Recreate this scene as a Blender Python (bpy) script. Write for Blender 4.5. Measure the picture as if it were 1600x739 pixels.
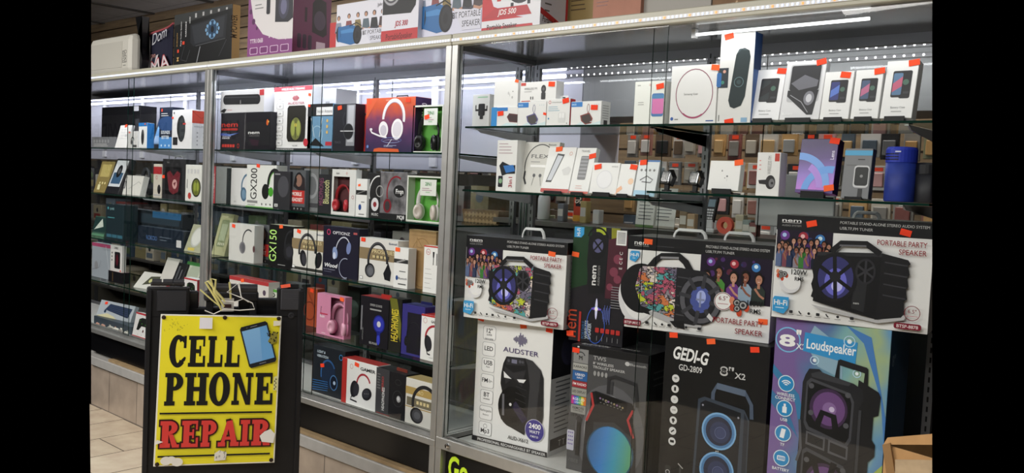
import bpy, bmesh, math, random
import numpy as np
from mathutils import Matrix, Vector
random.seed(7)
for o in list(bpy.data.objects): bpy.data.objects.remove(o)
scn = bpy.context.scene
COL = scn.collection
# ------------------------------------------------------------------ camera
F, YAW, PIT, ROL = 1400.0, .7302, .0566, .0469
CAM = np.array([2.7595, -2.6613, 1.65])
fw = np.array([-math.sin(YAW)*math.cos(PIT), math.cos(YAW)*math.cos(PIT), -math.sin(PIT)])
rt = np.array([math.cos(YAW), math.sin(YAW), 0.]); upv = np.cross(rt, fw)
r2 = math.cos(ROL)*rt + math.sin(ROL)*upv; u2 = -math.sin(ROL)*rt + math.cos(ROL)*upv
cd = bpy.data.cameras.new('camera'); cam = bpy.data.objects.new('camera', cd); COL.objects.link(cam)
cd.sensor_width = 36; cd.lens = F*36/1600; cd.clip_start = .02
cam.matrix_world = Matrix(((r2[0], u2[0], -fw[0], CAM[0]), (r2[1], u2[1], -fw[1], CAM[1]), (r2[2], u2[2], -fw[2], CAM[2]), (0, 0, 0, 1)))
scn.camera = cam
# ------------------------------------------------------------------ world, lights, exposure
w = bpy.data.worlds.new('dark'); scn.world = w; w.use_nodes = True
w.node_tree.nodes['Background'].inputs[0].default_value = (0, 0, 0, 1)
scn.view_settings.view_transform = 'Standard'; scn.view_settings.look = 'None'
scn.view_settings.exposure = -0.12; scn.view_settings.gamma = 1
scn.cycles.transparent_max_bounces = 32
scn.cycles.max_bounces = 8
def area(name, loc, size, power, color=(1, 1, 1), look=(0, 0, -1), vis=True):
    l = bpy.data.lights.new(name, 'AREA'); l.shape = 'RECTANGLE'; l.size, l.size_y = size; l.energy = power; l.color = color
    o = bpy.data.objects.new(name, l); COL.objects.link(o); o.location = loc
    o.rotation_euler = Vector(look).to_track_quat('-Z', 'Y').to_euler()
    return o
# shop ceiling luminaires in front of the cases, over the customer aisle
area('ceiling_light', (2.2, -2.0, 3.3), (2.2, .4), 34, (1, .97, .93))
area('ceiling_light', (-1.4, -2.9, 3.3), (2.6, .4), 85, (1, .97, .93))
area('ceiling_light', (-3.9, -2.1, 3.3), (1.6, .4), 60, (1, .97, .93))
area('ceiling_light', (1.2, -4.1, 3.3), (3.0, .5), 85, (1, .97, .93), (-.1, .5, -.8))
area('ceiling_light', (-2.4, -4.1, 3.3), (3.0, .5), 135, (1, .97, .93), (.0, .6, -.8))
# fluorescent rows over the staff aisle behind the cases, then added fill lamps
area('ceiling_light', (-3.2, 1.3, 3.1), (3.0, .15), 30, (.9, .93, 1))
area('ceiling_light', (.4, 1.5, 3.1), (2.4, .15), 40, (1, .95, .9))
area('aisle_fill', (.3, 1.3, 2.38), (2.6, .1), 16, (1, .97, .93))  # added fill with no fixture of its own, brightens the aisle goods
area('aisle_fill', (-4, 1.02, 1.7), (6, .05), 7, (1, .97, .93), (0, .5, -1))  # unseen strip added under the cabinet to brighten the stock shelving
# LED tape running under the front top rail inside each case
area('case_led', (-2.8, .05, 2.19), (1.5, .015), 5, (.82, .86, 1), (0, .55, -1))
area('case_led', (-1.0, .05, 2.19), (1.9, .015), 6, (.84, .88, 1), (0, .55, -1))
area('case_led', (1.0, .05, 2.19), (1.9, .015), 1.5, (.95, .97, 1), (0, .55, -1))
# LED bars on the wall cabinet behind the cases
area('wall_led', (-2.4, .8, 2.2), (4.4, .04), 9, (.84, .86, 1), (0, 1, -.5))
area('wall_led', (.9, .8, 2.2), (1.6, .03), 4, (.95, .97, 1), (0, 1, -.2))
area('wall_led', (-6.0, .8, 2.2), (2.6, .04), 5, (.84, .86, 1), (0, 1, -.5))

# ------------------------------------------------------------------ projection helpers
def ray(px, py): return fw + r2*(px-800)/F - u2*(py-369.5)/F
def atY(px, py, Y): d = ray(px, py); return CAM + d*(Y-CAM[1])/d[1]
def atZ(px, py, Z): d = ray(px, py); return CAM + d*(Z-CAM[2])/d[2]
def proj(P):
    d = np.array(P)-CAM; z = d @ fw
    return 800+F*(d @ r2)/z, 369.5-F*(d @ u2)/z
def solve(fn, target, x=0.0):
    for _ in range(12):
        a = fn(x); b = fn(x+1e-4); s = (b-a)/1e-4
        if abs(s) < 1e-6: break
        x += (target-a)/s
    return x
def at(px, Y, z):            # X of a point at depth Y and height z seen in column px
    return solve(lambda X: proj((X, Y, z))[0], px, 0)
# ------------------------------------------------------------------ materials
MATS = {}
def lin(c): return c/12.92 if c <= .04045 else ((c+.055)/1.055)**2.4
def hexc(h):
    h = h.lstrip('#'); h = ''.join(c*2 for c in h) if len(h) == 3 else h
    return tuple(lin(int(h[i:i+2], 16)/255) for i in (0, 2, 4))
def mat(h, rough=.45, metal=0, spec=.4, emit=0, noise=0, key=None):
    k = key or (h, rough, metal, spec, emit, noise)
    if k in MATS: return MATS[k]
    m = bpy.data.materials.new('finish_'+h.strip('#')); m.use_nodes = True
    nt = m.node_tree; b = nt.nodes['Principled BSDF']; c = hexc(h)
    b.inputs['Base Color'].default_value = (*c, 1); b.inputs['Roughness'].default_value = rough
    b.inputs['Metallic'].default_value = metal; b.inputs['Specular IOR Level'].default_value = spec
    if emit:
        b.inputs['Emission Color'].default_value = (*c, 1); b.inputs['Emission Strength'].default_value = emit
    if noise:
        n = nt.nodes.new('ShaderNodeTexNoise'); n.inputs['Scale'].default_value = 18; n.inputs['Detail'].default_value = 6
        tc = nt.nodes.new('ShaderNodeTexCoord'); nt.links.new(tc.outputs['Object'], n.inputs['Vector'])
        r = nt.nodes.new('ShaderNodeValToRGB'); r.color_ramp.elements[0].position = .3; r.color_ramp.elements[1].position = .7
        r.color_ramp.elements[0].color = (*[x*(1-noise) for x in c], 1); r.color_ramp.elements[1].color = (*[min(1, x*(1+noise)) for x in c], 1)
        nt.links.new(n.outputs['Fac'], r.inputs['Fac']); nt.links.new(r.outputs['Color'], b.inputs['Base Color'])
    MATS[k] = m; return m
def glass_mat(name, tint=(1, 1, 1), refl=1.0, ior=1.45):
    m = bpy.data.materials.new(name); m.use_nodes = True; nt = m.node_tree; nt.nodes.clear()
    o = nt.nodes.new('ShaderNodeOutputMaterial'); mx = nt.nodes.new('ShaderNodeMixShader')
    t = nt.nodes.new('ShaderNodeBsdfTransparent'); t.inputs[0].default_value = (*tint, 1)
    g = nt.nodes.new('ShaderNodeBsdfGlossy'); g.inputs['Roughness'].default_value = .02
    f = nt.nodes.new('ShaderNodeFresnel'); f.inputs[0].default_value = ior
    mu = nt.nodes.new('ShaderNodeMath'); mu.operation = 'MULTIPLY'; mu.inputs[1].default_value = refl
    ge = nt.nodes.new('ShaderNodeNewGeometry'); iv = nt.nodes.new('ShaderNodeMath'); iv.operation = 'SUBTRACT'; iv.inputs[0].default_value = 1
    m2 = nt.nodes.new('ShaderNodeMath'); m2.operation = 'MULTIPLY'; nt.links.new(ge.outputs['Backfacing'], iv.inputs[1])
    nt.links.new(f.outputs[0], mu.inputs[0]); nt.links.new(mu.outputs[0], m2.inputs[0]); nt.links.new(iv.outputs[0], m2.inputs[1]); nt.links.new(m2.outputs[0], mx.inputs[0])
    nt.links.new(t.outputs[0], mx.inputs[1]); nt.links.new(g.outputs[0], mx.inputs[2]); nt.links.new(mx.outputs[0], o.inputs[0])
    return m
GLASS = glass_mat('clear_glass', (.985, .99, .985), 1.1); SHELFG = glass_mat('shelf_glass', (.93, .97, .945), .8)
FILM = glass_mat('clear_film', (.97, .97, .97), .9)
EDGE = mat('#0d2a22', .15)
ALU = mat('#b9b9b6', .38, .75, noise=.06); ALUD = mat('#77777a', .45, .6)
BLK = mat('#0c0c0d', .5); WHT = mat('#e9e9e8', .5)
def graffiti():
    m = bpy.data.materials.new('graffiti_print'); m.use_nodes = True; nt = m.node_tree; b = nt.nodes['Principled BSDF']
    tc = nt.nodes.new('ShaderNodeTexCoord'); v = nt.nodes.new('ShaderNodeTexVoronoi'); v.inputs['Scale'].default_value = 36
    no = nt.nodes.new('ShaderNodeTexNoise'); no.inputs['Scale'].default_value = 30
    mp = nt.nodes.new('ShaderNodeMixRGB'); mp.blend_type = 'ADD'; mp.inputs[0].default_value = .06
    nt.links.new(tc.outputs['Object'], mp.inputs[1]); nt.links.new(no.outputs['Color'], mp.inputs[2])
    d = nt.nodes.new('ShaderNodeTexVoronoi'); d.feature = 'DISTANCE_TO_EDGE'; d.inputs['Scale'].default_value = 36
    nt.links.new(mp.outputs[0], v.inputs['Vector']); nt.links.new(mp.outputs[0], d.inputs['Vector'])
    s = nt.nodes.new('ShaderNodeSeparateColor'); nt.links.new(v.outputs['Color'], s.inputs[0])
    r = nt.nodes.new('ShaderNodeValToRGB'); r.color_ramp.interpolation = 'CONSTANT'
    cs = ['#8f8a92', '#c3cf3a', '#b9a8b0', '#d27a4a', '#6f6a80', '#b85a72', '#57a3a5', '#e6d8d0', '#a9a4b0']
    while len(r.color_ramp.elements) < len(cs): r.color_ramp.elements.new(.5)
    for i, c in enumerate(cs): r.color_ramp.elements[i].position = i/len(cs); r.color_ramp.elements[i].color = (*hexc(c), 1)
    l = nt.nodes.new('ShaderNodeMath'); l.operation = 'GREATER_THAN'; l.inputs[1].default_value = .07
    mx = nt.nodes.new('ShaderNodeMixRGB'); mx.inputs[1].default_value = (.02, .02, .025, 1)
    nt.links.new(s.outputs[0], r.inputs[0]); nt.links.new(d.outputs['Distance'], l.inputs[0]); nt.links.new(l.outputs[0], mx.inputs[0])
    nt.links.new(r.outputs[0], mx.inputs[2]); nt.links.new(mx.outputs[0], b.inputs['Base Color']); b.inputs['Roughness'].default_value = .4
    MATS['graffiti'] = m; return m
GRAF = graffiti()
def gradient(name, stops, vec=(1, 0, 0), rough=.4, length=1., dist=.0):
    """printed colour blend running along a direction of the object's own space"""
    m = bpy.data.materials.new(name); m.use_nodes = True; nt = m.node_tree; b = nt.nodes['Principled BSDF']
    tc = nt.nodes.new('ShaderNodeTexCoord'); dt = nt.nodes.new('ShaderNodeVectorMath'); dt.operation = 'DOT_PRODUCT'
    n = nt.nodes.new('ShaderNodeTexNoise'); n.inputs['Scale'].default_value = 5/length; n.inputs['Detail'].default_value = 1
    dt.inputs[1].default_value = tuple(c/length for c in vec)
    nt.links.new(tc.outputs['Object'], dt.inputs[0]); nt.links.new(tc.outputs['Object'], n.inputs['Vector'])
    a = nt.nodes.new('ShaderNodeMath'); a.operation = 'MULTIPLY_ADD'; a.inputs[1].default_value = dist
    nt.links.new(n.outputs['Fac'], a.inputs[0]); nt.links.new(dt.outputs['Value'], a.inputs[2])
    s = nt.nodes.new('ShaderNodeMath'); s.operation = 'SUBTRACT'; s.inputs[1].default_value = dist*.5; nt.links.new(a.outputs[0], s.inputs[0])
    r = nt.nodes.new('ShaderNodeValToRGB')
    while len(r.color_ramp.elements) < len(stops): r.color_ramp.elements.new(.5)
    for i, (p, c) in enumerate(stops): r.color_ramp.elements[i].position = p; r.color_ramp.elements[i].color = (*hexc(c), 1)
    nt.links.new(s.outputs[0], r.inputs[0]); nt.links.new(r.outputs[0], b.inputs['Base Color']); b.inputs['Roughness'].default_value = rough
    return m
# ------------------------------------------------------------------ mesh builder: one mesh object from many pieces
class MB:
    def __init__(s): s.v = []; s.f = []; s.m = []; s.mats = []
    def mi(s, m):
        if isinstance(m, str): m = mat(m)
        if m not in s.mats: s.mats.append(m)
        return s.mats.index(m)
    def add(s, vs, fs, m, M=None):
        k = len(s.v); i = s.mi(m)
        for p in vs: s.v.append(tuple(M @ Vector(p)) if M is not None else tuple(p))
        for f in fs: s.f.append([k+j for j in f]); s.m.append(i)
    def box(s, a, b, m, M=None, bev=0):
        x0, y0, z0 = a; x1, y1, z1 = b
        if bev <= 0:
            vs = [(x0, y0, z0), (x1, y0, z0), (x1, y1, z0), (x0, y1, z0), (x0, y0, z1), (x1, y0, z1), (x1, y1, z1), (x0, y1, z1)]
            s.add(vs, [(0, 3, 2, 1), (4, 5, 6, 7), (0, 1, 5, 4), (1, 2, 6, 5), (2, 3, 7, 6), (3, 0, 4, 7)], m, M); return
        bm = bmesh.new(); bmesh.ops.create_cube(bm, size=1)
        for v in bm.verts: v.co = ((x0+x1)/2+v.co.x*(x1-x0), (y0+y1)/2+v.co.y*(y1-y0), (z0+z1)/2+v.co.z*(z1-z0))
        bmesh.ops.bevel(bm, geom=list(bm.edges), offset=bev, segments=2 if bev > .004 else 1, affect='EDGES', profile=.5)
        bm.verts.index_update(); s.add([v.co[:] for v in bm.verts], [[v.index for v in f.verts] for f in bm.faces], m, M); bm.free()
    def prism(s, pts, y0, y1, m, M=None):      # outline in x,z extruded along y
        n = len(pts); vs = [(p[0], y0, p[1]) for p in pts]+[(p[0], y1, p[1]) for p in pts]
        fs = [list(range(n)), list(range(2*n-1, n-1, -1))]+[(i, n+i, n+(i+1) % n, (i+1) % n) for i in range(n)]
        s.add(vs, fs, m, M)
    def tube(s, pts, r, m, n=8, closed=False, M=None, flat=1):
        pts = [Vector(p) for p in pts]; vs = []; L = len(pts); pn = None
        for i, p in enumerate(pts):
            a = pts[(i-1) % L] if (i > 0 or closed) else p; b = pts[(i+1) % L] if (i < L-1 or closed) else p
            t = (b-a).normalized()
            if pn is None: pn = t.orthogonal().normalized()
            pn = (pn-t*pn.dot(t)).normalized(); q = t.cross(pn); rr = r[i] if isinstance(r, (list, tuple)) else r
            for k in range(n):
                an = 2*math.pi*k/n; vs.append(tuple(p+pn*math.cos(an)*rr+q*math.sin(an)*rr*flat))
        fs = []
        for i in range(L if closed else L-1):
            j = (i+1) % L
            for k in range(n): fs.append((i*n+k, i*n+(k+1) % n, j*n+(k+1) % n, j*n+k))
        if not closed: fs += [list(range(n-1, -1, -1)), [(L-1)*n+k for k in range(n)]]
        s.add(vs, fs, m, M)
    def lathe(s, prof, m, n=20, M=None, caps=True):   # prof: (r,z) around z
        vs = []; fs = []
        for r, z in prof:
            for k in range(n): a = 2*math.pi*k/n; vs.append((r*math.cos(a), r*math.sin(a), z))
        for i in range(len(prof)-1):
            for k in range(n): fs.append((i*n+k, i*n+(k+1) % n, (i+1)*n+(k+1) % n, (i+1)*n+k))
        if caps: fs += [list(range(n-1, -1, -1)), [(len(prof)-1)*n+k for k in range(n)]]
        s.add(vs, fs, m, M)
    def build(s, name, parent=None, M=None, smooth=False):
        me = bpy.data.meshes.new(name); me.from_pydata(s.v, [], s.f)
        for m in s.mats: me.materials.append(m)
        me.polygons.foreach_set('material_index', s.m)
        if smooth: me.polygons.foreach_set('use_smooth', [True]*len(me.polygons))
        me.update(); o = bpy.data.objects.new(name, me); COL.objects.link(o)
        if parent: o.parent = parent
        if M is not None: o.matrix_local = M
        return o
def tag(o, label, cat=None, group=None, kind=None):
    if label: o['label'] = label
    if cat: o['category'] = cat
    if group: o['group'] = group
    if kind: o['kind'] = kind
    return o
def struct(o, label=None): o['kind'] = 'structure'; (label and o.__setitem__('label', label)); return o
def empty(name, M, label=None, cat=None, group=None):
    o = bpy.data.objects.new(name, None); o.empty_display_size = .05; COL.objects.link(o); o.matrix_world = M
    return tag(o, label, cat, group)
T = Matrix.Translation
def R(a, ax): return Matrix.Rotation(math.radians(a), 4, ax)
# ------------------------------------------------------------------ lettering
TX = {}
def glyphs(txt, bold=0.0, shear=0.0):
    k = (txt, bold, shear)
    if k not in TX:
        c = bpy.data.curves.new('t', 'FONT'); c.body = txt; c.size = 1; c.resolution_u = 3; c.offset = bold*.6; c.shear = shear
        o = bpy.data.objects.new('t', c); COL.objects.link(o); bpy.context.view_layer.update()
        me = o.evaluated_get(bpy.context.evaluated_depsgraph_get()).to_mesh()
        vs = [(v.co.x, v.co.y) for v in me.vertices]; fs = [list(p.vertices) for p in me.polygons]
        bpy.data.objects.remove(o); bpy.data.curves.remove(c)
        xs = [v[0] for v in vs] or [0, 1]; x0 = min(xs)
        TX[k] = ([((x-x0)/.73, y/.73) for x, y in vs], fs, (max(xs)-x0)/.73)
    return TX[k]
# ------------------------------------------------------------------ printed artwork on a flat face.
# positions u,v run 0..1 over the face, sizes are fractions of its height; every print layer is a thin film over the one below
class Art:
    def __init__(s, W, H, step=.00006): s.W, s.H, s.z, s.step, s.p = W, H, 0, step, []
    def P(s, u, v): return (u*s.W, v*s.H)
    def raw(s, vs, fs, m): s.z += 1; s.p.append((vs, fs, m if not isinstance(m, str) else mat(m, .4), s.z*s.step)); return s
    def poly(s, pts, m): return s.raw([s.P(*p) for p in pts], [list(range(len(pts)))], m)
    def rect(s, u0, v0, u1, v1, m): return s.poly([(u0, v0), (u1, v0), (u1, v1), (u0, v1)], m)
    def rrect(s, u0, v0, u1, v1, m, r=.03):
        (x0, y0), (x1, y1) = s.P(u0, v0), s.P(u1, v1); r *= s.H; vs = []
        for cx, cy, a in ((x1-r, y1-r, 0), (x0+r, y1-r, 90), (x0+r, y0+r, 180), (x1-r, y0+r, 270)):
            for k in range(5): t = math.radians(a+k*22.5); vs.append((cx+r*math.cos(t), cy+r*math.sin(t)))
        return s.raw(vs, [list(range(len(vs)))], m)
    def ell(s, u, v, rx, m, ry=None, rot=0, n=26):
        ry = rx if ry is None else ry; cx, cy = s.P(u, v); c, q = math.cos(math.radians(rot)), math.sin(math.radians(rot)); vs = []
        for k in range(n):
            t = 2*math.pi*k/n; x, y = rx*s.H*math.cos(t), ry*s.H*math.sin(t); vs.append((cx+x*c-y*q, cy+x*q+y*c))
        return s.raw(vs, [list(range(n))], m)
    def ring(s, u, v, r, wd, m, ry=None, rot=0, a0=0, a1=360, n=28):
        ry = r if ry is None else ry; cx, cy = s.P(u, v); c, q = math.cos(math.radians(rot)), math.sin(math.radians(rot)); vs = []
        for k in range(n+1):
            t = math.radians(a0+(a1-a0)*k/n)
            for d in (0, wd):
                x, y = (r-d)*s.H*math.cos(t), (ry-d)*s.H*math.sin(t); vs.append((cx+x*c-y*q, cy+x*q+y*c))
        return s.raw(vs, [(2*k, 2*k+2, 2*k+3, 2*k+1) for k in range(n)], m)
    def line(s, pts, wd, m):
        vs = []; q = [Vector(s.P(*p)) for p in pts]; wd = wd*s.H/2
        for i, p in enumerate(q):
            t = (q[min(i+1, len(q)-1)]-q[max(i-1, 0)]).normalized(); n = Vector((-t.y, t.x))*wd; vs += [tuple(p+n), tuple(p-n)]
        return s.raw(vs, [(2*k, 2*k+1, 2*k+3, 2*k+2) for k in range(len(q)-1)], m)
    def text(s, t, u, v, h, m, al='l', rot=0, bold=0.0, shear=0, wmax=None, wfix=None):
        vs, fs, wd = glyphs(t, bold, shear); k = h*s.H; kx = k
        if wfix: kx = wfix*s.W/wd if abs(math.cos(math.radians(rot))) > .7 else wfix*s.H/wd
        elif wmax and wd*k > wmax*(s.W if abs(math.cos(math.radians(rot))) > .7 else s.H): kx = wmax*(s.W if abs(math.cos(math.radians(rot))) > .7 else s.H)/wd
        ox = {'l': 0, 'c': -wd/2, 'r': -wd}[al]; cx, cy = s.P(u, v); c, q = math.cos(math.radians(rot)), math.sin(math.radians(rot))
        return s.raw([(cx+(x+ox)*kx*c-y*k*q, cy+(x+ox)*kx*q+y*k*c) for x, y in vs], fs, m)
    def bars(s, u, v, wd, n, dv, m, h=.006):     # rows of print too small to read
        rr = random.Random(int(u*100)+n)
        for i in range(n): s.rect(u, v-i*dv, u+wd*rr.uniform(.6, 1), v-i*dv+h, m)
        return s
    def onto(s, mb, face='front', W=0, D=0, H=0):
        for vs, fs, m, z in s.p:
            if face == 'front': q = [(x, -z-.0004, y) for x, y in vs]
            elif face == 'side': q = [(W+z+.0004, x, y) for x, y in vs]
            elif face == 'top': q = [(x, y, H+z+.0004) for x, y in vs]
            mb.add(q, fs, m)
# ------------------------------------------------------------------ a printed carton standing at a measured place
STK = ['#ff5230', '#f8492e', '#ff6a3a']
def sticker(o, u, v, W, H, s=.016, rot=None, tp=None):
    rr = random.Random(int(u*997+v*131+W*1e4)); rot = rr.uniform(-14, 14) if rot is None else rot
    mb = MB(); m = mat(rr.choice(STK), .55, spec=.1)
    M = T((u*W, -.0016 if tp is None else tp, v*H)) @ R(rot, 'Y')
    mb.box((-s, -.0006, -s*.6), (s, 0, s*.6), m)
    x = mb.build('price_sticker', o, M); return x
def carton(name, label, x0, x1, ytop, z, Y, D, art=None, side=None, top=None, base='#e9e9e8', sidec=None, topc=None, yaw=0, tilt=0, group=None,
           cat='box', st=(), W=None, H=None, tabs=False, X0=None, extra=None, bev=.0012):
    X0 = at(x0, Y, z) if X0 is None else X0
    M = T((X0, Y, z)) @ R(yaw, 'Z') @ R(-tilt, 'X')
    P0 = np.array((X0, Y, z)); dx = np.array(M.col[0][:3]); dz = np.array(M.col[2][:3])
    if W is None: W = solve(lambda t: proj(P0+dx*t)[0], x1, .2)
    if H is None: H = solve(lambda t: proj(P0+dz*t)[1], ytop, .2)
    if tilt > 0: M = T((0, 0, .0004)) @ M
    bm = base if not isinstance(base, str) else mat(base, .42)
    mb = MB(); mb.box((0, 0, 0), (W, D, H), bm, bev=bev)
    e = bev
    if sidec: mb.add([(W+.0003, e, e), (W+.0003, D-e, e), (W+.0003, D-e, H-e), (W+.0003, e, H-e)], [(0, 1, 2, 3)], sidec if not isinstance(sidec, str) else mat(sidec, .42))
    if topc: mb.add([(e, e, H+.0003), (W-e, e, H+.0003), (W-e, D-e, H+.0003), (e, D-e, H+.0003)], [(0, 1, 2, 3)], topc if not isinstance(topc, str) else mat(topc, .42))
    if art: a = Art(W, H); art(a); a.onto(mb)
    if side: a = Art(D, H); side(a); a.onto(mb, 'side', W)
    if top: a = Art(W, D); top(a); a.onto(mb, 'top', W, D, H)
    o = mb.build(name, None, M); tag(o, label, cat, group)
    for s in st: sticker(o, s[0], s[1], W, H, *(s[2:]))
    if extra: extra(o, W, D, H)
    o['wdh'] = (W, D, H)
    return o
def near_to(o): return o.matrix_world, o['wdh']
def handle(u0, u1, h=.035, col='#dcdcdc', yf=.5):
    def fn(o, W, D, H):
        mb = MB(); pts = []
        for k in range(13):
            t = math.pi*k/12; pts.append((W*(u0+(u1-u0)*(.5-.5*math.cos(t))), D*yf, H+h*min(1, 1.5*math.sin(t))-.001))
        mb.tube(pts, .003, mat(col, .4), 6, flat=2.4); mb.build('carry_handle', o)
    return fn
# ------------------------------------------------------------------ printed pictures
def hp(a, u, v, s, band='#222226', cup='#1b1b1e', pad='#39393d', hi='#8a8a90', mic=False, rot=0, wide=.38, wd=.06):
    k = a.H/a.W; c, q = math.cos(math.radians(rot)), math.sin(math.radians(rot))
    def o(x, y): return (u+(x*c-y*q)*s*k, v+(x*q+y*c)*s)
    cu, cv = o(0, .02)
    a.ring(cu, cv, wide*s, wd*s, band, ry=.5*s, rot=rot, a0=-12, a1=192)
    a.ring(cu, cv, (wide-.015)*s, wd*s*.3, hi, ry=.48*s, rot=rot, a0=20, a1=120)
    for sg in (-1, 1):
        x, y = o(sg*(wide-.06), -.2); a.ell(x, y, .12*s, pad, .2*s, rot+sg*12)
        x, y = o(sg*(wide-.01), -.21); a.ell(x, y, .115*s, cup, .19*s, rot+sg*12); a.ell(x, y, .06*s, hi, .1*s, rot+sg*12); a.ell(x, y, .05*s, cup, .09*s, rot+sg*12)
    if mic: a.line([o(-wide, -.34), o(-wide*.9, -.47), o(-.1, -.5)], .03*s, cup); x, y = o(-.08, -.5); a.ell(x, y, .045*s, cup, .03*s)
def crowd(a, u0, v0, u1, v1, n=6, big=False):
    a.rect(u0, v0, u1, v1, '#1d1428'); rr = random.Random(n); W = u1-u0; H = v1-v0
    for i in range(14): a.ell(u0+W*rr.uniform(.06, .94), v0+H*rr.uniform(.6, .93), rr.uniform(.01, .035), rr.choice(['#3a2450', '#4a2c68', '#2c3460', '#5a2438']))
    for c, p, q in (('#6b3a8c', .15, .85), ('#a9c4ee', .14, .86), ('#a0303f', .48, .84), ('#eebcbc', .47, .85), ('#3c78b8', .78, .8), ('#d4ecf8', .78, .82)):
        a.ell(u0+W*p, v0+H*q, .02 if c in('#a9c4ee', '#eebcbc', '#d4ecf8') else .045, c)
    tops = ['#5d6d94', '#7a4452', '#2b3656', '#8a8490', '#3c7a38', '#6b4a80', '#1a1f33', '#7c2f38', '#47506c']
    if big: tops = ['#3a2c48', '#4c8a3c', '#6e3a84', '#8fa4b8', '#2a3430', '#3c2a2e']
    rows = ((1.0, 0), ) if big else ((.8, .1), (1.0, -.04))
    for sc, dv in rows:
        m = n if big else n+2
        for i in range(m):
            x = u0+W*(i+.5+(.4 if dv > 0 else 0))/(m+.4)+rr.uniform(-.02, .02)*W; y = v0+H*(rr.uniform(.5, .64)+dv); w = W/m*.5; h = H
            x = min(max(x, u0+w), u1-w)
            sk = ['#b07c66', '#9a6650', '#c08e78', '#8a5644'][i % 4]; t = tops[i % len(tops)]
            a.poly([(x-w*.85, v0), (x-w*.95, y-h*.25), (x-w*.4, y-h*.14), (x+w*.4, y-h*.14), (x+w*.95, y-h*.24), (x+w*.85, v0)], t)
            a.poly([(x-w*.2, y-h*.2), (x+w*.2, y-h*.2), (x+w*.15, y-h*.05), (x-w*.15, y-h*.05)], sk)
            r = H*(.085 if not big else .12); a.ell(x, y+r*.2, r*.8, '#17100e', r*1.05); a.ell(x, y-r*.1, r*.58, sk, r*.85)
            if big and i % 2: a.poly([(x-w*.45, y+r*.4), (x-w*.2, y+r*.2), (x-w*.3, y-h*.26), (x-w*.6, y-h*.26)], '#221512')
            a.ell(x-r*.2*a.H/a.W, y, r*.08, '#33201a'); a.ell(x+r*.2*a.H/a.W, y, r*.08, '#33201a'); a.rect(x-r*.2*a.H/a.W, y-r*.5, x+r*.2*a.H/a.W, y-r*.42, '#e6d6d0')
            if i % 2 or big: a.line([(x+w*.8, y-h*.4), (x+w*.2, y-h*.34), (x-w*.5, y-h*.2)], H*.045, sk)
def icons(a, us, v, m='#2a2a2e'):
    for i, u in enumerate(us):
        if i % 3 == 0: a.rrect(u-.012, v, u+.012, v+.028, m, .006)
        elif i % 3 == 1: a.line([(u-.008, v+.028), (u, v+.012), (u+.01, v)], .012, m)
        else: a.ell(u, v+.014, .013, m)
        a.rect(u-.02, v-.014, u+.02, v-.01, m)
def nemlogo(a, u, v, h, m='#e6e6e6', wf=None, rot=0): a.text('nem', u, v, h, m, bold=.02, rot=rot, wfix=wf)
def hifi(a, u0, v0, u1, v1):
    a.poly([(u0, v0+.02), (u0, v1-.02), (u0+.01, v1), (u1, v1), (u1, v0+.06), (u1-.03, v0)], '#3a9bd6'); a.text('Hi-Fi', (u0+u1)/2, v0+(v1-v0)*.5, (v1-v0)*.32, '#f2f2f2', 'c', bold=.03, wmax=(u1-u0)*.85)
    a.rect(u0+.02, v0+(v1-v0)*.32, u1-.03, v0+(v1-v0)*.37, '#cfe6f5')
def trio(a, u, v, s):
    k = a.H/a.W
    for p, q, c in ((-.9, -.3, '#c6482c'), (.9, -.2, '#c6482c'), (0, -.9, '#c6482c'), (-1, .6, '#d98a6a')): a.ell(u+p*s*k, v+q*s, s*.35, c, s*.5)
    for p, q, r in ((-.35, .35, .5), (.45, .1, .6), (-.3, -.4, .45)):
        a.ell(u+p*s*k, v+q*s, r*s, '#2c2c2e'); a.ell(u+p*s*k, v+q*s, r*s*.72, '#a8a8a8'); a.ell(u+p*s*k, v+q*s, r*s*.4, '#3a3a3c')
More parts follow.
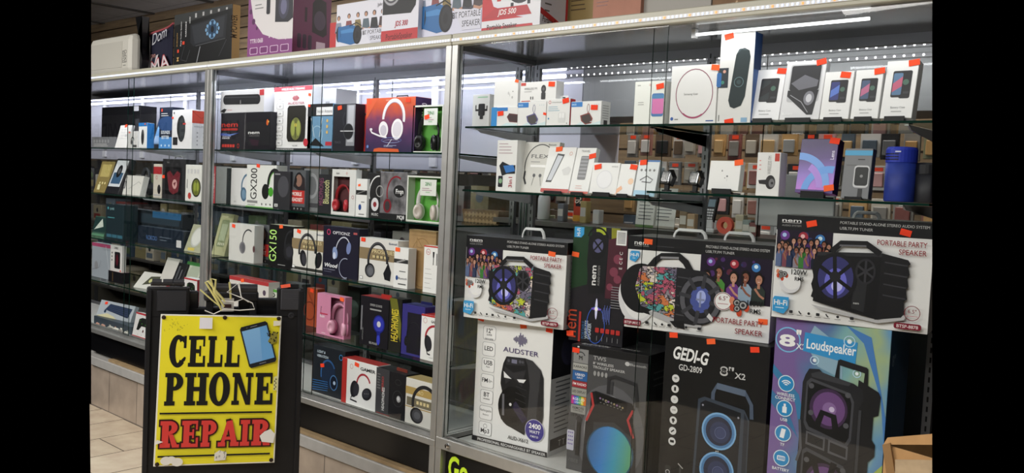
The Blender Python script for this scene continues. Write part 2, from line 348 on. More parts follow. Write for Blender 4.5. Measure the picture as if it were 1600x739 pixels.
def box_speaker(a, graf):
    a.poly([(.27, .165), (.33, .12), (.7, .055), (.86, .11), (.87, .16), (.7, .085)], '#b9b9bb')
    a.poly([(.7, .70), (.86, .655), (.875, .62), (.86, .6), (.875, .52), (.86, .5), (.872, .41), (.857, .39), (.868, .3), (.85, .28), (.858, .17), (.84, .13), (.68, .085)], '#1c1c1f')
    for q in (.6, .5, .4, .3): a.line([(.72, q+.02), (.86, q)], .012, '#3c3c41')
    a.poly([(.29, .67), (.70, .70), (.685, .09), (.28, .2)], GRAF if graf else '#17171a')
    if not graf:
        a.poly([(.29, .67), (.70, .70), (.70, .665), (.292, .635)], '#2c2d31'); a.poly([(.54, .45), (.62, .45), (.61, .14), (.53, .17)], '#2a2b2e')
    a.poly([(.27, .6), (.30, .62), (.30, .22), (.265, .24), (.275, .3), (.262, .36), (.275, .43), (.262, .5)], '#1a1a1d')
    a.line([(.38, .68), (.44, .765), (.60, .775), (.69, .69)], .055, '#1b1b1e'); a.line([(.43, .745), (.60, .755)], .016, '#67676c')
    k = a.H/a.W
    a.ell(.415, .44, .20, '#0e0e11', .235); a.ell(.42, .44, .165, '#3a3a70', .2); a.ell(.42, .4, .1, '#6f6fd0', .13); a.ell(.43, .36, .05, '#c8c8ff', .05)
    for t in (40, 95, 150): 
        c, q = math.cos(math.radians(t)), math.sin(math.radians(t)); a.line([(.415-c*.18*k, .44-q*.21), (.415+c*.18*k, .44+q*.21)], .035, '#17171b')
    a.ring(.415, .44, .20, .035, '#1a1a1e', ry=.235); a.ell(.415, .45, .05, '#242428')
    a.ell(.605, .52, .09, '#0f0f12', .12); a.ring(.605, .52, .09, .02, '#2c2c31', ry=.12)
    for t in (30, 90, 150):
        c, q = math.cos(math.radians(t)), math.sin(math.radians(t)); a.line([(.605-c*.08*k, .52-q*.1), (.605+c*.08*k, .52+q*.1)], .02, '#37373c')
    a.text('nem', .56, .21, .022, '#c9c9c9', 'c', bold=.02)
def party(graf, model, pw='120W'):
    def f(a):
        a.rect(0, .855, 1, 1, '#17171a'); nemlogo(a, .035, .935, .035, wf=.13); a.rect(.035, .925, .165, .929, '#ccc8c8'); a.text('AUDIO SYSTEM', .035, .892, .018, '#9c9c9c', wfix=.13)
        a.text('PORTABLE STAND-ALONE STEREO AUDIO SYSTEM', .42, .945, .027, '#c9c9c9', wfix=.55); a.text('USB,TF,FM TUNER', .42, .892, .027, '#c9c9c9', wmax=.3)
        crowd(a, .005, .5, .38, .858, 7)
        a.text('PORTABLE PARTY', .965, .775, .05, '#8c1f2a', 'r', bold=.012, wfix=.30); a.text('SPEAKER', .965, .7, .05, '#8c1f2a', 'r', bold=.012, wfix=.165)
        a.ell(.12, .35, .1, '#dcdce0'); a.ell(.13, .37, .085, '#ebebec')
        trio(a, .065, .425, .045); a.text(pw, .125, .435, .05, '#1b1b1d', bold=.03, wfix=.105); a.text('RMS', .15, .375, .04, '#1b1b1d', bold=.02, wfix=.06)
        box_speaker(a, graf); hifi(a, .012, .045, .12, .21); icons(a, [.14, .2, .26, .32, .38, .45, .54], .06)
        a.ring(.905, .18, .068, .006, '#7c2230'); a.text('6.5"', .905, .18, .035, '#7c2230', 'c', bold=.01, wmax=.08); a.rect(.87, .15, .94, .156, '#b98088')
        a.rrect(.8, .03, .965, .085, '#7c1b30', .02); a.text(model, .882, .042, .03, '#ecdede', 'c', bold=.02, wmax=.14)
    return f
def party_barrel(a):
    a.rect(0, .855, 1, 1, '#17171a'); nemlogo(a, .045, .91, .05, wf=.1); a.rect(.045, .895, .15, .899, '#aaa'); a.text('PROTABLE STAND-ALONE STEREO AUDIO SYSTEM', .55, .93, .03, '#c9c9c9', wfix=.42)
    a.text('USB,TF,FM TUNER', .55, .88, .028, '#c9c9c9', wmax=.2); a.rect(.2, .905, .33, .909, '#55555a')
    crowd(a, .52, .38, .995, .86, 5, True); a.poly([(.52, .38), (.52, .6), (.66, .38)], '#e9e9e9')
    a.ell(.09, .35, .22, '#dadadd', .3); a.ell(.1, .36, .18, '#e9e9ea', .26)
    a.poly([(.1, .2), (.36, .08), (.55, .08), (.56, .14), (.3, .2)], '#b2b2b5')
    # handle, end cap, printed barrel, front ring
    a.line([(.14, .62), (.21, .76), (.25, .805), (.37, .82), (.42, .76), (.46, .66)], .07, '#1a1a1d'); a.line([(.24, .79), (.37, .80)], .022, '#8c8c90')
    a.ell(.115, .44, .24, '#18181b', .27); a.poly([(.1, .68), (.4, .70), (.4, .13), (.12, .25), (.07, .45)], GRAF); a.ring(.115, .44, .24, .05, '#18181b', ry=.27, a0=90, a1=270)
    a.poly([(.36, .7), (.56, .68), (.62, .6), (.64, .38), (.6, .18), (.5, .1), (.36, .12)], '#232327')
    a.poly([(.12, .24), (.17, .22), (.19, .16), (.13, .18)], '#18181b'); a.poly([(.33, .12), (.37, .06), (.44, .05), (.43, .14)], '#18181b')
    for q in (.6, .5, .4, .3, .2): a.line([(.37, q), (.47, q-.01)], .012, '#45454b')
    k = a.H/a.W; a.ell(.535, .38, .235, '#1d1d21', .27); a.ring(.535, .38, .22, .05, '#5b5b62', ry=.25)
    a.ell(.535, .38, .15, '#24242a', .18); a.ell(.535, .38, .11, '#4d5aa0', .14); a.ell(.54, .41, .05, '#a9b6ee', .07)
    for t in (35, 80, 125, 170):
        c, q = math.cos(math.radians(t)), math.sin(math.radians(t))
        for s in (-1, 1): a.line([(.535+s*c*.1*k, .38+s*q*.12), (.535+s*c*.235*k, .38+s*q*.27)], .04, '#3c3c42')
    a.line([(.505, .38), (.565, .38)], .02, '#8890b4'); a.line([(.535, .3), (.535, .46)], .02, '#8890b4')
    a.poly([(.6, .25), (.63, .2), (.62, .16), (.585, .21)], '#d8d8da')
    hifi(a, .02, .72, .09, .84); icons(a, [.17, .23, .28, .33, .38, .45, .54], .06); a.rrect(.0, .03, .125, .09, '#7c1b30', .01); a.text('BTSP-M101', .063, .043, .03, '#ecdede', 'c', bold=.02, wmax=.11)
    a.ell(.69, .39, .095, '#efefef'); a.ring(.69, .39, .09, .007, '#7c2230'); a.text('6.5"', .69, .4, .045, '#7c2230', 'c', bold=.01); a.rect(.655, .36, .725, .367, '#b98088')
    trio(a, .8, .36, .08); a.text('100W', .85, .37, .06, '#1b1b1d', bold=.03, wfix=.1); a.text('RMS', .87, .295, .05, '#1b1b1d', bold=.02, wfix=.07)
    a.text('PORTABLE PARTY', .96, .165, .058, '#8c1f2a', 'r', bold=.012, wfix=.33); a.text('SPEAKER', .96, .07, .058, '#8c1f2a', 'r', bold=.012, wfix=.18)
def audster(a):
    for i, t in enumerate([('12"', 'SUPER', 'WOOFER'), ('LED',), ('USB', 'Port'), ('FM',), ('BT', 'wireless'), ('Rechargeable', 'Battery'), ('Mp3',)]):
        v = .935-i*.128; a.rrect(.085, v-.112, .26, v, '#8f8f94', .02); a.rrect(.09, v-.109, .255, v-.003, '#efefef', .018)
        n = len(t); b = i in (0, 1, 2, 3, 4, 6)
        for j, s in enumerate(t):
            h = (.036 if b else .02) if j == 0 else .014
            vv = v-.05-h/2+(.014 if n > 1 else 0)-j*.034; 
            if i == 6: vv -= .022
            if i == 3: a.text(s, .10, vv, h, '#2b2b30', bold=.02, wmax=.08); a.line([(.19, vv+.005), (.2, vv+.03), (.21, vv), (.22, vv+.02), (.24, vv+.01)], .005, '#2b2b30')
            else: a.text(s, .172, vv, h, '#2b2b30', 'c', bold=.03 if b else .01, wmax=.15)
        if i == 6: a.ring(.172, v-.035, .018, .003, '#55555a')
    for i, h in enumerate([.02, .035, .055, .035, .07, .11, .075, .09, .05, .06, .03]):
        u = .5+i*.0165; a.rect(u, .865-h/2, u+.0085, .865+h/2, '#3d2c6c')
    a.text('AUDSTER', .60, .755, .04, '#4a3a6e', 'c', wfix=.46)
    # tower speaker
    a.poly([(.66, .73), (.76, .72), (.87, .66), (.91, .6), (.93, .3), (.9, .17), (.74, .14), (.6, .5)], '#3a3a3d'); a.poly([(.87, .65), (.91, .6), (.92, .3), (.89, .2), (.84, .3)], '#242427')
    a.poly([(.38, .66), (.42, .72), (.66, .73), (.7, .68), (.74, .52), (.72, .2), (.7, .13), (.46, .18), (.38, .22), (.36, .36), (.38, .44), (.355, .5), (.36, .58)], '#1b1b1e')
    a.poly([(.42, .715), (.65, .725), (.67, .67), (.42, .655)], '#2f2f33'); a.rect(.49, .675, .56, .705, '#7a7a90'); a.ell(.45, .69, .012, '#55555c'); a.ell(.6, .695, .012, '#55555c'); a.ell(.635, .695, .01, '#55555c')
    a.poly([(.4, .64), (.52, .6), (.68, .64), (.64, .5), (.52, .56), (.42, .5)], '#2e2e32')
    a.poly([(.39, .6), (.4, .55), (.5, .55), (.44, .575)], '#e8e8ea'); a.poly([(.57, .555), (.69, .565), (.66, .535), (.6, .535)], '#e8e8ea')
    a.ell(.52, .33, .13, '#0c0c0e', .16); a.line([(.4, .42), (.41, .25)], .02, '#6a6a70'); a.line([(.54, .36), (.7, .24)], .06, '#2c2640'); a.rect(.47, .33, .54, .365, '#111'); a.ell(.5, .348, .012, '#ddd')
    for q in range(5): a.line([(.56, .5-q*.05), (.7, .48-q*.05)], .004, '#3a3a3e')
    a.ell(.83, .185, .088, '#cfcfe0'); a.ell(.83, .185, .084, '#3a3288'); a.text('2400', .83, .2, .04, '#f4f4f4', 'c', bold=.04, wmax=.17); a.text('WATT', .83, .162, .024, '#f4f4f4', 'c', bold=.02); a.text('P.M.P.O', .83, .13, .016, '#f4f4f4', 'c', bold=.02)
    a.text('AUD-X612', .62, .075, .03, '#222', 'c', bold=.02, wfix=.27); a.rect(0, 0, 1, .04, '#1a1a1e'); a.text('PROFESSIONAL RECHARGEABLE BT SPEAKER', .08, .008, .022, '#e0e0e0', bold=.01, wfix=.9)
def tws(a):
    a.rect(0, .94, 1, 1, '#151518'); a.ell(.09, .985, .01, '#ddd', .006); 
    a.ell(.55, .35, .3, '#5d5d61', .38); a.ell(.55, .35, .22, '#8a8a8e', .3)
    cols = [(.86, .97, '#8b8b8b', ''), (.8, .855, '#a9a9a4', 'KARAOKE'), (.72, .795, '#2c5f9c', 'USB/SD'), (.665, .715, '#9c2a35', 'FM RADIO'), (.6, .66, '#9a9a92', 'LED DISPLAY'), (.53, .595, '#b9a83c', 'RGB LED'), (.46, .525, '#8f8f8c', 'REMOTE')]
    for v0, v1, c, t in cols:
        a.rect(.03, v0, .23, v1, c)
        if c == '#b9a83c':
            for i, cc in enumerate(['#c23c8c', '#6a52c8', '#3c8cc2', '#4cae5c', '#d8c83c', '#d87a3c']): a.rect(.03+i*.2/6, v0, .03+(i+1)*.2/6, v1, cc)
        if t: a.text(t, .13, (v0+v1)/2-.008+(.008 if t in ('USB/SD', 'RGB LED', 'REMOTE') else 0), .02, '#f0f0f0' if c not in ('#a9a9a4', '#9a9a92', '#8f8f8c') else '#2a2a2a', 'c', bold=.02, wmax=.18)
        if t == 'USB/SD': a.text('INPUT', .13, .735, .014, '#fff', 'c')
        if t == 'RGB LED': a.text('LIGHTS', .13, .54, .016, '#fff', 'c')
        if t == 'REMOTE': a.text('CONTROL', .13, .475, .014, '#2a2a2a', 'c')
    a.text('M', .13, .885, .035, '#1d1d1d', 'c'); a.ring(.13, .91, .04, .006, '#1d1d1d', a0=20, a1=160)
    a.text('TWS', .30, .905, .032, '#a5a5a5', bold=.03, wfix=.17); a.text('8\' WIRELESS', .30, .87, .02, '#c4c4c4', bold=.03, wfix=.27); a.text('TROLLEY SPEAKER', .30, .84, .02, '#c4c4c4', bold=.03, wfix=.42); a.text('Bluetooth', .98, .905, .02, '#c4c4c4', 'r', wfix=.2); a.ell(.745, .915, .02, '#c4c4c4', .016)
    for i in range(4): a.ell(.33+i*.05, .8, .012, '#9a9a9a', .02)
    a.text('15 WATT', .05, .435, .02, '#222', bold=.03, wmax=.2)
    # trolley handle, body with red chevrons, round light
    a.line([(.52, .66), (.52, .78), (.6, .8), (.86, .77), (.9, .6)], .03, '#2b2b2e'); a.line([(.56, .66), (.56, .76)], .022, '#3b3b3e')
    a.poly([(.3, .65), (.36, .665), (.83, .62), (.87, .58), (.84, .52), (.9, .35), (.92, -.0), (.22, .0), (.24, .4), (.29, .53)], '#1c1c20')
    a.poly([(.35, .655), (.78, .62), (.76, .545), (.38, .57)], '#0c0c0e'); a.ring(.5, .6, .012, .004, '#999'); 
    for i in range(9): a.ell(.42+i*.037, .615-i*.005, .008, ['#8c6a9c', '#777', '#9c8c6a'][i % 3])
    for i in range(7): a.rect(.42+i*.045, .58-i*.004, .44+i*.045, .586-i*.004, '#777')
    a.line([(.3, .645), (.335, .55), (.25, .42)], .02, '#b0383a'); a.line([(.85, .57), (.79, .49), (.87, .36)], .02, '#b0383a')
    a.poly([(.35, .42), (.62, .45), (.86, .36), (.86, .3), (.35, .3)], '#333338')
    g = gradient('printed_light_show', [(.2, '#2d5a8c'), (.45, '#3a80c4'), (.6, '#3f98b4'), (.78, '#5aa07c'), (1, '#86b47c')], (1, 0, -.15), .4, a.W)
    a.ell(.58, .21, .205, '#1d4c66'); a.raw([((.58*a.W+.19*a.H*math.cos(t*.2094)), (.21*a.H+.2*a.H*math.sin(t*.2094))) for t in range(30)], [list(range(30))], g)
    a.rrect(.0, .16, .1, .32, '#b9b9c8', .01)
    for i in range(12): a.ell(.025+.025*(i % 3), .3-.03*(i//3), .006, '#6a5a9c')
    a.line([(.155, .42), (.15, .13)], .035, '#141416'); a.ell(.155, .42, .025, '#2c2c30'); a.text('VIBE8', .02, .07, .03, '#6a6a6a', wmax=.2)
def gedi(a):
    a.text('GEDI-G', .085, .855, .075, '#f2f2f2', bold=.05, shear=.2, wfix=.35, rot=-3); a.text('GD-2809', .15, .79, .036, '#dadada', bold=.02, wfix=.23)
    a.text('8"', .55, .80, .055, '#c9c9c9', bold=.03, wfix=.13); a.text('X2', .69, .795, .035, '#c9c9c9', bold=.03, wfix=.1)
    a.text('8"', .562, .808, .04, '#101012', bold=.0, wfix=.09)
    for i in range(7):
        v = .735-i*.063; a.ell(.125, v, .0235, '#dedede'); q = '#1b1b1b'
        if i == 0:
            for r in (.015, .010, .005): a.ring(.125, v-.007, r, .003, q, a0=40, a1=140)
        elif i == 1: a.rrect(.115, v-.012, .135, v+.012, q, .004)
        elif i in (2, 3): a.text('TF' if i == 2 else 'USB', .125, v-.004, .01, q, 'c')
        elif i == 4: a.ell(.125, v+.003, .01, q); a.rect(.118, v-.014, .132, v-.006, q)
        elif i == 5: a.line([(.11, v-.008), (.14, v+.008)], .008, q)
        else: a.rrect(.105, v-.007, .145, v+.008, q, .003)
    B = '#4d5a6e'; 
    a.line([(.5, .64), (.5, .69), (.53, .735), (.8, .72), (.86, .66), (.87, .58)], .022, B); a.line([(.53, .735), (.8, .72)], .036, '#5d6b80')
    a.poly([(.36, .64), (.42, .66), (.8, .625), (.85, .57), (.86, 0), (.34, 0)], '#39424f'); a.poly([(.385, .62), (.43, .64), (.77, .605), (.77, 0), (.36, 0)], '#15181f'); a.poly([(.8, .61), (.84, .56), (.85, 0), (.81, 0)], '#222833')
    for v in (.475, .245):
        a.ell(.575, v, .105, '#4c7eb0', .108); a.ring(.575, v, .105, .01, '#7db0dd', ry=.108); a.ell(.575, v, .08, '#1d2740', .084); a.ell(.585, v-.005, .06, '#2a3558', .062); a.ell(.595, v-.01, .03, '#39456c', .03); a.ring(.59, v-.008, .035, .004, '#55648c')
    a.rect(.54, .352, .6, .367, '#0c0c0c'); a.text('gedi', .57, .355, .009, '#fff', 'c')
    for p in ((.41, .61), (.75, .575), (.4, .04), (.75, .04)): a.ell(p[0], p[1], .006, '#99a')
    a.rrect(.07, .11, .13, .21, '#2a2a2d', .012); a.ring(.1, .17, .014, .004, '#bbb'); a.line([(.22, .1), (.225, .22)], .012, '#39393c'); a.line([(.2, .235), (.25, .21)], .006, '#aaa')
def loud(a):
    for pts, c in (([(0, .66), (.14, .6), (.27, .46), (.2, .5), (0, .6)], '#3f77a6'), ([(0, .78), (.25, .66), (.4, .4), (.37, .3), (.22, .62), (0, .74)], '#3c7fae'), ([(.62, 1), (.78, .93), (.95, .7), (1, .5), (1, .62), (.84, .96)], '#4a7fc0'), ([(.8, .3), (1, .42), (1, .1), (.84, .05)], '#a9bb5c'), ([(.35, .98), (.6, .9), (.62, .76), (.4, .8), (.28, .9)], '#8fb0c4')): a.poly(pts, c)
    a.ring(.12, .9, .058, .006, '#7fc0ea'); a.text('8', .115, .872, .052, '#f6f6f6', 'c', bold=.06, wfix=.15); a.text('"', .215, .9, .05, '#f6f6f6', 'c', bold=.06); a.text('X2', .24, .865, .026, '#f6f6f6', 'c', bold=.02, wmax=.1)
    a.poly([(.27, .945), (.73, .93), (.72, .83), (.26, .86)], '#3794d0'); a.text('Loudspeaker', .29, .875, .044, '#f3f7fa', bold=.03, wfix=.43, rot=-1)
    for u, v, r in ((.37, .825, .02), (.66, .93, .025), (.74, .795, .018)): a.ring(u, v, r, .004, '#bfe0f4'); a.ell(u, v, r*.4, '#eef6fb')
    for i, t in enumerate(('WIRELESS', 'USB', 'TF', 'BATTERY')):
        v = .7-i*.115; a.ell(.13, v, .038, '#dcecf6'); a.ell(.13, v, .034, '#2c8dc8'); a.text(t, .13, v-.058, .014, '#eef4fa', 'c', bold=.02, wmax=.2)
        if i == 0: a.text('CONNECT', .13, v-.076, .014, '#eef4fa', 'c', bold=.02); [a.ring(.13, v-.012, r, .005, '#eef4fa', a0=40, a1=140) for r in (.028, .019, .01)]
        elif i == 1: a.rect(.11, v-.02, .15, v+.008, '#eef4fa'); a.rect(.12, v+.008, .14, v+.022, '#eef4fa')
        elif i == 2: a.poly([(.1, v-.02), (.14, v-.022), (.155, v+.02), (.115, v+.022)], '#eef4fa')
        else: a.rrect(.09, v-.011, .165, v+.011, '#eef4fa', .005); [a.rect(.1+j*.013, v-.007, .108+j*.013, v+.007, '#2c8dc8') for j in range(5)]
    # twin woofer trolley speaker
    a.line([(.575, .76), (.585, .835), (.82, .815), (.82, .74)], .02, '#17181b'); a.line([(.585, .835), (.82, .815)], .026, '#1f2023')
    a.poly([(.76, .77), (.93, .73), (.95, .71), (.94, .63), (.9, .62), (.9, .52), (.93, .5), (.93, .45), (.88, .42), (.88, .3), (.92, .26), (.91, .2), (.86, .18), (.85, 0), (.7, 0)], '#1a1b1e')
    a.poly([(.3, .755), (.33, .785), (.42, .79), (.45, .775), (.72, .75), (.8, .73), (.81, .68), (.77, .64), (.76, 0), (.27, 0), (.28, .72)], '#232428'); a.poly([(.35, .765), (.42, .78), (.7, .75), (.68, .735), (.36, .75)], '#3a3b40')
    a.poly([(.315, .725), (.35, .745), (.7, .705), (.735, .67), (.73, .5), (.69, .46), (.34, .51), (.31, .54)], '#45464c'); a.poly([(.33, .71), (.36, .73), (.69, .695), (.715, .66), (.71, .51), (.68, .48), (.36, .525), (.33, .55)], '#131417')
    a.poly([(.315, .415), (.35, .43), (.68, .38), (.72, .34), (.71, 0), (.3, 0)], '#45464c'); a.poly([(.33, .4), (.36, .412), (.67, .365), (.7, .33), (.69, 0), (.32, 0)], '#131417')
    for v in (.62, .285):
        a.ell(.52, v, .083, '#3f2c4a', .09); a.ell(.525, v, .07, '#6d4a80', .075); a.ell(.53, v, .03, '#8a6aa0'); a.ell(.55, v+.0, .012, '#d0c0e0')
        s = 1 if v > .5 else -1; a.line([(.43, v-.085*s), (.47, v-.02*s), (.57, v-.03*s), (.6, v-.1*s)], .028, '#141417')
        for p in ((.36, .07), (.68, .055), (.37, -.05), (.68, -.08)): a.ell(p[0], v+p[1]+.02, .012, '#55565c')
    for u in (.34, .54): a.poly([(u, .505-(u-.34)*.1), (u+.17, .49-(u-.34)*.1), (u+.17, .43-(u-.34)*.1), (u, .445-(u-.34)*.1)], '#55565c'); a.poly([(u+.015, .495-(u-.34)*.1), (u+.155, .48-(u-.34)*.1), (u+.155, .44-(u-.34)*.1), (u+.015, .455-(u-.34)*.1)], '#222326')
    a.line([(.79, .64), (.79, .3)], .012, '#3c3d42'); a.line([(.275, .55), (.285, .5), (.3, .42), (.27, .36)], .012, '#55565c')
def small_hp(base_fn=None, **k):
    def f(a):
        if base_fn: base_fn(a)
        hp(a, **k)
    return f
# ================================================================== SETTING
def slat_mat():
    m = bpy.data.materials.new('maple_slatwall'); m.use_nodes = True; nt = m.node_tree; b = nt.nodes['Principled BSDF']
    tc = nt.nodes.new('ShaderNodeTexCoord'); sp = nt.nodes.new('ShaderNodeSeparateXYZ'); nt.links.new(tc.outputs['Object'], sp.inputs[0])
    d = nt.nodes.new('ShaderNodeMath'); d.operation = 'DIVIDE'; d.inputs[1].default_value = .1; f = nt.nodes.new('ShaderNodeMath'); f.operation = 'FRACT'
    l = nt.nodes.new('ShaderNodeMath'); l.operation = 'LESS_THAN'; l.inputs[1].default_value = .12
    nt.links.new(sp.outputs[2], d.inputs[0]); nt.links.new(d.outputs[0], f.inputs[0]); nt.links.new(f.outputs[0], l.inputs[0])
    mp = nt.nodes.new('ShaderNodeMapping'); mp.inputs['Scale'].default_value = (1.2, 1, 14); n = nt.nodes.new('ShaderNodeTexNoise'); n.inputs['Scale'].default_value = 3; n.inputs['Detail'].default_value = 5
    nt.links.new(tc.outputs['Object'], mp.inputs[0]); nt.links.new(mp.outputs[0], n.inputs[0])
    r = nt.nodes.new('ShaderNodeValToRGB'); r.color_ramp.elements[0].position = .3; r.color_ramp.elements[1].position = .7
    r.color_ramp.elements[0].color = (*hexc('#83705a'), 1); r.color_ramp.elements[1].color = (*hexc('#a38c6c'), 1); nt.links.new(n.outputs[0], r.inputs[0])
    x = nt.nodes.new('ShaderNodeMixRGB'); x.inputs[2].default_value = (*hexc('#2c2013'), 1); nt.links.new(l.outputs[0], x.inputs[0]); nt.links.new(r.outputs[0], x.inputs[1]); nt.links.new(x.outputs[0], b.inputs['Base Color'])
    b.inputs['Roughness'].default_value = .5; return m
def tile_mat(name, c1, c2, grout, bw, bh, rot=(0, 0, 0), offset=.5, rough=.3):
    m = bpy.data.materials.new(name); m.use_nodes = True; nt = m.node_tree; b = nt.nodes['Principled BSDF']
    tc = nt.nodes.new('ShaderNodeTexCoord'); mp = nt.nodes.new('ShaderNodeMapping'); mp.inputs['Rotation'].default_value = rot; nt.links.new(tc.outputs['Object'], mp.inputs[0])
    k = nt.nodes.new('ShaderNodeTexBrick'); k.offset = offset; k.inputs['Scale'].default_value = 1; k.inputs['Brick Width'].default_value = bw; k.inputs['Row Height'].default_value = bh
    k.inputs['Mortar Size'].default_value = .004; k.inputs['Mortar Smooth'].default_value = .1; k.inputs['Color1'].default_value = (*hexc(c1), 1); k.inputs['Color2'].default_value = (*hexc(c2), 1); k.inputs['Mortar'].default_value = (*hexc(grout), 1)
    nt.links.new(mp.outputs[0], k.inputs[0]); n = nt.nodes.new('ShaderNodeTexNoise'); n.inputs['Scale'].default_value = 9; n.inputs['Detail'].default_value = 6; nt.links.new(tc.outputs['Object'], n.inputs[0])
    x = nt.nodes.new('ShaderNodeMixRGB'); x.blend_type = 'OVERLAY'; x.inputs[0].default_value = .35; nt.links.new(k.outputs[0], x.inputs[1]); nt.links.new(n.outputs[0], x.inputs[2]); nt.links.new(x.outputs[0], b.inputs['Base Color'])
    b.inputs['Roughness'].default_value = rough; return m
def flat(name, pts, m, th=.02, up=-1):      # a horizontal slab from an x,y outline
    mb = MB(); z = pts[0][2]; n = len(pts); vs = [tuple(p) for p in pts]+[(p[0], p[1], z+up*th) for p in pts]
    mb.add(vs, [list(range(n)), list(range(2*n-1, n-1, -1))]+[(i, n+i, n+(i+1) % n, (i+1) % n) for i in range(n)], m); return mb.build(name)
XL = -4.9; XR = 2.35
fa, fb = atZ(142, 760, 0), atZ(-30, 760, 0)
floor_m = tile_mat('beige_floor_tile', '#cbbca6', '#c2b29b', '#5d5348', .6, .33, (0, 0, math.radians(90)), .5, .25)
struct(flat('floor', [(-3.49, 0, 0), (float(fa[0]), float(fa[1]), 0), (float(fb[0]), float(fb[1]), 0), (-1.0, -3.4, 0), (6, -3.4, 0), (6, 0, 0)], floor_m))
mb = MB(); mb.box((XL, 1.9, 0), (XR, 1.96, 3.3), slat_mat()); mb.box((-9, 1.9, 0), (XL, 1.96, 3.3), slat_mat()); struct(mb.build('wall_back'))
mb = MB(); mb.box((-9, 0, 0), (6, 1.9, -.02), mat('#6d665c', .6)); struct(mb.build('floor'))
ceil_m = tile_mat('ceiling_panel', '#dddbd6', '#d6d4cf', '#85837f', .6, .6, (0, 0, 0), 0, .8)
mb = MB(); mb.box((-9.5, -.9, 3.3), (-2.2, 1.9, 3.34), ceil_m); struct(mb.build('ceiling'))
mb = MB()
for x in np.arange(-9, -2, 1.2): mb.box((x, -.9, 3.285), (x+.05, 1.9, 3.299), '#55534f')
mb.box((-9.5, .5, 3.285), (-2.2, .56, 3.299), '#55534f'); struct(mb.build('trim_1'))
# plinth: beige wall tile, grey ledge, wooden strip
ptile = tile_mat('plinth_tile', '#a8998a', '#9f9081', '#6a6058', .4, .6, (math.radians(90), 0, 0), 0, .35)
mb = MB(); mb.box((XL, 0.004, 0), (XR, .5, .29), ptile); struct(mb.build('wall_front'))
mb = MB(); mb.box((XL, -.018, .285), (XR, .48, .345), mat('#a4a29e', .4, noise=.06), bev=.004); struct(mb.build('trim_2'))
mb = MB(); mb.box((-3.2, -.006, .346), (XR, .4, .362), mat('#9a8362', .6, noise=.15)); struct(mb.build('trim_3'))
# ------------------------------------------------------------------ display cases
CREAM = mat('#b3b09f', .35, noise=.03); LEDW = mat('#b9ccff', .3, emit=1.5); LEDO = mat('#ff9a50', .3, emit=1.0); TAPE = mat('#e6e4dc', .4)
def pane(name, par, a, b, th_axis=1, m=GLASS):
    mb = MB(); x0, y0, z0 = a; x1, y1, z1 = b
    vs = [(x0, y0, z0), (x1, y0, z0), (x1, y1, z0), (x0, y1, z0), (x0, y0, z1), (x1, y0, z1), (x1, y1, z1), (x0, y1, z1)]
    F6 = {(2, 0): (0, 3, 2, 1), (2, 1): (4, 5, 6, 7), (1, 0): (0, 1, 5, 4), (0, 1): (1, 2, 6, 5), (1, 1): (2, 3, 7, 6), (0, 0): (3, 0, 4, 7)}
    mb.add(vs, [f for k, f in F6.items() if k[0] == th_axis], m); mb.add(vs, [f for k, f in F6.items() if k[0] != th_axis], EDGE)
    return mb.build(name, par)
def one(name, par, a, b, m, bev=.001):
    mb = MB(); mb.box(a, b, m, bev=bev); return mb.build(name, par)
ZB, ZT, DP = .507, 2.228, .53
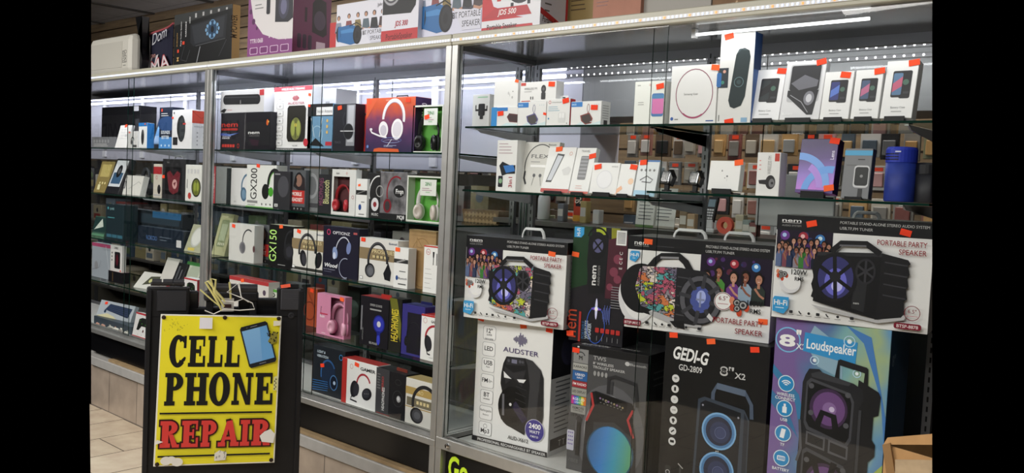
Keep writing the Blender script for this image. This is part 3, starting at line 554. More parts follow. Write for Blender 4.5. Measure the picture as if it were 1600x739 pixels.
def case(x0, x1, label, doors, shelves, stds, solid_rail, deck, top_col):
    t = empty('display_case', T((x0, 0, .369)), label, 'display case'); t.matrix_world = T((0, 0, 0)); 
    g = .004; x0 += g/2; x1 -= g/2
    one('kick_panel', t, (x0+.03, .02, .369), (x1-.03, .04, ZB), mat('#0b0b0d', .3), 0)
    one('kick_panel', t, (x0+.03, DP-.03, .369), (x1-.03, DP-.01, ZB), mat('#0b0b0d', .3), 0)
    for x in (x0, x1-.034):
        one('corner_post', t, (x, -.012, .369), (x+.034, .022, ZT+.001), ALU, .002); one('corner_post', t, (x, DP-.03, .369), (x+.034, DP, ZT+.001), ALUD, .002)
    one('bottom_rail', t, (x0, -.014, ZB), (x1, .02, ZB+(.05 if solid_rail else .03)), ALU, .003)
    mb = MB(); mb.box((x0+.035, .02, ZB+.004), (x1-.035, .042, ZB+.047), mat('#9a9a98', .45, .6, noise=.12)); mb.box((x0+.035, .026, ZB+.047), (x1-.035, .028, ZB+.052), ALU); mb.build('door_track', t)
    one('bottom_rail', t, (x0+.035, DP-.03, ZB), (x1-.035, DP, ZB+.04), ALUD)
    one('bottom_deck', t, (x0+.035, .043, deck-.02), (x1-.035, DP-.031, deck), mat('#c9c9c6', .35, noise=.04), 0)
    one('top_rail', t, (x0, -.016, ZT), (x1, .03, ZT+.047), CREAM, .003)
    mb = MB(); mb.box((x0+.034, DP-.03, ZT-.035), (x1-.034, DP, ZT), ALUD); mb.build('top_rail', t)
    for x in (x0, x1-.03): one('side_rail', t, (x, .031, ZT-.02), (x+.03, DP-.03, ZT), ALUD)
    one('top_board', t, (x0, .031, ZT), (x1, DP, ZT+.012), mat(top_col, .12, .3), 0)
    for i, (a, b) in enumerate(doors):
        pane('sliding_door', t, (a, .001+.011*i, ZB+.05), (b, .006+.011*i, ZT-.001))
    pane('side_glass', t, (x0+.012, .045, ZB+.05), (x0+.017, DP-.035, ZT-.025), 0); pane('side_glass', t, (x1-.017, .045, ZB+.05), (x1-.012, DP-.035, ZT-.025), 0)
    m_ = (x0+x1)/2
    for a, b in ((x0+.036, m_), (m_, x1-.036)): pane('back_glass', t, (a, DP-.02, ZB+.045), (b-.002, DP-.016, ZT-.04))
    for sx in stds:
        mb = MB(); mb.box((sx-.014, DP-.055, ZB+.04), (sx+.014, DP-.036, ZT-.038), ALUD)
        for i in range(50): z = ZB+.06+i*.033; mb.box((sx-.003, DP-.0556, z), (sx+.003, DP-.0548, z+.018), BLK)
        mb.build('slotted_standard', t)
    for a, b, z in shelves:
        s = pane('glass_shelf', t, (a, .05, z-.008), (b, DP-.08, z-.0003), 2, SHELFG)
        for sx in stds:
            if a-.06 <= sx <= b+.06:
                mb = MB(); mb.add([(sx-.003, .1, z-.009), (sx-.003, DP-.056, z-.009), (sx-.003, DP-.056, z-.055), (sx-.003, .12, z-.022), (sx+.003, .1, z-.009), (sx+.003, DP-.056, z-.009), (sx+.003, DP-.056, z-.055), (sx+.003, .12, z-.022)],
                              [(0, 1, 2, 3), (7, 6, 5, 4), (0, 4, 5, 1), (1, 5, 6, 2), (2, 6, 7, 3), (3, 7, 4, 0)], mat('#a5a4aa', .5)); mb.box((sx-.006, .085, z-.012), (sx+.006, .105, z-.0085), ALU); mb.build('shelf_bracket', t)
    # LED tape stuck along the front of the top rail
    mb = MB(); nx = int((x1-x0)/.0165)
    mb.box((x0, -.0195, ZT+.014), (x1, -.0165, ZT+.027), TAPE)
    for i in range(nx):
        x = x0+(i+.5)*.0165; mb.box((x-.003, -.0215, ZT+.017), (x+.003, -.0195, ZT+.024), LEDO if (solid_rail and i % 6 == 3) else LEDW)
    mb.build('led_tape', t)
    for (lx, lz) in ((doors[0][0]+.045, ZB+.025),):
        mb = MB(); mb.lathe([(.011, 0), (.012, .006), (.009, .012), (.004, .013)], mat('#c9c9c9', .2, 1), 16, T((lx, -.0145, lz)) @ R(90, 'X')); mb.box((lx-.0015, -.029, lz-.005), (lx+.0015, -.0272, lz+.005), BLK); mb.build('lock', t)
    return t
c1 = case(XL, -1.99, 'farthest display case on the left, filled with mice, keyboards and small speaker boxes', [(XL+.04, -2.935), (-3.035, -2.03)], [(XL+.03, -2.03, z) for z in (1.78, 1.465, 1.15, .855)], [-3.0, -2.06], False, .53, '#b4b4bc')
c2 = case(-1.99, -.002, 'middle display case of headphone boxes behind sliding glass', [(-1.95, -.925), (-1.016, -.04)], [(-1.95, -.04, z) for z in (1.78, 1.465, 1.15, .843)], [-1.1, -.06, -1.93], False, .53, '#b4b4bc')
c3 = case(-.002, XR, 'right display case with large party speaker boxes at the bottom', [(.035, 1.053), (.987, XR-.04)], [(.035, .965, 1.893), (.968, 1.93, 1.893), (.035, .965, 1.625), (.968, 1.93, 1.655)], [.03+.03, .95, 1.84], True, .535, '#8e8e90')
# lit tube clipped under the top of the right case
mb = MB(); mb.tube([(1.1, .11, 2.207), (1.70, .11, 2.21)], .0055, mat('#f2f4f4', .3, emit=2.2), 8); mb.box((1.085, .1, 2.195), (1.1, .12, 2.226), '#d9d9d9'); mb.build('led_tube', c3)
# lime lettering on the black base of the right case
a = Art(.3, .13); a.text('Go', .03, .06, .8, mat('#b9d82a', .5), bold=.05, wfix=.4); a.text('Go', .03, .06, .8, mat('#c6e62e', .5), bold=.02, wfix=.4); mb = MB(); a.onto(mb); mb.build('lime_lettering', c3, T((.045, .0195, .372)))
# ------------------------------------------------------------------ behind the cases
t = empty('wall_cabinet', T((0, 0, 0)), 'long white wall cabinet with lit LED bars behind the cases', 'cabinet')
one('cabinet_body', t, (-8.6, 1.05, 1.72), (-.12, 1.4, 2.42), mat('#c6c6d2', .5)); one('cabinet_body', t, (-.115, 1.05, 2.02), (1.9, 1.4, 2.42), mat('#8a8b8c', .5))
for x in np.arange(-8, -.3, .75):
    one('door_frame', t, (x, 1.03, 1.74), (x+.06, 1.049, 2.40), mat('#ececf2', .3), .002)
for z in (2.232, 2.272):
    mb = MB(); mb.tube([(-8.6, 1.0, z), (-.2, 1.0, z)], .0115, mat('#e9ecff', .3, emit=3.5), 8); mb.box((-8.6, 1.008, z-.01), (-.2, 1.03, z+.01), '#d9d9d9'); mb.build('led_bar', t)
    mb = MB(); mb.box((-.18, 1.0, z-.007), (1.9, 1.03, z+.007), mat('#6f6f72', .4)); e = mat('#ffffff', .3, emit=5)
    for i in range(56): mb.lathe([(.0045, 0), (.002, .004)], e, 8, T((-.16+i*.037, 1.0, z)) @ R(90, 'X'))
    mb.build('led_strip', t)
def cname(h):
    import colorsys
    r, g, b = [int(h.lstrip('#')[i:i+2], 16)/255 for i in (0, 2, 4)]; q, s, v = colorsys.rgb_to_hsv(r, g, b); q *= 360
    if s < .13: return 'black' if v < .25 else 'dark grey' if v < .42 else 'grey' if v < .68 else 'pale grey'
    n = 'red' if (q < 18 or q > 330) else 'brown' if (q < 46 and v < .5) else 'tan' if q < 56 else 'olive' if q < 80 else 'green' if q < 160 else 'blue'
    if n == 'red' and v > .75 and s < .4: n = 'pink'
    return ('dark ' if v < .42 and n != 'brown' else 'pale ' if v > .72 and s < .35 and n != 'pink' else '')+n
# stock shelving along the aisle
t = empty('stock_shelving', T((0, 0, 0)), 'dark stock shelving in the aisle behind the left cases', 'shelving')
for z in (.5, .82, 1.12, 1.42): one('shelf_board', t, (-8.2, 1.15, z-.02), (-.75, 1.5, z), mat('#3a3835', .6))
for x in np.arange(-8.2, -.7, 1.24): one('upright', t, (x, 1.5, 0), (x+.03, 1.53, 1.719), mat('#3a3a3c', .4))
one('back_panel', t, (-8.2, 1.531, 0), (-.7, 1.54, 1.71), mat('#4a473f', .6))
cols = ['#6b6a68', '#8d8a80', '#33404f', '#7c7454', '#443c3c', '#9c9a96', '#2c2c30', '#77705c', '#56616b', '#a39c8c', '#6b2f2c', '#4f5f43']
x = -7.9; i = 0
for zi, z in enumerate((.5, .82, 1.12, 1.42)):
    x = -8.0+.1*zi
    while x < -.95:
        w_ = random.uniform(.1, .26); h_ = random.uniform(.12, .24); c = random.choice(cols)
        mb = MB(); y = 1.17+random.uniform(0, .04); mb.box((0, 0, 0), (w_, .2, h_), mat(c, .5), bev=.002); a = Art(w_, h_); c2_ = random.choice(cols); a.rect(.12, .15, .88, .45, c2_); a.ell(.5, .68, .14, random.choice(cols)); a.onto(mb)
        o = mb.build('stock_box', None, T((x, y, z))); tag(o, '%s stock box with a %s band on the %s aisle shelf' % (cname(c), cname(c2_), ('lowest', 'second', 'third', 'top')[zi]), 'box', 'stock boxes on the aisle shelving'); x += w_+random.uniform(.005, .12)
# accessory packs hanging on the slatwall
pc = ['#b9b4a8', '#8e8a84', '#c9a878', '#cfccc6', '#a9aaa8', '#77787a', '#c4bcae', '#dad8d4', '#4a4a4c', '#9a6a60', '#d8d4cc', '#6b5a4a', '#5c6874', '#8a5550', '#85886c', '#d0a0a0', '#2e2e30', '#c9a06a', '#7a8890']
for r, z in enumerate((1.99, 1.83, 1.67, 1.51, 1.35)):
    x = -3.3+(r % 2)*.04
    while x < 1.75:
        if -.72 < x < -.33: x = -.32; continue
        w_ = random.uniform(.065, .105); h_ = random.uniform(.115, .145); y = 1.76+random.uniform(-.02, .02); c0 = random.choice(pc)
        mb = MB(); mb.box((0, 0, -h_), (w_, .018, 0), mat(c0, .45), bev=.002); c = random.choice(pc)
        mb.box((w_*.14, -.012, -h_*.86), (w_*.86, 0, -h_*.3), mat(c, .3), bev=.003); mb.tube([(w_/2, .012, -.006), (w_/2, .06, -.004), (w_/2, .139, 0)], .002, '#9a9a9a', 5)
        if random.random() < .35: mb.box((w_*.3, -.001, -h_*.22), (w_*.8, 0, -h_*.08), '#ff5230')
        o = mb.build('hanging_pack', None, T((x, y, z))); tag(o, '%s accessory pack with a %s blister, %s row of the slatwall' % (cname(c0), cname(c), ('top', 'second', 'third', 'fourth', 'lowest')[r]), 'accessory pack', 'accessory packs on the slatwall'); x += w_+random.uniform(.008, .03)
# back counter and what stands on it
t = empty('back_counter', T((0, 0, 0)), 'dark counter in the aisle behind the right case', 'counter')
one('countertop', t, (-.48, .8, 1.455), (1.75, 1.2, 1.48), mat('#57544f', .35)); one('counter_body', t, (-.46, .83, 0), (1.73, 1.18, 1.454), mat('#2a2a2c', .5))
CZ = 1.4805
def onc(px, Y=.95): return at(px, Y, CZ+.08)
mb = MB(); mb.lathe([(.028, 0), (.032, .004), (.032, .11), (.024, .135), (.011, .15), (.011, .165), (.013, .166), (.013, .18), (0.004, .181)], mat('#e6e6e0', .4), 18); tag(mb.build('spray_bottle', None, T((onc(850), .95, CZ)), True), 'white plastic bottle on the counter behind the right case', 'bottle')
for px, tx, lb in ((992, '#dcdcd4', 'left printed notice'), (1020, '#d6d6ce', 'right printed notice')):
    mb = MB(); mb.box((0, 0, 0), (.115, .003, .19), tx); a = Art(.115, .19); a.bars(.12, .88, .76, 9, .085, '#55555a', .018); a.onto(mb); mb.box((0, .0, -.0), (.115, .03, .012), '#6fb02c' if px == 992 else '#c9a878')
    tag(mb.build('notice_sheet', None, T((at(px, .93, CZ), .93, CZ)) @ R(-5, 'X') @ T((0, 0, .002))), lb+' standing on the counter behind the right case', 'notice')
mb = MB(); mb.box((0, 0, 0), (.07, .05, .02), '#dcdcdc', bev=.004); mb.box((.012, .01, .02), (.058, .03, .06), '#dcdcdc', bev=.004)
o = mb.build('card_terminal', None, T((at(1098, .93, CZ), .9, CZ))); tag(o, 'card terminal on a white stand on the back counter', 'card terminal')
mb = MB(); mb.box((0, 0, 0), (.05, .02, .12), '#1b1b1d', bev=.005); mb.box((.008, -.0015, .07), (.042, 0, .105), '#7a8f9a'); [mb.box((.009+.012*(i % 3), -.003, .012+.013*(i//3)), (.018+.012*(i % 3), 0, .02+.013*(i//3)), '#d9d9d9') for i in range(12)]; mb.build('keypad', o, T((.01, .01, .05)) @ R(-18, 'X'))
mb = MB(); mb.lathe([(.016, 0), (.038, 0), (.038, .022), (.016, .022), (.016, 0)], mat('#f26d5a', .5), 24, None, False); tag(mb.build('tape_roll', None, T((at(1125, .93, CZ)+.03, .93, CZ+.0385)) @ R(90, 'X')), 'coral roll of price labels on the back counter', 'label roll')
mb = MB(); mb.box((0, 0, .05), (.34, .02, .27), '#b4b5b4', bev=.006); mb.box((.12, .0, .0), (.22, .09, .008), '#9c9c9c', bev=.003); mb.box((.15, .021, .008), (.19, .035, .12), '#9c9c9c'); tag(mb.build('monitor', None, T((at(1180, .88, CZ+.1), .88, CZ))), 'back of a pale grey monitor on the counter behind the right case', 'monitor')
for i, (px, c, h_) in enumerate([(1147, '#c9c0a4', .09), (1158, '#9aa7a2', .07), (1168, '#8a5a58', .06), (1060, '#8c7a60', .1), (1072, '#c4a884', .08), (905, '#b8a46a', .11), (925, '#d9d9d4', .07), (870, '#7a7c80', .09)]):
    mb = MB(); mb.box((0, 0, 0), (.04, .04, h_), mat(c, .5), bev=.003); mb.box((.004, -.001, h_*.3), (.036, 0, h_*.7), '#ddd8cc'); tag(mb.build('counter_carton', None, T((at(px, .9, CZ), .9, CZ))), cname(c)+' small carton on the back counter, '+('beside the roll of price labels' if 1140 < px < 1175 else 'right of the printed notices' if px > 1000 else 'behind the leaning red box' if px > 890 else 'beside the white bottle'), 'carton', 'small cartons on the back counter')
# orange diagonal leaning box and woven basket
carton('leaning_box', 'red box with black lettering leaning behind the right case', 895, 917, 300, CZ, 1.05, .05, lambda a: (a.poly([(.2, .3), (.8, .3), (.8, .95), (.2, .95)], '#1a1a1a'), a.text('SUPERATE', .68, .36, .16, '#e9d8c0', rot=90, bold=.03, wfix=.55), a.rect(0, 0, 1, .12, '#d9a03c')), base='#c24a30', yaw=0, H=.26, W=.07)
mb = MB(); bx = at(722, .62, 1.46)
mb.prism([(.02, 0), (.26, 0), (.28, .09), (0, .09)], 0, .14, mat('#7d6648', .7, noise=.3))
for i in range(9):
    for j in range(2): mb.box((-.011, -.003, -.011), (.011, 0, .011), mat('#a58c66', .7), T((.035+i*.027, .0, .028+j*.036)) @ R(45, 'Y'))
tag(mb.build('woven_basket', None, T((at(722, .85, 1.5), .85, 1.42))), 'brown woven basket seen between the cases', 'basket')
one('basket_stand', None, (at(722, .85, 1.5)-.05, .82, 0), (at(722, .85, 1.5)+.28, 1.02, 1.4195), mat('#4c4a48', .5)); tag(bpy.data.objects['basket_stand'], 'plain dark stand under the woven basket', 'stand')
# ================================================================== OBJECTS
# ------------------------------------------------------------------ A-frame sign
SO = CAM + ray(228, 440)*3.58; SO[2] = 0
dx = Vector((.49, .872, 0)).normalized(); dyv = Vector((-dx.y, dx.x, 0))
SM = Matrix(((dx.x, dyv.x, 0, SO[0]), (dx.y, dyv.y, 0, SO[1]), (0, 0, 1, 0), (0, 0, 0, 1))) @ T((0, 0, .003))
PL = mat('#17171a', .42, noise=.15); PL2 = mat('#26262a', .5)
S = empty('sidewalk_sign', SM, 'black plastic A-frame sign with a yellow cell phone repair board', 'sign')
LM = R(-3, 'X')
mb = MB()
mb.box((0, 0, 0), (.625, .03, 1.055), PL, LM, .006); mb.box((.0, .0, 1.04), (.165, .032, 1.17), PL, LM, .006); mb.box((.515, 0, 1.04), (.625, .032, 1.17), PL, LM, .006)
mb.box((0, -.012, 0), (.022, .0, 1.16), PL, LM, .004); mb.box((.603, -.012, 0), (.625, .0, 1.16), PL, LM, .004); mb.box((.04, -.006, 1.07), (.155, 0, 1.155), PL2, LM, .003)
mb.box((.16, -.004, 1.043), (.52, 0, 1.055), PL2, LM, .002)
mb.build('front_panel', S)
mb = MB(); mb.box((0, 0, 0), (.625, .025, 1.1), PL, T((0, .33, 0)) @ R(12, 'X'), .006); mb.box((0, 0, 1.09), (.2, .025, 1.17), PL, T((0, .33, 0)) @ R(12, 'X'), .006); mb.box((.36, 0, 1.09), (.625, .025, 1.14), PL, T((0, .33, 0)) @ R(12, 'X'), .006)
mb.build('rear_panel', S)
mb = MB()
for x in (.02, .062, .104): mb.tube([(x, .06, 1.187), (x+.036, .06, 1.187)], .014, PL2, 12)
mb.tube([(.015, .06, 1.18), (.145, .06, 1.18)], .008, PL, 8); mb.build('hinge', S)
mb = MB(); mb.box((.53, -.008, 1.075), (.612, 0, 1.165), mat('#3a3a3e', .45), LM, .003); a = Art(.082, .09)
for v in (.78, .68, .58): a.line([(.15, v), (.85, v-.02)], .02, '#4a4a50')
mb2 = MB(); a.onto(mb2); mb.add([LM @ (Vector(v)+Vector((.53, -.009, 1.075))) for v in mb2.v], mb2.f, mat('#4a4a50')); mb.lathe([(.013, 0), (.013, .004), (.007, .005), (.005, .002)], PL2, 14, LM @ T((.575, 0, 1.052)) @ R(90, 'X')); mb.box((.556, -.002, 1.166), (.604, .02, 1.186), PL, LM, .003)
mb.build('latch_plate', S)
mb = MB()
for x in (.23, .405): mb.box((x, .02, 1.03), (x+.03, .05, 1.15), PL, LM, .005)
mb.tube([(.235, .0, 1.175), (.43, .0, 1.172)], .018, PL2, 14); mb.box((.22, .005, 1.11), (.44, .05, 1.155), PL2, LM, .012); mb.build('carry_handle', S)
mb = MB(); mb.tube([(.318, -.02, 1.20), (.322, -.022, 1.17), (.325, -.02, 1.13)], .006, mat('#d8cf86', .6), 6, flat=.5); mb.build('yellow_tie', S)
mb = MB(); YT = mat('#dfd68c', .6)
mb.tube([(.305, -.03, 1.12), (.27, -.034, 1.16), (.235, -.03, 1.205), (.225, -.028, 1.20), (.25, -.03, 1.16), (.285, -.034, 1.10), (.25, -.035, 1.13), (.205, -.03, 1.17)], .005, YT, 6, flat=.45)
mb.tube([(.3, -.03, 1.1), (.262, -.036, 1.16), (.265, -.03, 1.21), (.245, -.03, 1.215), (.262, -.034, 1.15), (.29, -.03, 1.085)], .005, YT, 6, flat=.45); mb.build('yellow_tie', S)
mb = MB(); WS = mat('#dcdad4', .6)
mb.tube([(.225, -.03, 1.085), (.26, -.032, 1.07), (.3, -.03, 1.09), (.36, -.03, 1.085), (.42, -.032, 1.09), (.41, -.03, 1.115), (.36, -.034, 1.14), (.31, -.03, 1.16), (.35, -.026, 1.195), (.37, -.03, 1.13), (.34, -.034, 1.12), (.285, -.03, 1.125)], .0022, WS, 6)
mb.tube([(.355, -.03, 1.2), (.365, -.034, 1.14), (.395, -.033, 1.12)], .0022, WS, 6); mb.build('string', S)
mb = MB(); mb.box((.29, -.006, 1.07), (.34, -.003, 1.125), '#c9c6c0', LM); mb.box((.3, -.0075, 1.085), (.33, -.006, 1.1), '#3a1f22', LM); mb.build('paper_tag', S)
mb = MB(); mb.box((-.02, -.001, -.007), (.02, 0, .007), mat('#ff6a4a', .6), LM @ T((.548, -.009, 1.178)) @ R(-8, 'Y')); mb.build('price_sticker', S)
# yellow board: slab-serif lettering drawn from strokes
def serif(a, ch, x, y, w, h, m, t=.33, sw=.13, g=0.0):
    """one heavy slab-serif letter in a w x h cell; g grows every stroke for the outline copy"""
    k = a.W/a.H
    def rc(x0, y0, x1, y1): a.rect(x+x0*w-g/k, y+y0*h-g, x+x1*w+g/k, y+y1*h+g, m)
    def pl(pts):
        c = (sum(p[0] for p in pts)/len(pts), sum(p[1] for p in pts)/len(pts)); q = []
        for px_, py_ in pts: q.append((x+px_*w+(g/k if px_ > c[0] else -g/k), y+py_*h+(g if py_ > c[1] else -g)))
        a.poly(q, m)
    def stem(cx, y0=0, y1=1, s0=True, s1=True, tt=t):
        rc(cx-tt/2, y0, cx+tt/2, y1); e = tt/2+.1
        if s0: rc(cx-e, y0, cx+e, y0+sw); 
        if s1: rc(cx-e, y1-sw, cx+e, y1)
    def bowl(cx, cy, rx, ry, th, tv, a0, a1):   # elliptical band, thick at its sides
        vs = []; n = 26
        for i in range(n+1):
            q = math.radians(a0+(a1-a0)*i/n); c, s = math.cos(q), math.sin(q)
            vs.append(((x+(cx+rx*c)*w)*a.W+g*a.H*c, (y+(cy+ry*s)*h)*a.H+g*a.H*s)); vs.append(((x+(cx+(rx-th)*c)*w)*a.W-g*a.H*c, (y+(cy+(ry-tv)*s)*h)*a.H-g*a.H*s))
        a.raw(vs, [(2*i, 2*i+1, 2*i+3, 2*i+2) for i in range(n)], m)
    if ch == 'C': bowl(.54, .5, .5, .53, t+.03, .15, 48, 316); rc(.84, .6, .99, 1.0); pl([(.62, .9), (.86, .76), (.99, .66), (.99, .76), (.8, 1.0)]); pl([(.72, .08), (.95, .2), (.99, .3), (.9, .33), (.7, .2)])
    elif ch == 'E': stem(.3); rc(.3, .88, .92, 1); rc(.3, 0, .95, .13); rc(.3, .44, .68, .57); rc(.84, .66, .95, 1); rc(.86, 0, .99, .36); rc(.64, .34, .74, .68)
    elif ch == 'L': stem(.32); rc(.3, 0, .95, .13); rc(.86, 0, .99, .4)
    elif ch == 'P': stem(.3); bowl(.5, .73, .46, .27, t, .12, -90, 90); rc(.3, .88, .52, 1); rc(.3, .46, .52, .58)
    elif ch == 'R': stem(.28, tt=t); bowl(.48, .75, .42, .25, t-.03, .12, -90, 90); rc(.28, .88, .5, 1); rc(.28, .5, .5, .61); pl([(.45, .5), (.68, .5), (.9, .12), (.9, 0), (.66, 0)]); rc(.68, 0, 1.02, .12)
    elif ch == 'H': stem(.22, tt=t-.03); stem(.78, tt=t-.03); rc(.3, .44, .7, .57)
    elif ch == 'O': bowl(.5, .5, .5, .53, t, .14, 0, 360)
    elif ch == 'N': stem(.2, tt=.15); stem(.82, tt=.15, s0=False); pl([(.1, 1), (.36, 1), (.9, .0), (.68, 0)])
    elif ch == 'I': stem(.5, tt=.55); rc(0, 0, 1, sw); rc(0, 1-sw, 1, 1)
    elif ch == 'A': pl([(.6, .96), (.38, .96), (.06, 0), (.24, 0)]); pl([(.4, .96), (.66, 1), (.98, 0), (.68, 0)]); rc(.26, .25, .7, .37); rc(-.04, 0, .34, sw); rc(.6, 0, 1.04, sw)
BW, BH = .475, .617
bd = Art(BW, BH, .00008)
bd.rrect(.012, .009, .988, .991, '#f1e430', .01)
bd.text
for s, (u, v, wd, h) in (('CELL', (.075, .655, .585, .205)), ('PHONE', (.055, .40, .90, .215))):
    ws = {'C': 1.05, 'E': 1.05, 'L': .95, 'P': 1.05, 'H': 1.2, 'O': 1.15, 'N': 1.2}; tot = sum(ws[c] for c in s)+.08*(len(s)-1); x = u
    for c in s: cw = wd*ws[c]/tot; serif(bd, c, x, v, cw, h, '#161616'); x += cw+wd*.08/tot
for lay, g, m in ((0, .0105, '#3a1512'), (1, .0, '#d9403a')):
    ws = {'R': 1.2, 'E': 1.08, 'P': 1.05, 'A': 1.25, 'I': .6}; s = 'REPAIR'; tot = sum(ws[c] for c in s)+.13*5; x = .04; wd = .905
    for c in s: cw = wd*ws[c]/tot; serif(bd, c, x, .125, cw, .175, m, t=.34, sw=.16, g=g if not lay else .0); x += cw+wd*.13/tot
bd.rect(.03, .345, .955, .357, '#161616'); bd.rect(.03, .062, .955, .074, '#161616')
# picture of a phone, tilted
def ph(u, v): c, s = math.cos(math.radians(13)), math.sin(math.radians(13)); return (.80+(u*c-v*s*-1*-1)*.1/1, .80)
c_, s_ = math.cos(math.radians(16)), math.sin(math.radians(16))
def pq(x, y):
    x *= 1.13; y *= 1.13; X = x*c_-y*s_; Y = x*s_+y*c_; return (.81+X/BW, .808+Y/BH)
bd.poly([pq(-.044, -.078), (pq(.044, -.078)), pq(.05, -.07), pq(.05, .07), pq(.044, .078), pq(-.044, .078), pq(-.05, .07), pq(-.05, -.07)], '#1d2026')
bd.raw([(p[0]*BW, p[1]*BH) for p in (pq(-.045, -.062), pq(.045, -.062), pq(.045, .062), pq(-.045, .062))], [(0, 1, 2, 3)], gradient('phone_picture', [(0, '#2a66b8'), (1, '#8fc4ee')], (0, 0, 1), .35, .66))
bd.poly([pq(-.0, -.062), pq(.045, -.062), pq(.045, .062), pq(.02, .062)], '#6aa6dc'); bd.line([pq(-.012, .07), pq(.012, .07)], .004, '#8a8f96'); bd.ell(*pq(-.025, .07), .004, '#555b66'); bd.line([pq(-.012, -.07), pq(.012, -.07)], .005, '#7a7f88')
# worn patches, tape and scratches
bd.rect(.315, .91, .42, .985, '#ebe9f0'); bd.poly([(.93, .935), (.99, .94), (.99, .97), (.93, .97)], '#ece7d2')
for (u, v, r) in ((.1, .04, .035), (.14, .045, .03), (.19, .03, .035)): bd.ell(u, v, r, '#e8e4da', r*.8)
bd.poly([(.49, .03), (.585, .035), (.59, .085), (.53, .1), (.49, .08)], '#e8e4da'); bd.poly([(.88, .15), (.98, .14), (.99, .2), (.95, .235), (.9, .22), (.86, .19)], '#ebe8e2'); bd.poly([(.0, .145), (.07, .165), (.02, .18)], '#ebe8e2')
bd.poly([(.89, .83), (.93, .9), (.965, .89), (.97, .83), (.92, .81)], '#8e8638'); 
rr = random.Random(3)
for i in range(26): u, v = rr.uniform(.88, .975), rr.uniform(.82, .9); bd.ell(u, v, rr.uniform(.002, .006), '#2a2a18', n=7)
for i in range(22): u, v = rr.uniform(.03, .22), rr.uniform(.9, .975); bd.line([(u, v), (u+rr.uniform(-.01, .012), v-rr.uniform(.003, .015))], .0018, '#5a5530')
for i in range(14): u, v = rr.uniform(.49, .59), rr.uniform(.03, .09); bd.line([(u, v), (u+.004, v+.014)], .003, '#77746a')
bd.poly([(.955, .5), (.99, .5), (.99, .6), (.955, .59)], '#dcd89a'); [bd.ell(.965+.01*(i % 2), .51+.013*i, .005, '#3a3a20', n=7) for i in range(6)]
mb = MB(); mb.box((0, 0, 0), (BW, .004, BH), mat('#ece9dc', .45), bev=.001); bd.onto(mb)
BM = T((.045, -.018, .447)) @ R(-3, 'X') @ R(1.2, 'Y')
board = mb.build('yellow_board', S, BM); board['label'] = 'yellow board reading cell phone repair'
mb = MB()
for u, v in ((.025, .98), (.52, .985), (.975, .985), (.03, .015), (.97, .02)): mb.lathe([(.006, 0), (.0085, .001), (.0085, .003), (.004, .004)], mat('#3a2c20', .5, .5), 12, T((u*BW, -.001, v*BH)) @ R(90, 'X'))
mb.build('screw', board)

# ------------------------------------------------------------------ headphones as solid things (inside window boxes)
def headphones(label, M, s, band, cup, pad, group=None):
    t = empty('headphones', M, label, 'headphones', group); mb = MB()
    pts = [(.075*s*math.cos(math.radians(a)), 0, .09*s+.085*s*math.sin(math.radians(a))) for a in range(-12, 193, 12)]
    mb.tube(pts, .006*s, mat(band, .35), 8, flat=2.0); mb.build('headband', t, smooth=True)
    for sg in (-1, 1):
        Mc = T((sg*.073*s, 0, .045*s)) @ R(sg*14, 'Y') @ R(90 if sg > 0 else -90, 'Y') @ R(sg*0, 'X')
        mb = MB(); Mf = T((sg*.062*s, -.004, .042*s)) @ R(sg*-25, 'Z') @ R(90, 'X') @ Matrix.Diagonal((.8, 1.15, 1, 1)); mb.lathe([(.0, 0), (.024*s, 0), (.034*s, .004), (.036*s, .012), (.03*s, .02), (.018*s, .022), (.016*s, .019), (0, .019)], mat(cup, .3), 22, Mf, False); c = mb.build('ear_cup', t, smooth=True)
        mb = MB(); mb.lathe([(.018*s, -.014), (.034*s, -.012), (.037*s, -.004), (.033*s, .0), (.018*s, 0)], mat(pad, .6), 22, Mf, False); mb.build('ear_cushion', c, smooth=True)
    return t
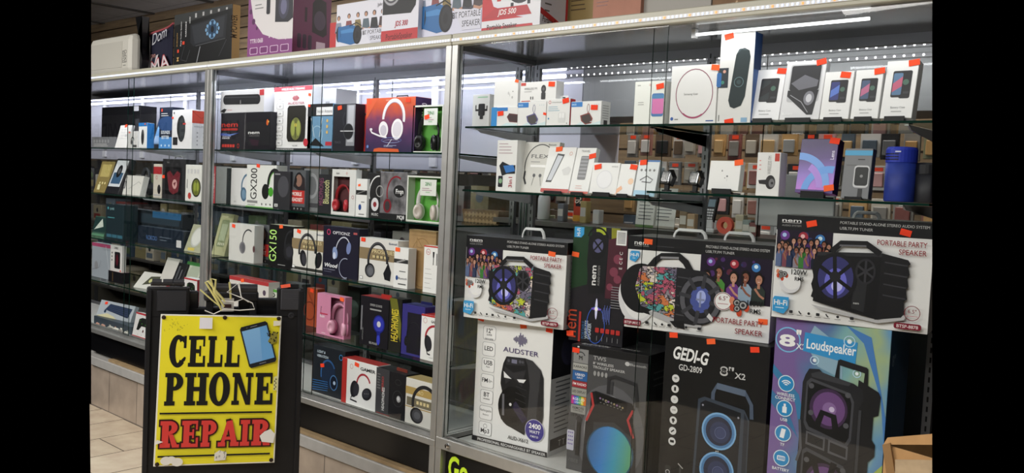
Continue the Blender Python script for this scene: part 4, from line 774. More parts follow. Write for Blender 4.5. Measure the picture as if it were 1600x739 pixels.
def window_box(name, label, x0, x1, ytop, z, Y, D_, frame, inner, hpc, hplabel, card=None, wr=(.05, .05, .95, .95), base=None, art=None, st=(), s=1.0, hu=.5, yaw=0, group=None, hgroup=None, fr=.006):
    D = D_*.62
    X0 = at(x0, Y, z); M = T((X0, Y, z)) @ R(yaw, 'Z'); P0 = np.array((X0, Y, z)); d = np.array(M.col[0][:3])
    W = solve(lambda t: proj(P0+d*t)[0], x1, .2); H = solve(lambda t: proj(P0+np.array((0, 0, t)))[1], ytop, .2)
    fm, im = mat(frame, .4), mat(inner, .5); mb = MB(); e = .0018
    u0, v0, u1, v1 = wr
    mb.box((0, D-e, 0), (W, D, H), im); mb.box((0, e, 0), (e, D-e, H), fm); mb.box((W-e, e, 0), (W, D-e, H), fm); mb.box((e, e, 0), (W-e, D-e, e), fm); mb.box((e, e, H-e), (W-e, D-e, H), fm)
    for q in ((0, 0, 1, v0), (0, v1, 1, 1), (0, v0, u0, v1), (u1, v0, 1, v1)):
        if q[2] > q[0] and q[3] > q[1]: mb.box((q[0]*W, 0, q[1]*H), (q[2]*W, e, q[3]*H), fm)
    if art: a = Art(W, H); art(a); a.onto(mb)
    o = mb.build(name, None, M); tag(o, label, 'box', group)
    pane('window_film', o, (u0*W, .0005, v0*H), (u1*W, .0012, v1*H), 1, FILM)
    if card:
        mb = MB(); q = card[0]; mb.box((q[0]*W, -.0012, q[1]*H), (q[2]*W, -.0002, q[3]*H), '#dfe3dc'); a = Art((q[2]-q[0])*W, (q[3]-q[1])*H); card[1](a); m2 = MB(); a.onto(m2)
        for f, mi in zip(m2.f, m2.m): mb.add([Vector(m2.v[i])+Vector((q[0]*W, -.0012, q[1]*H)) for i in f], [list(range(len(f)))], m2.mats[mi])
        mb.build('name_card', o)
    for k in st: sticker(o, k[0], k[1], W, H, *(k[2:]))
    sc = s*H/.19
    headphones(hplabel, M @ T((W*hu, D*.5, max(.004, v0*H+.003))), sc, *hpc, group=hgroup)
    return o

# ------------------------------------------------------------------ RIGHT CASE, bottom: big party speaker cartons
DK = .5355
audb = carton('speaker_box', 'white 12 inch super woofer speaker box with a purple sound-wave logo', 738, 855, 494, DK, .13, .27, audster,
    lambda a: (a.rect(0, .6, 1, 1, '#26262c'), a.rect(0, 0, 1, .6, '#d9d9d9'), a.bars(.15, .56, .5, 12, .035, '#77777c', .01), a.rect(.05, .04, .95, .13, '#2a2a2e'), a.text('T T', .3, .055, .05, '#ddd', wmax=.5), a.ell(.5, .8, .12, '#3c3c55')), yaw=8, st=[(.05, .985), (.62, .975), (.95, .975)])
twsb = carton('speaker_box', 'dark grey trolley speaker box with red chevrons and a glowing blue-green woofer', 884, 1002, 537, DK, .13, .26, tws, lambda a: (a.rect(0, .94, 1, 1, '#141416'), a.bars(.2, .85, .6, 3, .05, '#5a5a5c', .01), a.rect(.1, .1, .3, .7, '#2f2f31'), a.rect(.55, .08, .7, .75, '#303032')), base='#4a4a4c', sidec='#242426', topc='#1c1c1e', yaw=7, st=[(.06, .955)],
    top=lambda a: (a.text('BLUETOOTH', .08, .1, .12, '#d9d9d9', wmax=.35), a.text('WIRELESS', .55, .2, .08, '#bbb', wmax=.25)))
gedib = carton('speaker_box', 'black twin 8 inch speaker box with pale blue ringed woofers', 1026, 1187, 519, DK, .13, .27, gedi, base='#0f0f11', yaw=6, st=[(.08, .99), (.45, .985), (.86, .975)])
loudg = gradient('printed_blue_haze', [(.0, '#7a629c'), (.15, '#5a78a4'), (.33, '#7fb0b4'), (.48, '#a3b88c'), (.6, '#6a9cc0'), (.8, '#4a6aa8')], (1, 0, -.12), .35, .5, .3)
loudb = carton('speaker_box', 'blue and violet loudspeaker box showing a twin-woofer trolley speaker', 1192, 1368, 494, DK, .13, .24, loud, lambda a: (a.rect(0, 0, 1, 1, '#2f4a68'), a.text('8"', .12, .84, .05, '#7f95ac', bold=.03), a.rect(.3, .1, .34, .8, '#3d5a78')), base=loudg, yaw=5)
def top_of(o): W, D, H = o['wdh']; return o.location.z+H+.0008
TI = '#26262a'
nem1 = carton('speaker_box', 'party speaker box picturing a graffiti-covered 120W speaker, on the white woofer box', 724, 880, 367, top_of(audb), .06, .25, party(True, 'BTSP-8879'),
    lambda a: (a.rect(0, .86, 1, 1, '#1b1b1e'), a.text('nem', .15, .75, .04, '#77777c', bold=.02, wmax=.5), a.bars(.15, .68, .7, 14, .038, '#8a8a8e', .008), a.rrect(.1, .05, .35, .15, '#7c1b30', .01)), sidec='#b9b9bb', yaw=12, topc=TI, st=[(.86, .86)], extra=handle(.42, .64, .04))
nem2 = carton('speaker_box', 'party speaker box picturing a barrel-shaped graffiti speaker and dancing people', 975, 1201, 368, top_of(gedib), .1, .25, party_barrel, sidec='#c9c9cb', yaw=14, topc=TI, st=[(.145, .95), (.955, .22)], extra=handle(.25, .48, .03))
mb = MB(); W, D, H = nem2['wdh']; mb.tube([(W*(.6+.2*(.5-.5*math.cos(math.pi*k/12))), D*.6, H+.03*min(1, 1.5*math.sin(math.pi*k/12))-.001) for k in range(13)], .003, mat('#dcdcdc', .4), 6, flat=2.4); mb.build('carry_handle', nem2)
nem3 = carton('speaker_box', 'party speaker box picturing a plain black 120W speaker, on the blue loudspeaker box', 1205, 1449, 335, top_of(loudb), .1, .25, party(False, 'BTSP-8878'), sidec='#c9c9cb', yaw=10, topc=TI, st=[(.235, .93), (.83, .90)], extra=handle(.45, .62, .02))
def nemv(a):
    a.poly([(0, 1), (.35, 1), (.3, .5), (0, .45)], '#1d3a22'); a.poly([(.42, 1), (.6, 1), (.62, .86), (.45, .84)], '#a8b832'); a.poly([(.7, 1), (.86, 1), (.8, .7), (.72, .8)], '#8a8a28'); a.poly([(.66, .9), (1, .95), (1, .4), (.64, .4)], '#48202c')
    for u, v, r in ((.84, .74, .04), (.78, .63, .04), (.85, .57, .035), (.72, .5, .03)): a.ell(u, v, r, '#7a3a4c')
    a.poly([(.3, .92), (.62, .94), (.66, .8), (.62, .44), (.34, .42), (.28, .7)], '#16161a'); a.ell(.46, .84, .09, '#101014', .12); a.ell(.47, .84, .05, '#5a5a80', .06); a.line([(.4, .88), (.54, .8)], .015, '#111'); a.line([(.54, .88), (.4, .8)], .015, '#111'); a.ring(.46, .9, .1, .015, '#0c0c0e', a0=10, a1=170)
    a.text('nem', .46, .5, .055, '#dedede', rot=90, bold=.03, wfix=.17); a.text('AUDIO SYSTEM', .53, .5, .02, '#9a9a9a', rot=90, wfix=.17)
    a.poly([(.02, .9), (.02, .99), (.2, .99), (.2, .93), (.15, .9)], '#3a9bd6'); a.text('Hi-Fi', .13, .91, .035, '#eee', rot=90, bold=.02, wmax=.07)
    a.rect(.8, .86, .98, .985, '#e4e4e4'); [a.rect(.82, .875+i*.011, .96, .879+i*.011, '#222') for i in range(9)]
    a.text('nem', .14, .03, .13, '#b8452c', rot=90, bold=.0, wfix=.24); a.rect(.185, .0, .225, .26, '#a8302c'); a.text('PORTABLE', .3, .03, .03, '#3a6a9c', rot=90, wfix=.15); a.text('WIRELESS', .36, .03, .03, '#c8d4e0', rot=90, wfix=.16, bold=.02); a.text('SPEAKER', .42, .03, .03, '#c8d4e0', rot=90, wfix=.14, bold=.02)
    a.ell(.5, .3, .012, '#dcdcff', .09); a.ell(.5, .3, .05, '#8a5ac8', .012); a.ring(.5, .16, .09, .006, '#3a62c8', ry=.16); a.ell(.5, .3, .016, '#ffffff', .02)
    for i in range(5): a.rrect(.5+i*.095, .1, .57+i*.095, .14, '#b8302c', .006); a.rect(.53+i*.095, .03, .54+i*.095, .07, '#8a8a8c')
    for i in range(9): a.rect(.62+i*.016, .22-.02*(i % 3), .628+i*.016, .3+.02*(i % 3), '#5a6ab0')
    for i, v in enumerate((.78, .74, .7, .66)): a.text('CE'[i % 2], .93, v, .03, '#ddd', rot=90)
    a.bars(.76, .5, .2, 9, .022, '#8a8a8e', .006)
carton('speaker_box', 'tall dark box lettered sideways between the two white party speaker boxes', 888, 972, 352, top_of(twsb), .19, .14, nemv, base='#1c1a20', sidec='#1c1a1e', yaw=8, st=[(.06, .75), (.03, .06)])

# ------------------------------------------------------------------ RIGHT CASE, top shelf
A1, A2 = 1.8932, 1.6252; A2r = 1.6552
def lab(s): return s
def earb(a): a.poly([(.1, .0), (.3, .9), (.9, .95), (.9, .05)], '#efefef')
carton('accessory_box', 'white car phone holder box, first on the upper right-case shelf', 737, 763, 148, A1, .14, .04, lambda a: (a.rect(.3, .9, .9, .93, '#9ad0a8'), a.rrect(.36, .36, .75, .72, '#1d1d20', .04), a.rect(.18, .5, .36, .56, '#1d1d20'), a.rect(.75, .5, .9, .56, '#1d1d20'), a.rect(.18, .5, .24, .68, '#1d1d20'), a.rect(.84, .5, .9, .66, '#1d1d20'), a.rrect(.46, .26, .66, .4, '#2c2c30', .02)), yaw=0)
b = carton('speaker_box', 'blue-sided white box with a dark red bar speaker, under the plain earbud box', 767, 808, 168, A1, .1, .06, lambda a: (a.rect(0, 0, .22, 1, '#2a8ad0'), a.rect(.22, .8, .62, .98, '#2a7cc8'), a.poly([(.6, .5), (.68, .68), (1, .62), (1, .2), (.7, .24)], '#5a2c30'), a.poly([(.64, .52), (.7, .62), (1, .56), (1, .26), (.72, .3)], '#3c2428'), a.poly([(.3, 0), (.6, .2), (1, .12), (1, 0)], '#cfe6ea')), st=[(.36, .68)])
carton('earbud_box', 'plain white earbud box stacked on the blue-sided speaker box', 771, 808, 127, top_of(b), .108, .04, lambda a: (a.ell(.62, .52, .04, '#c9c9c9', .06), a.ell(.78, .36, .04, '#bcbcbc', .05), a.rect(.66, .4, .68, .5, '#b9b9b9'), a.ell(.8, .58, .02, '#333')), st=[(.95, .96, .010)])
def spk(band, body, blue=True):
    def f(a):
        a.rect(0, .78, .38, .98, '#2a7cc8'); a.text('BASS', .03, .84, .08, '#bfe0f4', bold=.02, wmax=.3); a.poly([(.1, 0), (.4, .18), (.7, .08), (1, .2), (1, 0)], '#cfe2e6'); a.ring(.58, .72, .07, .02, band, ry=.17); a.line([(.58, .56), (.56, .5)], .03, band)
        a.poly([(.32, .42), (.62, .54), (.74, .3), (.7, .1), (.5, .05), (.36, .2)], band); a.poly([(.36, .4), (.62, .49), (.7, .28), (.66, .12), (.5, .09), (.4, .2)], body); [a.ell(.78+.07*i, .86, .02, '#b9cdd6') for i in range(3)]; a.line([(.66, .16), (.78, .2), (.72, .06)], .02, '#dfeef0')
    return f
b = carton('speaker_box', 'small white box with a square speaker on a purple loop, beside the bar speaker box', 808, 852, 160, A1, .1, .06, spk('#5a548c', '#4a4444'), st=[(.97, .5, .008)])
carton('transmitter_box', 'white wireless FM transmitter box stacked on the purple-loop speaker box', 812, 868, 129, top_of(b), .104, .05, lambda a: (a.rect(.02, .82, .16, .97, '#c2453a'), a.text('WIRELESS FM', .12, .6, .12, '#666', wmax=.36), a.bars(.12, .5, .3, 1, .1, '#aaa', .03), a.ell(.66, .62, .16, '#2a2a2c', .2), a.rrect(.6, .1, .72, .45, '#2a2a2c', .05), a.ell(.66, .62, .08, '#55555a'), a.rect(.05, .02, .3, .06, '#c2453a'), [a.rect(q, .12, q+.025, .26, '#333') for q in (.3, .36)]), st=[(.88, .84)])
b = carton('earbud_box', 'white earbud box with red side and a bat-wing logo disc, on the upper right-case shelf', 853, 889, 155, A1, .1, .035, lambda a: (a.ell(.13, .88, .06, '#c24a4a'), a.ell(.13, .88, .04, '#e9e9e9'), a.text('motorola', .24, .85, .07, '#888', wfix=.62), a.bars(.08, .7, .5, 3, .07, '#8ab4c8', .02), a.rrect(.52, .12, .82, .5, '#dcdcdc', .05), a.rrect(.56, .3, .66, .48, '#efefef', .02), a.rrect(.68, .3, .78, .48, '#efefef', .02), a.ell(.1, .28, .035, '#3a8ab8'), a.ell(.9, .1, .025, '#888')), sidec='#b02c34', st=[(.82, .92)], yaw=0, topc='#dedede')
mb = MB(); W, D, H = b['wdh']; mb.prism([(W*.3, 0), (W*.7, 0), (W*.68, .016), (W*.32, .016)], 0, .001, '#dedede', T((0, D-.001, H))); mb.box((W*.44, D-.0015, H+.005), (W*.56, D-.0009, H+.01), '#222'); mb.build('hang_tab', b)
carton('speaker_box', 'small white box with a brown speaker on a red loop, end of its shelf row', 891, 938, 159, A1, .1, .06, spk('#8a3a34', '#3c2c28'), lambda a: ([a.rect(.15, .8-i*.1, .8, .84-i*.1, '#b9b9b9') for i in range(6)], a.rect(.3, .06, .7, .24, '#444')), st=[(.78, .74)])
carton('speaker_box', 'slim white box with a pink and blue light speaker, beside the door edge', 989, 1035, 128, A1, .12, .08, lambda a: (a.text('icon', .1, .9, .035, '#444', bold=.02), a.ring(.52, .915, .022, .007, '#c2453a'), a.rrect(.6, .2, 1.0, .72, '#4a7cb8', .05), a.rrect(.62, .26, 1.0, .66, '#e07ab8', .04), a.rect(.62, .6, 1, .68, '#4a8ac0'), a.bars(.14, .52, .25, 2, .05, '#999', .012), a.rect(.1, .03, .3, .04, '#999')), st=[(.86, .875)], base='#eceee8')
carton('headset_box', 'white neckband headset box with a large pink circular band', 1045, 1117, 104, A1, .1, .05, lambda a: (a.ring(.52, .52, .36, .014, '#8a3a5a', ry=.42), a.ring(.52, .52, .35, .006, '#d89ab8', ry=.40, a0=200, a1=340), a.ring(.52, .52, .36, .03, '#a8456a', ry=.42, a0=235, a1=300), a.text('Samsung Gear', .3, .5, .035, '#777', wmax=.42), a.ell(.06, .1, .03, '#2c5aa8'), a.rect(.12, .08, .2, .1, '#888'), a.rect(.8, .05, .96, .07, '#3a5a9c')), st=[(.95, .94)])
mb = MB(); W, D, H = .03, .001, .09
carton('doorbell_box', 'tall white box with a slanted dark teal oval device and blue side', 1119, 1172, 53, A1, .095, .06, lambda a: (a.rect(0, .4, .28, .62, '#1f2c38'), a.ell(.12, .46, .02, '#3a8a78'), a.ell(.16, .58, .018, '#d8a090'), a.rrect(-.06, .41, .08, .57, '#2a6ab0', .02), a.poly([(.48, .76), (.56, .82), (.72, .83), (.86, .8), (.9, .73), (.8, .3), (.7, .2), (.5, .17), (.38, .19), (.32, .26)], '#16282c'), a.line([(.52, .78), (.62, .82), (.78, .81)], .01, '#4a5a60'), a.ell(.6, .46, .055, '#6a8a90'), a.ell(.6, .46, .05, '#16282c'), a.ell(.6, .46, .025, '#33484c'), a.rect(.5, .925, .62, .94, '#f6f6f6'), a.rect(.72, .02, .9, .07, '#8ab0d0'), a.rect(.05, .03, .08, .1, '#888')), lambda a: (a.rect(0, 0, 1, 1, '#2c5a9c'), a.rect(0, .6, 1, 1, '#1f3a66')), st=[(.24, .965), (.38, .025)], base='#e4e4e2', yaw=4)
def easel_box(name, label, x0, x1, ytop, z, Y, D, art, tilt, lift=.012, **k):
    o = carton(name, label, x0, x1, ytop, z+lift, Y, D, art, tilt=tilt, **k)
    W = o['wdh'][0]; H = o['wdh'][2]; X = o.location.x
    mb = MB(); tn = math.tan(math.radians(tilt)); m = mat('#1a1a1c', .35)
    mb.box((W*.18, -.008, 0), (W*.82, .005, lift-.004), m, bev=.001); mb.box((W*.18, -.010, 0), (W*.82, -.006, lift+.006), m, bev=.001)
    for u in (.26, .68): mb.tube([(W*u, .012, .004), (W*u+.003, D/math.cos(math.radians(tilt))+.012+tn*H*.5, lift+H*.5)], .003, m, 6); mb.box((W*u-.006, .0, 0), (W*u+.006, D+.05, .005), m)
    e = mb.build('display_stand', None, T((X, Y, z+.0003))); tag(e, 'small black stand under the '+' '.join(label.split(',')[0].split()[:11]), 'stand')
    return o
def batt(c1, c2, glow=0):
    def f(a):
        a.rrect(.24, .36, .6, .82, '#2a2a2e', .03); a.rrect(.5, .34, .84, .82, '#202024', .03); a.rrect(.27, .4, .56, .78, c1, .02); a.poly([(.27, .6), (.56, .72), (.56, .55), (.27, .45)], c2); a.ell(.67, .62, .05, '#4a6a5c'); a.rect(.62, .42, .8, .46, '#3a3a40'); a.text('Battery Case', .3, .17, .035, '#888', wmax=.45); a.bars(.33, .11, .4, 1, .05, '#aaa', .014)
    return f
easel_box('battery_case_box', 'white battery case box nearest the tall doorbell box', 1169, 1216, 110, A1, .11, .03, batt('#2a3034', '#1a1a1e'), 12, st=[(.87, .955)], base='#ececee')
easel_box('battery_case_box', 'white battery case box with a large cut-out window onto the black case', 1217, 1279, 97, A1, .11, .03, lambda a: (a.rrect(.12, .3, .92, .94, '#b9babd', .04), a.rrect(.15, .5, .89, .92, '#26262a', .03), a.poly([(.12, .5), (.12, .4), (.68, .08), (.82, .08), (.9, .5)], '#26262a'), a.poly([(.18, .62), (.5, .76), (.86, .66), (.84, .56), (.4, .5)], '#6a6a72'), a.ell(.68, .36, .09, '#7c7c84', .12), a.ell(.68, .36, .05, '#c9c9cf', .07), a.line([(.2, .42), (.5, .3), (.7, .12)], .012, '#9a9aa0'), a.text('Battery', .06, .08, .045, '#f8f8f8', wmax=.35)), 11, st=[(.87, .965)], base='#dcdcde')
easel_box('battery_case_box', 'white battery case box with a blue-swirl phone picture', 1280, 1325, 113, A1, .11, .03, batt('#343a78', '#5a78c8'), 10, st=[(.72, .92)])
easel_box('battery_case_box', 'white battery case box with a pink phone picture, second from the right end', 1328, 1371, 110, A1, .11, .03, batt('#4a5a78', '#b86a8c'), 10, st=[(.86, .96)])
easel_box('battery_case_box', 'white battery case box at the right end of the top shelf', 1374, 1424, 96, A1, .11, .04, batt('#5a7a9c', '#c0607c'), 12, st=[(.85, .95)])
# second shelf
carton('charger_box', 'white three-in-one charger box with a blue phone, left end of second shelf', 774, 805, 219, A2, .1, .05, lambda a: (a.bars(.1, .92, .7, 4, .06, '#b8a0a8', .015), a.poly([(.15, .5), (.3, .58), (.75, .5), (.95, .52), (.95, .35), (.55, .34), (.3, .3)], '#1d2228'), a.poly([(.35, .5), (.85, .52), (.95, .4), (.5, .36)], '#3a78c0'), a.rrect(.12, .08, .35, .3, '#2a2a30', .02), a.ell(.24, .2, .05, '#8ab08a'), a.text('3in1', .82, .08, .1, '#a8404c', rot=90, bold=.03, wmax=.24)), yaw=-4)
carton('headset_box', 'white neckband earphone box with a dark round neckband', 807, 866, 222, A2+.0, .12, .03, lambda a: (a.ring(.55, .52, .4, .02, '#2a2a2e', ry=.44, a0=-20, a1=205), a.line([(.17, .42), (.16, .28), (.22, .16)], .045, '#2a2a2e'), a.text('FLEX', .3, .68, .08, '#4a4a4e', wfix=.46), a.bars(.3, .6, .4, 1, .1, '#999', .015), [a.ell(q, .34-.0*q, .035, '#55555a') for q in (.42, .58)], a.line([(.42, .32), (.38, .14)], .01, '#777'), a.line([(.58, .32), (.62, .14)], .01, '#777'), a.line([(.9, .4), (.88, .2), (.8, .1)], .02, '#2a2a2e'), a.rect(.3, .5, .7, .55, '#f6f6f6'), a.text('Bluetooth', .72, .93, .035, '#333', wmax=.24)), tilt=6, base='#d4d3ce')
easel_box('charger_box', 'white leaning box with a slanted phone and red foot', 844, 887, 230, A2, .085, .025, lambda a: (a.rect(0, 0, 1, .08, '#b8342c'), a.poly([(.12, .22), (.32, .22), (.62, .84), (.36, .86)], '#2a2a2e'), a.poly([(.16, .26), (.32, .26), (.57, .8), (.38, .82)], '#c9ccd4'), a.poly([(.62, .5), (.72, .38), (.9, .4), (.94, .52), (.84, .58)], '#d4d4d4'), a.ring(.84, .86, .04, .01, '#d89a8c')), 14, lift=.006, st=[(.38, .955)])
easel_box('charger_box', 'white leaning box with a grey cushioned phone picture', 888, 918, 231, A2, .088, .025, lambda a: (a.rect(0, 0, 1, .05, '#c24a3a'), a.text('TRAVEL', .25, .9, .05, '#555', wmax=.5), a.rrect(.3, .3, .72, .82, '#77777b', .03), [a.rect(.32, .36+i*.08, .7, .4+i*.08, '#9a9aa0') for i in range(6)], a.bars(.3, .16, .5, 2, .05, '#d8a8a0', .012)), 14, lift=.006, st=[(.88, .82)])
easel_box('charger_box', 'white square box with a faint round charging pad', 920, 962, 254, A2, .086, .025, lambda a: (a.ell(.5, .46, .3, '#dcdce0'), a.ell(.5, .46, .27, '#e9e9ec'), a.text('verizon', .7, .86, .06, '#999', wmax=.25)), 10, lift=.01, st=[(.2, .86)])
easel_box('charger_box', 'white box with a pale orange print, beside the square charging pad box', 960, 987, 256, A2, .086, .02, lambda a: (a.ell(.8, .45, .1, '#eec8a8'), a.poly([(0, 0), (.4, .2), (.3, .3), (0, .16)], '#eeb48c')), 12, lift=.008, st=[(.85, .9)])
easel_box('earphone_pack', 'white and blue framed pack with a pair of sketched earphones', 989, 1022, 250, A2, .086, .02, lambda a: (a.rect(0, .95, 1, 1, '#2a6cb0'), a.rect(0, 0, 1, .05, '#2a8ac8'), a.rect(0, 0, 1, .16, '#9cc8e0'), [a.ell(.2+.2*i, .72, .035, '#777') for i in range(4)], a.line([(.2, .44), (.5, .56), (.8, .46), (.7, .38), (.3, .4)], .03, '#6a6a70')), 12, lift=.008, st=[(.25, .93)], base='#dfe3e6')
def watch(label, px, z, Y, s=1.0, strap=True, pyc=None):
    X = at(px, Y, z+.05); t = empty('smartwatch', T((X, Y, z+.0003)), label, 'watch'); w_, h_ = .036*s, .045*s; zc = .052*s
    Mt = T((0, 0, zc)) @ R(-14, 'X') @ R(4, 'Y')
    mb = MB(); mb.box((-w_/2, 0, -h_/2), (w_/2, .01, h_/2), mat('#c9c9cc', .2, .9), Mt, .006); mb.build('watch_case', t)
    mb = MB(); mb.box((-w_/2+.003, -.001, -h_/2+.003), (w_/2-.003, .0, h_/2-.003), mat('#101114', .12), Mt, .002); a = Art(.02, .02); a.ring(.5, .5, .25, .06, '#c9c9c9'); a.ell(.5, .5, .1, '#c9c9c9'); m2 = MB(); a.onto(m2); mb.add([Mt @ (Vector(v)+Vector((-.01, -.0015, -.01))) for v in m2.v], m2.f, mat('#c9c9c9')); mb.build('watch_screen', t)
    mb = MB(); mb.box((-.014*s, .002, .0), (.014*s, .03, .006), '#1a1a1c', None, .002); mb.box((-.01, .012, .003), (.01, .022, zc), '#1a1a1c', None, .002); mb.build('watch_stand', t)
    if strap: mb = MB(); mb.tube([(w_*.1, .012, zc+h_*.45), (w_*.1, .04, zc+h_*.5), (w_*.1, .06, zc), (w_*.1, .04, zc-h_*.7), (w_*.1, .014, zc-h_*.45)], .008*s, '#232326', 8, flat=.3); mb.build('strap', t)
    return t
watch('dark square-faced smartwatch on a stand, left of the two', 1039, A2r, .1); watch('dark square-faced smartwatch on a stand, beside the second plain white box', 1083, A2r, .1)
easel_box('earbud_box', 'plain white square earbud box on the second right-case shelf', 1105, 1153, 251, A2r, .09, .03, lambda a: (a.ell(.42, .66, .02, '#777', .035), a.ell(.6, .48, .03, '#666', .03), a.ell(.53, .42, .02, '#999'), a.rect(.6, .3, .61, .4, '#ccc')), 7, st=[(.93, .95)])
carton('transmitter_box', 'white car transmitter box printed sideways, left of the purple box', 1180, 1216, 238, A2r, .09, .05, lambda a: (a.rect(.76, .8, .96, .98, '#c2453a'), a.text('WIRELESS FM', .62, .5, .09, '#8a8a8a', rot=90, wmax=.42), a.bars(.1, .8, .1, 3, .1, '#d88', .02), a.ell(.62, .32, .12, '#2c2a2c', .16), a.ell(.68, .3, .07, '#77777a', .1), a.ell(.7, .3, .03, '#2c2a2c'), a.poly([(.1, .36), (.5, .38), (.5, .26), (.14, .28)], '#2c2a2c')))
purp = gradient('printed_purple', [(0, '#c070d8'), (.35, '#8a6ac8'), (.7, '#4a2c78'), (1, '#351c5c')], (-.1, 0, 1), .3, .15)
easel_box('phone_box', 'purple phone box with light blue and lilac arcs', 1242, 1300, 217, A2r, .09, .045, lambda a: (a.ring(.0, .12, .62, .13, '#7aa6ea', a0=0, a1=90), a.ring(.86, .0, .5, .13, '#6aa0e8', a0=80, a1=180), a.ring(.0, .1, .5, .12, '#b08ae0', a0=0, a1=60), a.text('Lens', .93, .62, .07, '#e0d8f0', rot=90, bold=.02, wmax=.16), a.rect(0, 0, 1, .06, '#4a2c78')), 9, lift=.016, st=[(.9, .96), (.9, .1)], base=purp, sidec='#2c1a48')
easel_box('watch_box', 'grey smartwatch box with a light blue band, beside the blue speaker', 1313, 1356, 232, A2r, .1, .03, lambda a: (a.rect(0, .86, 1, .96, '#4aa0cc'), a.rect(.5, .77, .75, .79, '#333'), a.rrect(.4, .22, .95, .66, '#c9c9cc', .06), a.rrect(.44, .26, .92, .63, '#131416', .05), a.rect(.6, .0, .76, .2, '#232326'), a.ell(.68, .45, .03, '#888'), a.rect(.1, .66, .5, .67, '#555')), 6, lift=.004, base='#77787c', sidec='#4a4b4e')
def can(name, label, px, r, h, z, Y, c1, c2, vents=True):
    X = at(px, Y, z); t = empty(name, T((X, Y, z+.0003)), label, 'speaker')
    mb = MB(); mb.lathe([(r*.93, 0), (r, .004), (r, h*.72)], mat(c1, .55, noise=.25), 28); mb.build('body', t, smooth=True)
    mb = MB(); mb.lathe([(r*1.03, h*.72), (r*1.03, h*.95), (r*.93, h), (r*.4, h), (0.001, h)], mat(c2, .35), 28)
    if vents:
        for i in range(3):
            for j in range(4): an = math.radians(-110-j*18+20); mb.box((-.006, -.0012, -.0015), (.006, .001, .0015), '#10102c', T((r*1.03*math.cos(an), r*1.03*math.sin(an), h*(.77+.05*i))) @ R(math.degrees(an)+90, 'Z'))
        an = math.radians(-85); mb.box((-.008, -.0014, -.002), (.008, .001, .002), '#d0d4f0', T((r*1.03*math.cos(an), r*1.03*math.sin(an), h*.91)) @ R(math.degrees(an)+90, 'Z'))
    mb.build('top_cap', t); return t
can('cylinder_speaker', 'blue upright cylinder speaker on the second right-case shelf', 1404, .044, .165, A2r, .145, '#22358c', '#2a3aa8')
can('cylinder_speaker', 'black upright cylinder speaker beside the blue one', 1449, .04, .12, A2r, .17, '#1c1c22', '#141418', False)
# ------------------------------------------------------------------ flattened cardboard leaning in front of the right case
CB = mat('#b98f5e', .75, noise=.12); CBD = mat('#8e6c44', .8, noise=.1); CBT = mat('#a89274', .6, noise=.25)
B0 = CAM+ray(1382, 700)*2.2; ca = empty('cardboard_box', T((float(B0[0]), float(B0[1]), 0)) @ R(-15, 'Z'), 'open brown cardboard box with torn flaps in front of the right case', 'cardboard box')
zt = float((CAM+ray(1382, 694)*2.2)[2])
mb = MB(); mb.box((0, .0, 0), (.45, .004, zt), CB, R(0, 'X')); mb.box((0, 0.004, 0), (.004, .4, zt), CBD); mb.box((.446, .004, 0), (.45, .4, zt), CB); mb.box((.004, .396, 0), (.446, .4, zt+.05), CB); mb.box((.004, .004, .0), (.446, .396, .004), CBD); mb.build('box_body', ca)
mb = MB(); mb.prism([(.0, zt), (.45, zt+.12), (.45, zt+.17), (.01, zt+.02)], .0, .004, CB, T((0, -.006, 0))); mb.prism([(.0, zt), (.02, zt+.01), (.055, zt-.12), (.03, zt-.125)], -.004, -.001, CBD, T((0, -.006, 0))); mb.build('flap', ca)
mb = MB(); mb.prism([(.06, zt-.3), (.42, zt-.3), (.45, zt+.09), (.20, zt+.02), (.05, zt-.02), (.055, zt-.1)], -.03, -.026, CBT); mb.build('taped_flap', ca)
mb = MB(); mb.prism([(.12, zt-.3), (.45, zt-.3), (.45, zt-.03), (.14, zt-.05), (.11, zt-.07)], -.05, -.046, CB); mb.build('flap', ca)
# ------------------------------------------------------------------ MIDDLE CASE
S1, S2, S3, S4, S5 = 1.7802, 1.4652, 1.1502, .8432, .5302
def nemside(a):
    nemlogo(a, .02, .62, .14, '#c8362c', wf=.34); a.rect(.02, .52, .36, .58, '#a82c24'); a.text('PORTABLE', .04, .42, .04, '#8aa0c0', wmax=.2); a.text('WIRELESS', .04, .35, .045, '#e0e0e8', bold=.03, wfix=.18); a.text('SPEAKER', .04, .29, .045, '#e0e0e8', bold=.03, wfix=.16)
    a.poly([(0, .45), (.2, .42), (.4, .46), (.2, .36), (0, .38)], '#3a4a9c'); a.poly([(.0, .42), (.2, .4), (.36, .44), (.2, .38)], '#8ab0e8'); [a.rrect(.04+.055*i, .06, .085+.055*i, .14, '#c0362c', .01) for i in range(5)]; a.ring(.38, .1, .06, .015, '#c8362c')
    a.poly([(.48, .55), (.5, .7), (.62, .75), (1, .72), (1, .12), (.6, .1), (.5, .3)], '#1f1f23'); nemlogo(a, .58, .42, .09, '#e8e8e8', wf=.22); a.text('AUDIO SYSTEM', .6, .36, .025, '#999', wfix=.2); a.ell(.95, .72, .05, '#d8642c', .08); a.ell(.97, .74, .025, '#f0c060')
    a.poly([(.6, .3), (.66, .12), (.78, .1), (.8, .25)], '#33202c')
n = carton('speaker_box', 'black box with a red logo and dark speaker, under the white soundbar box', 344, 421, 177, S1, .058, .12, nemside, base='#16141c')
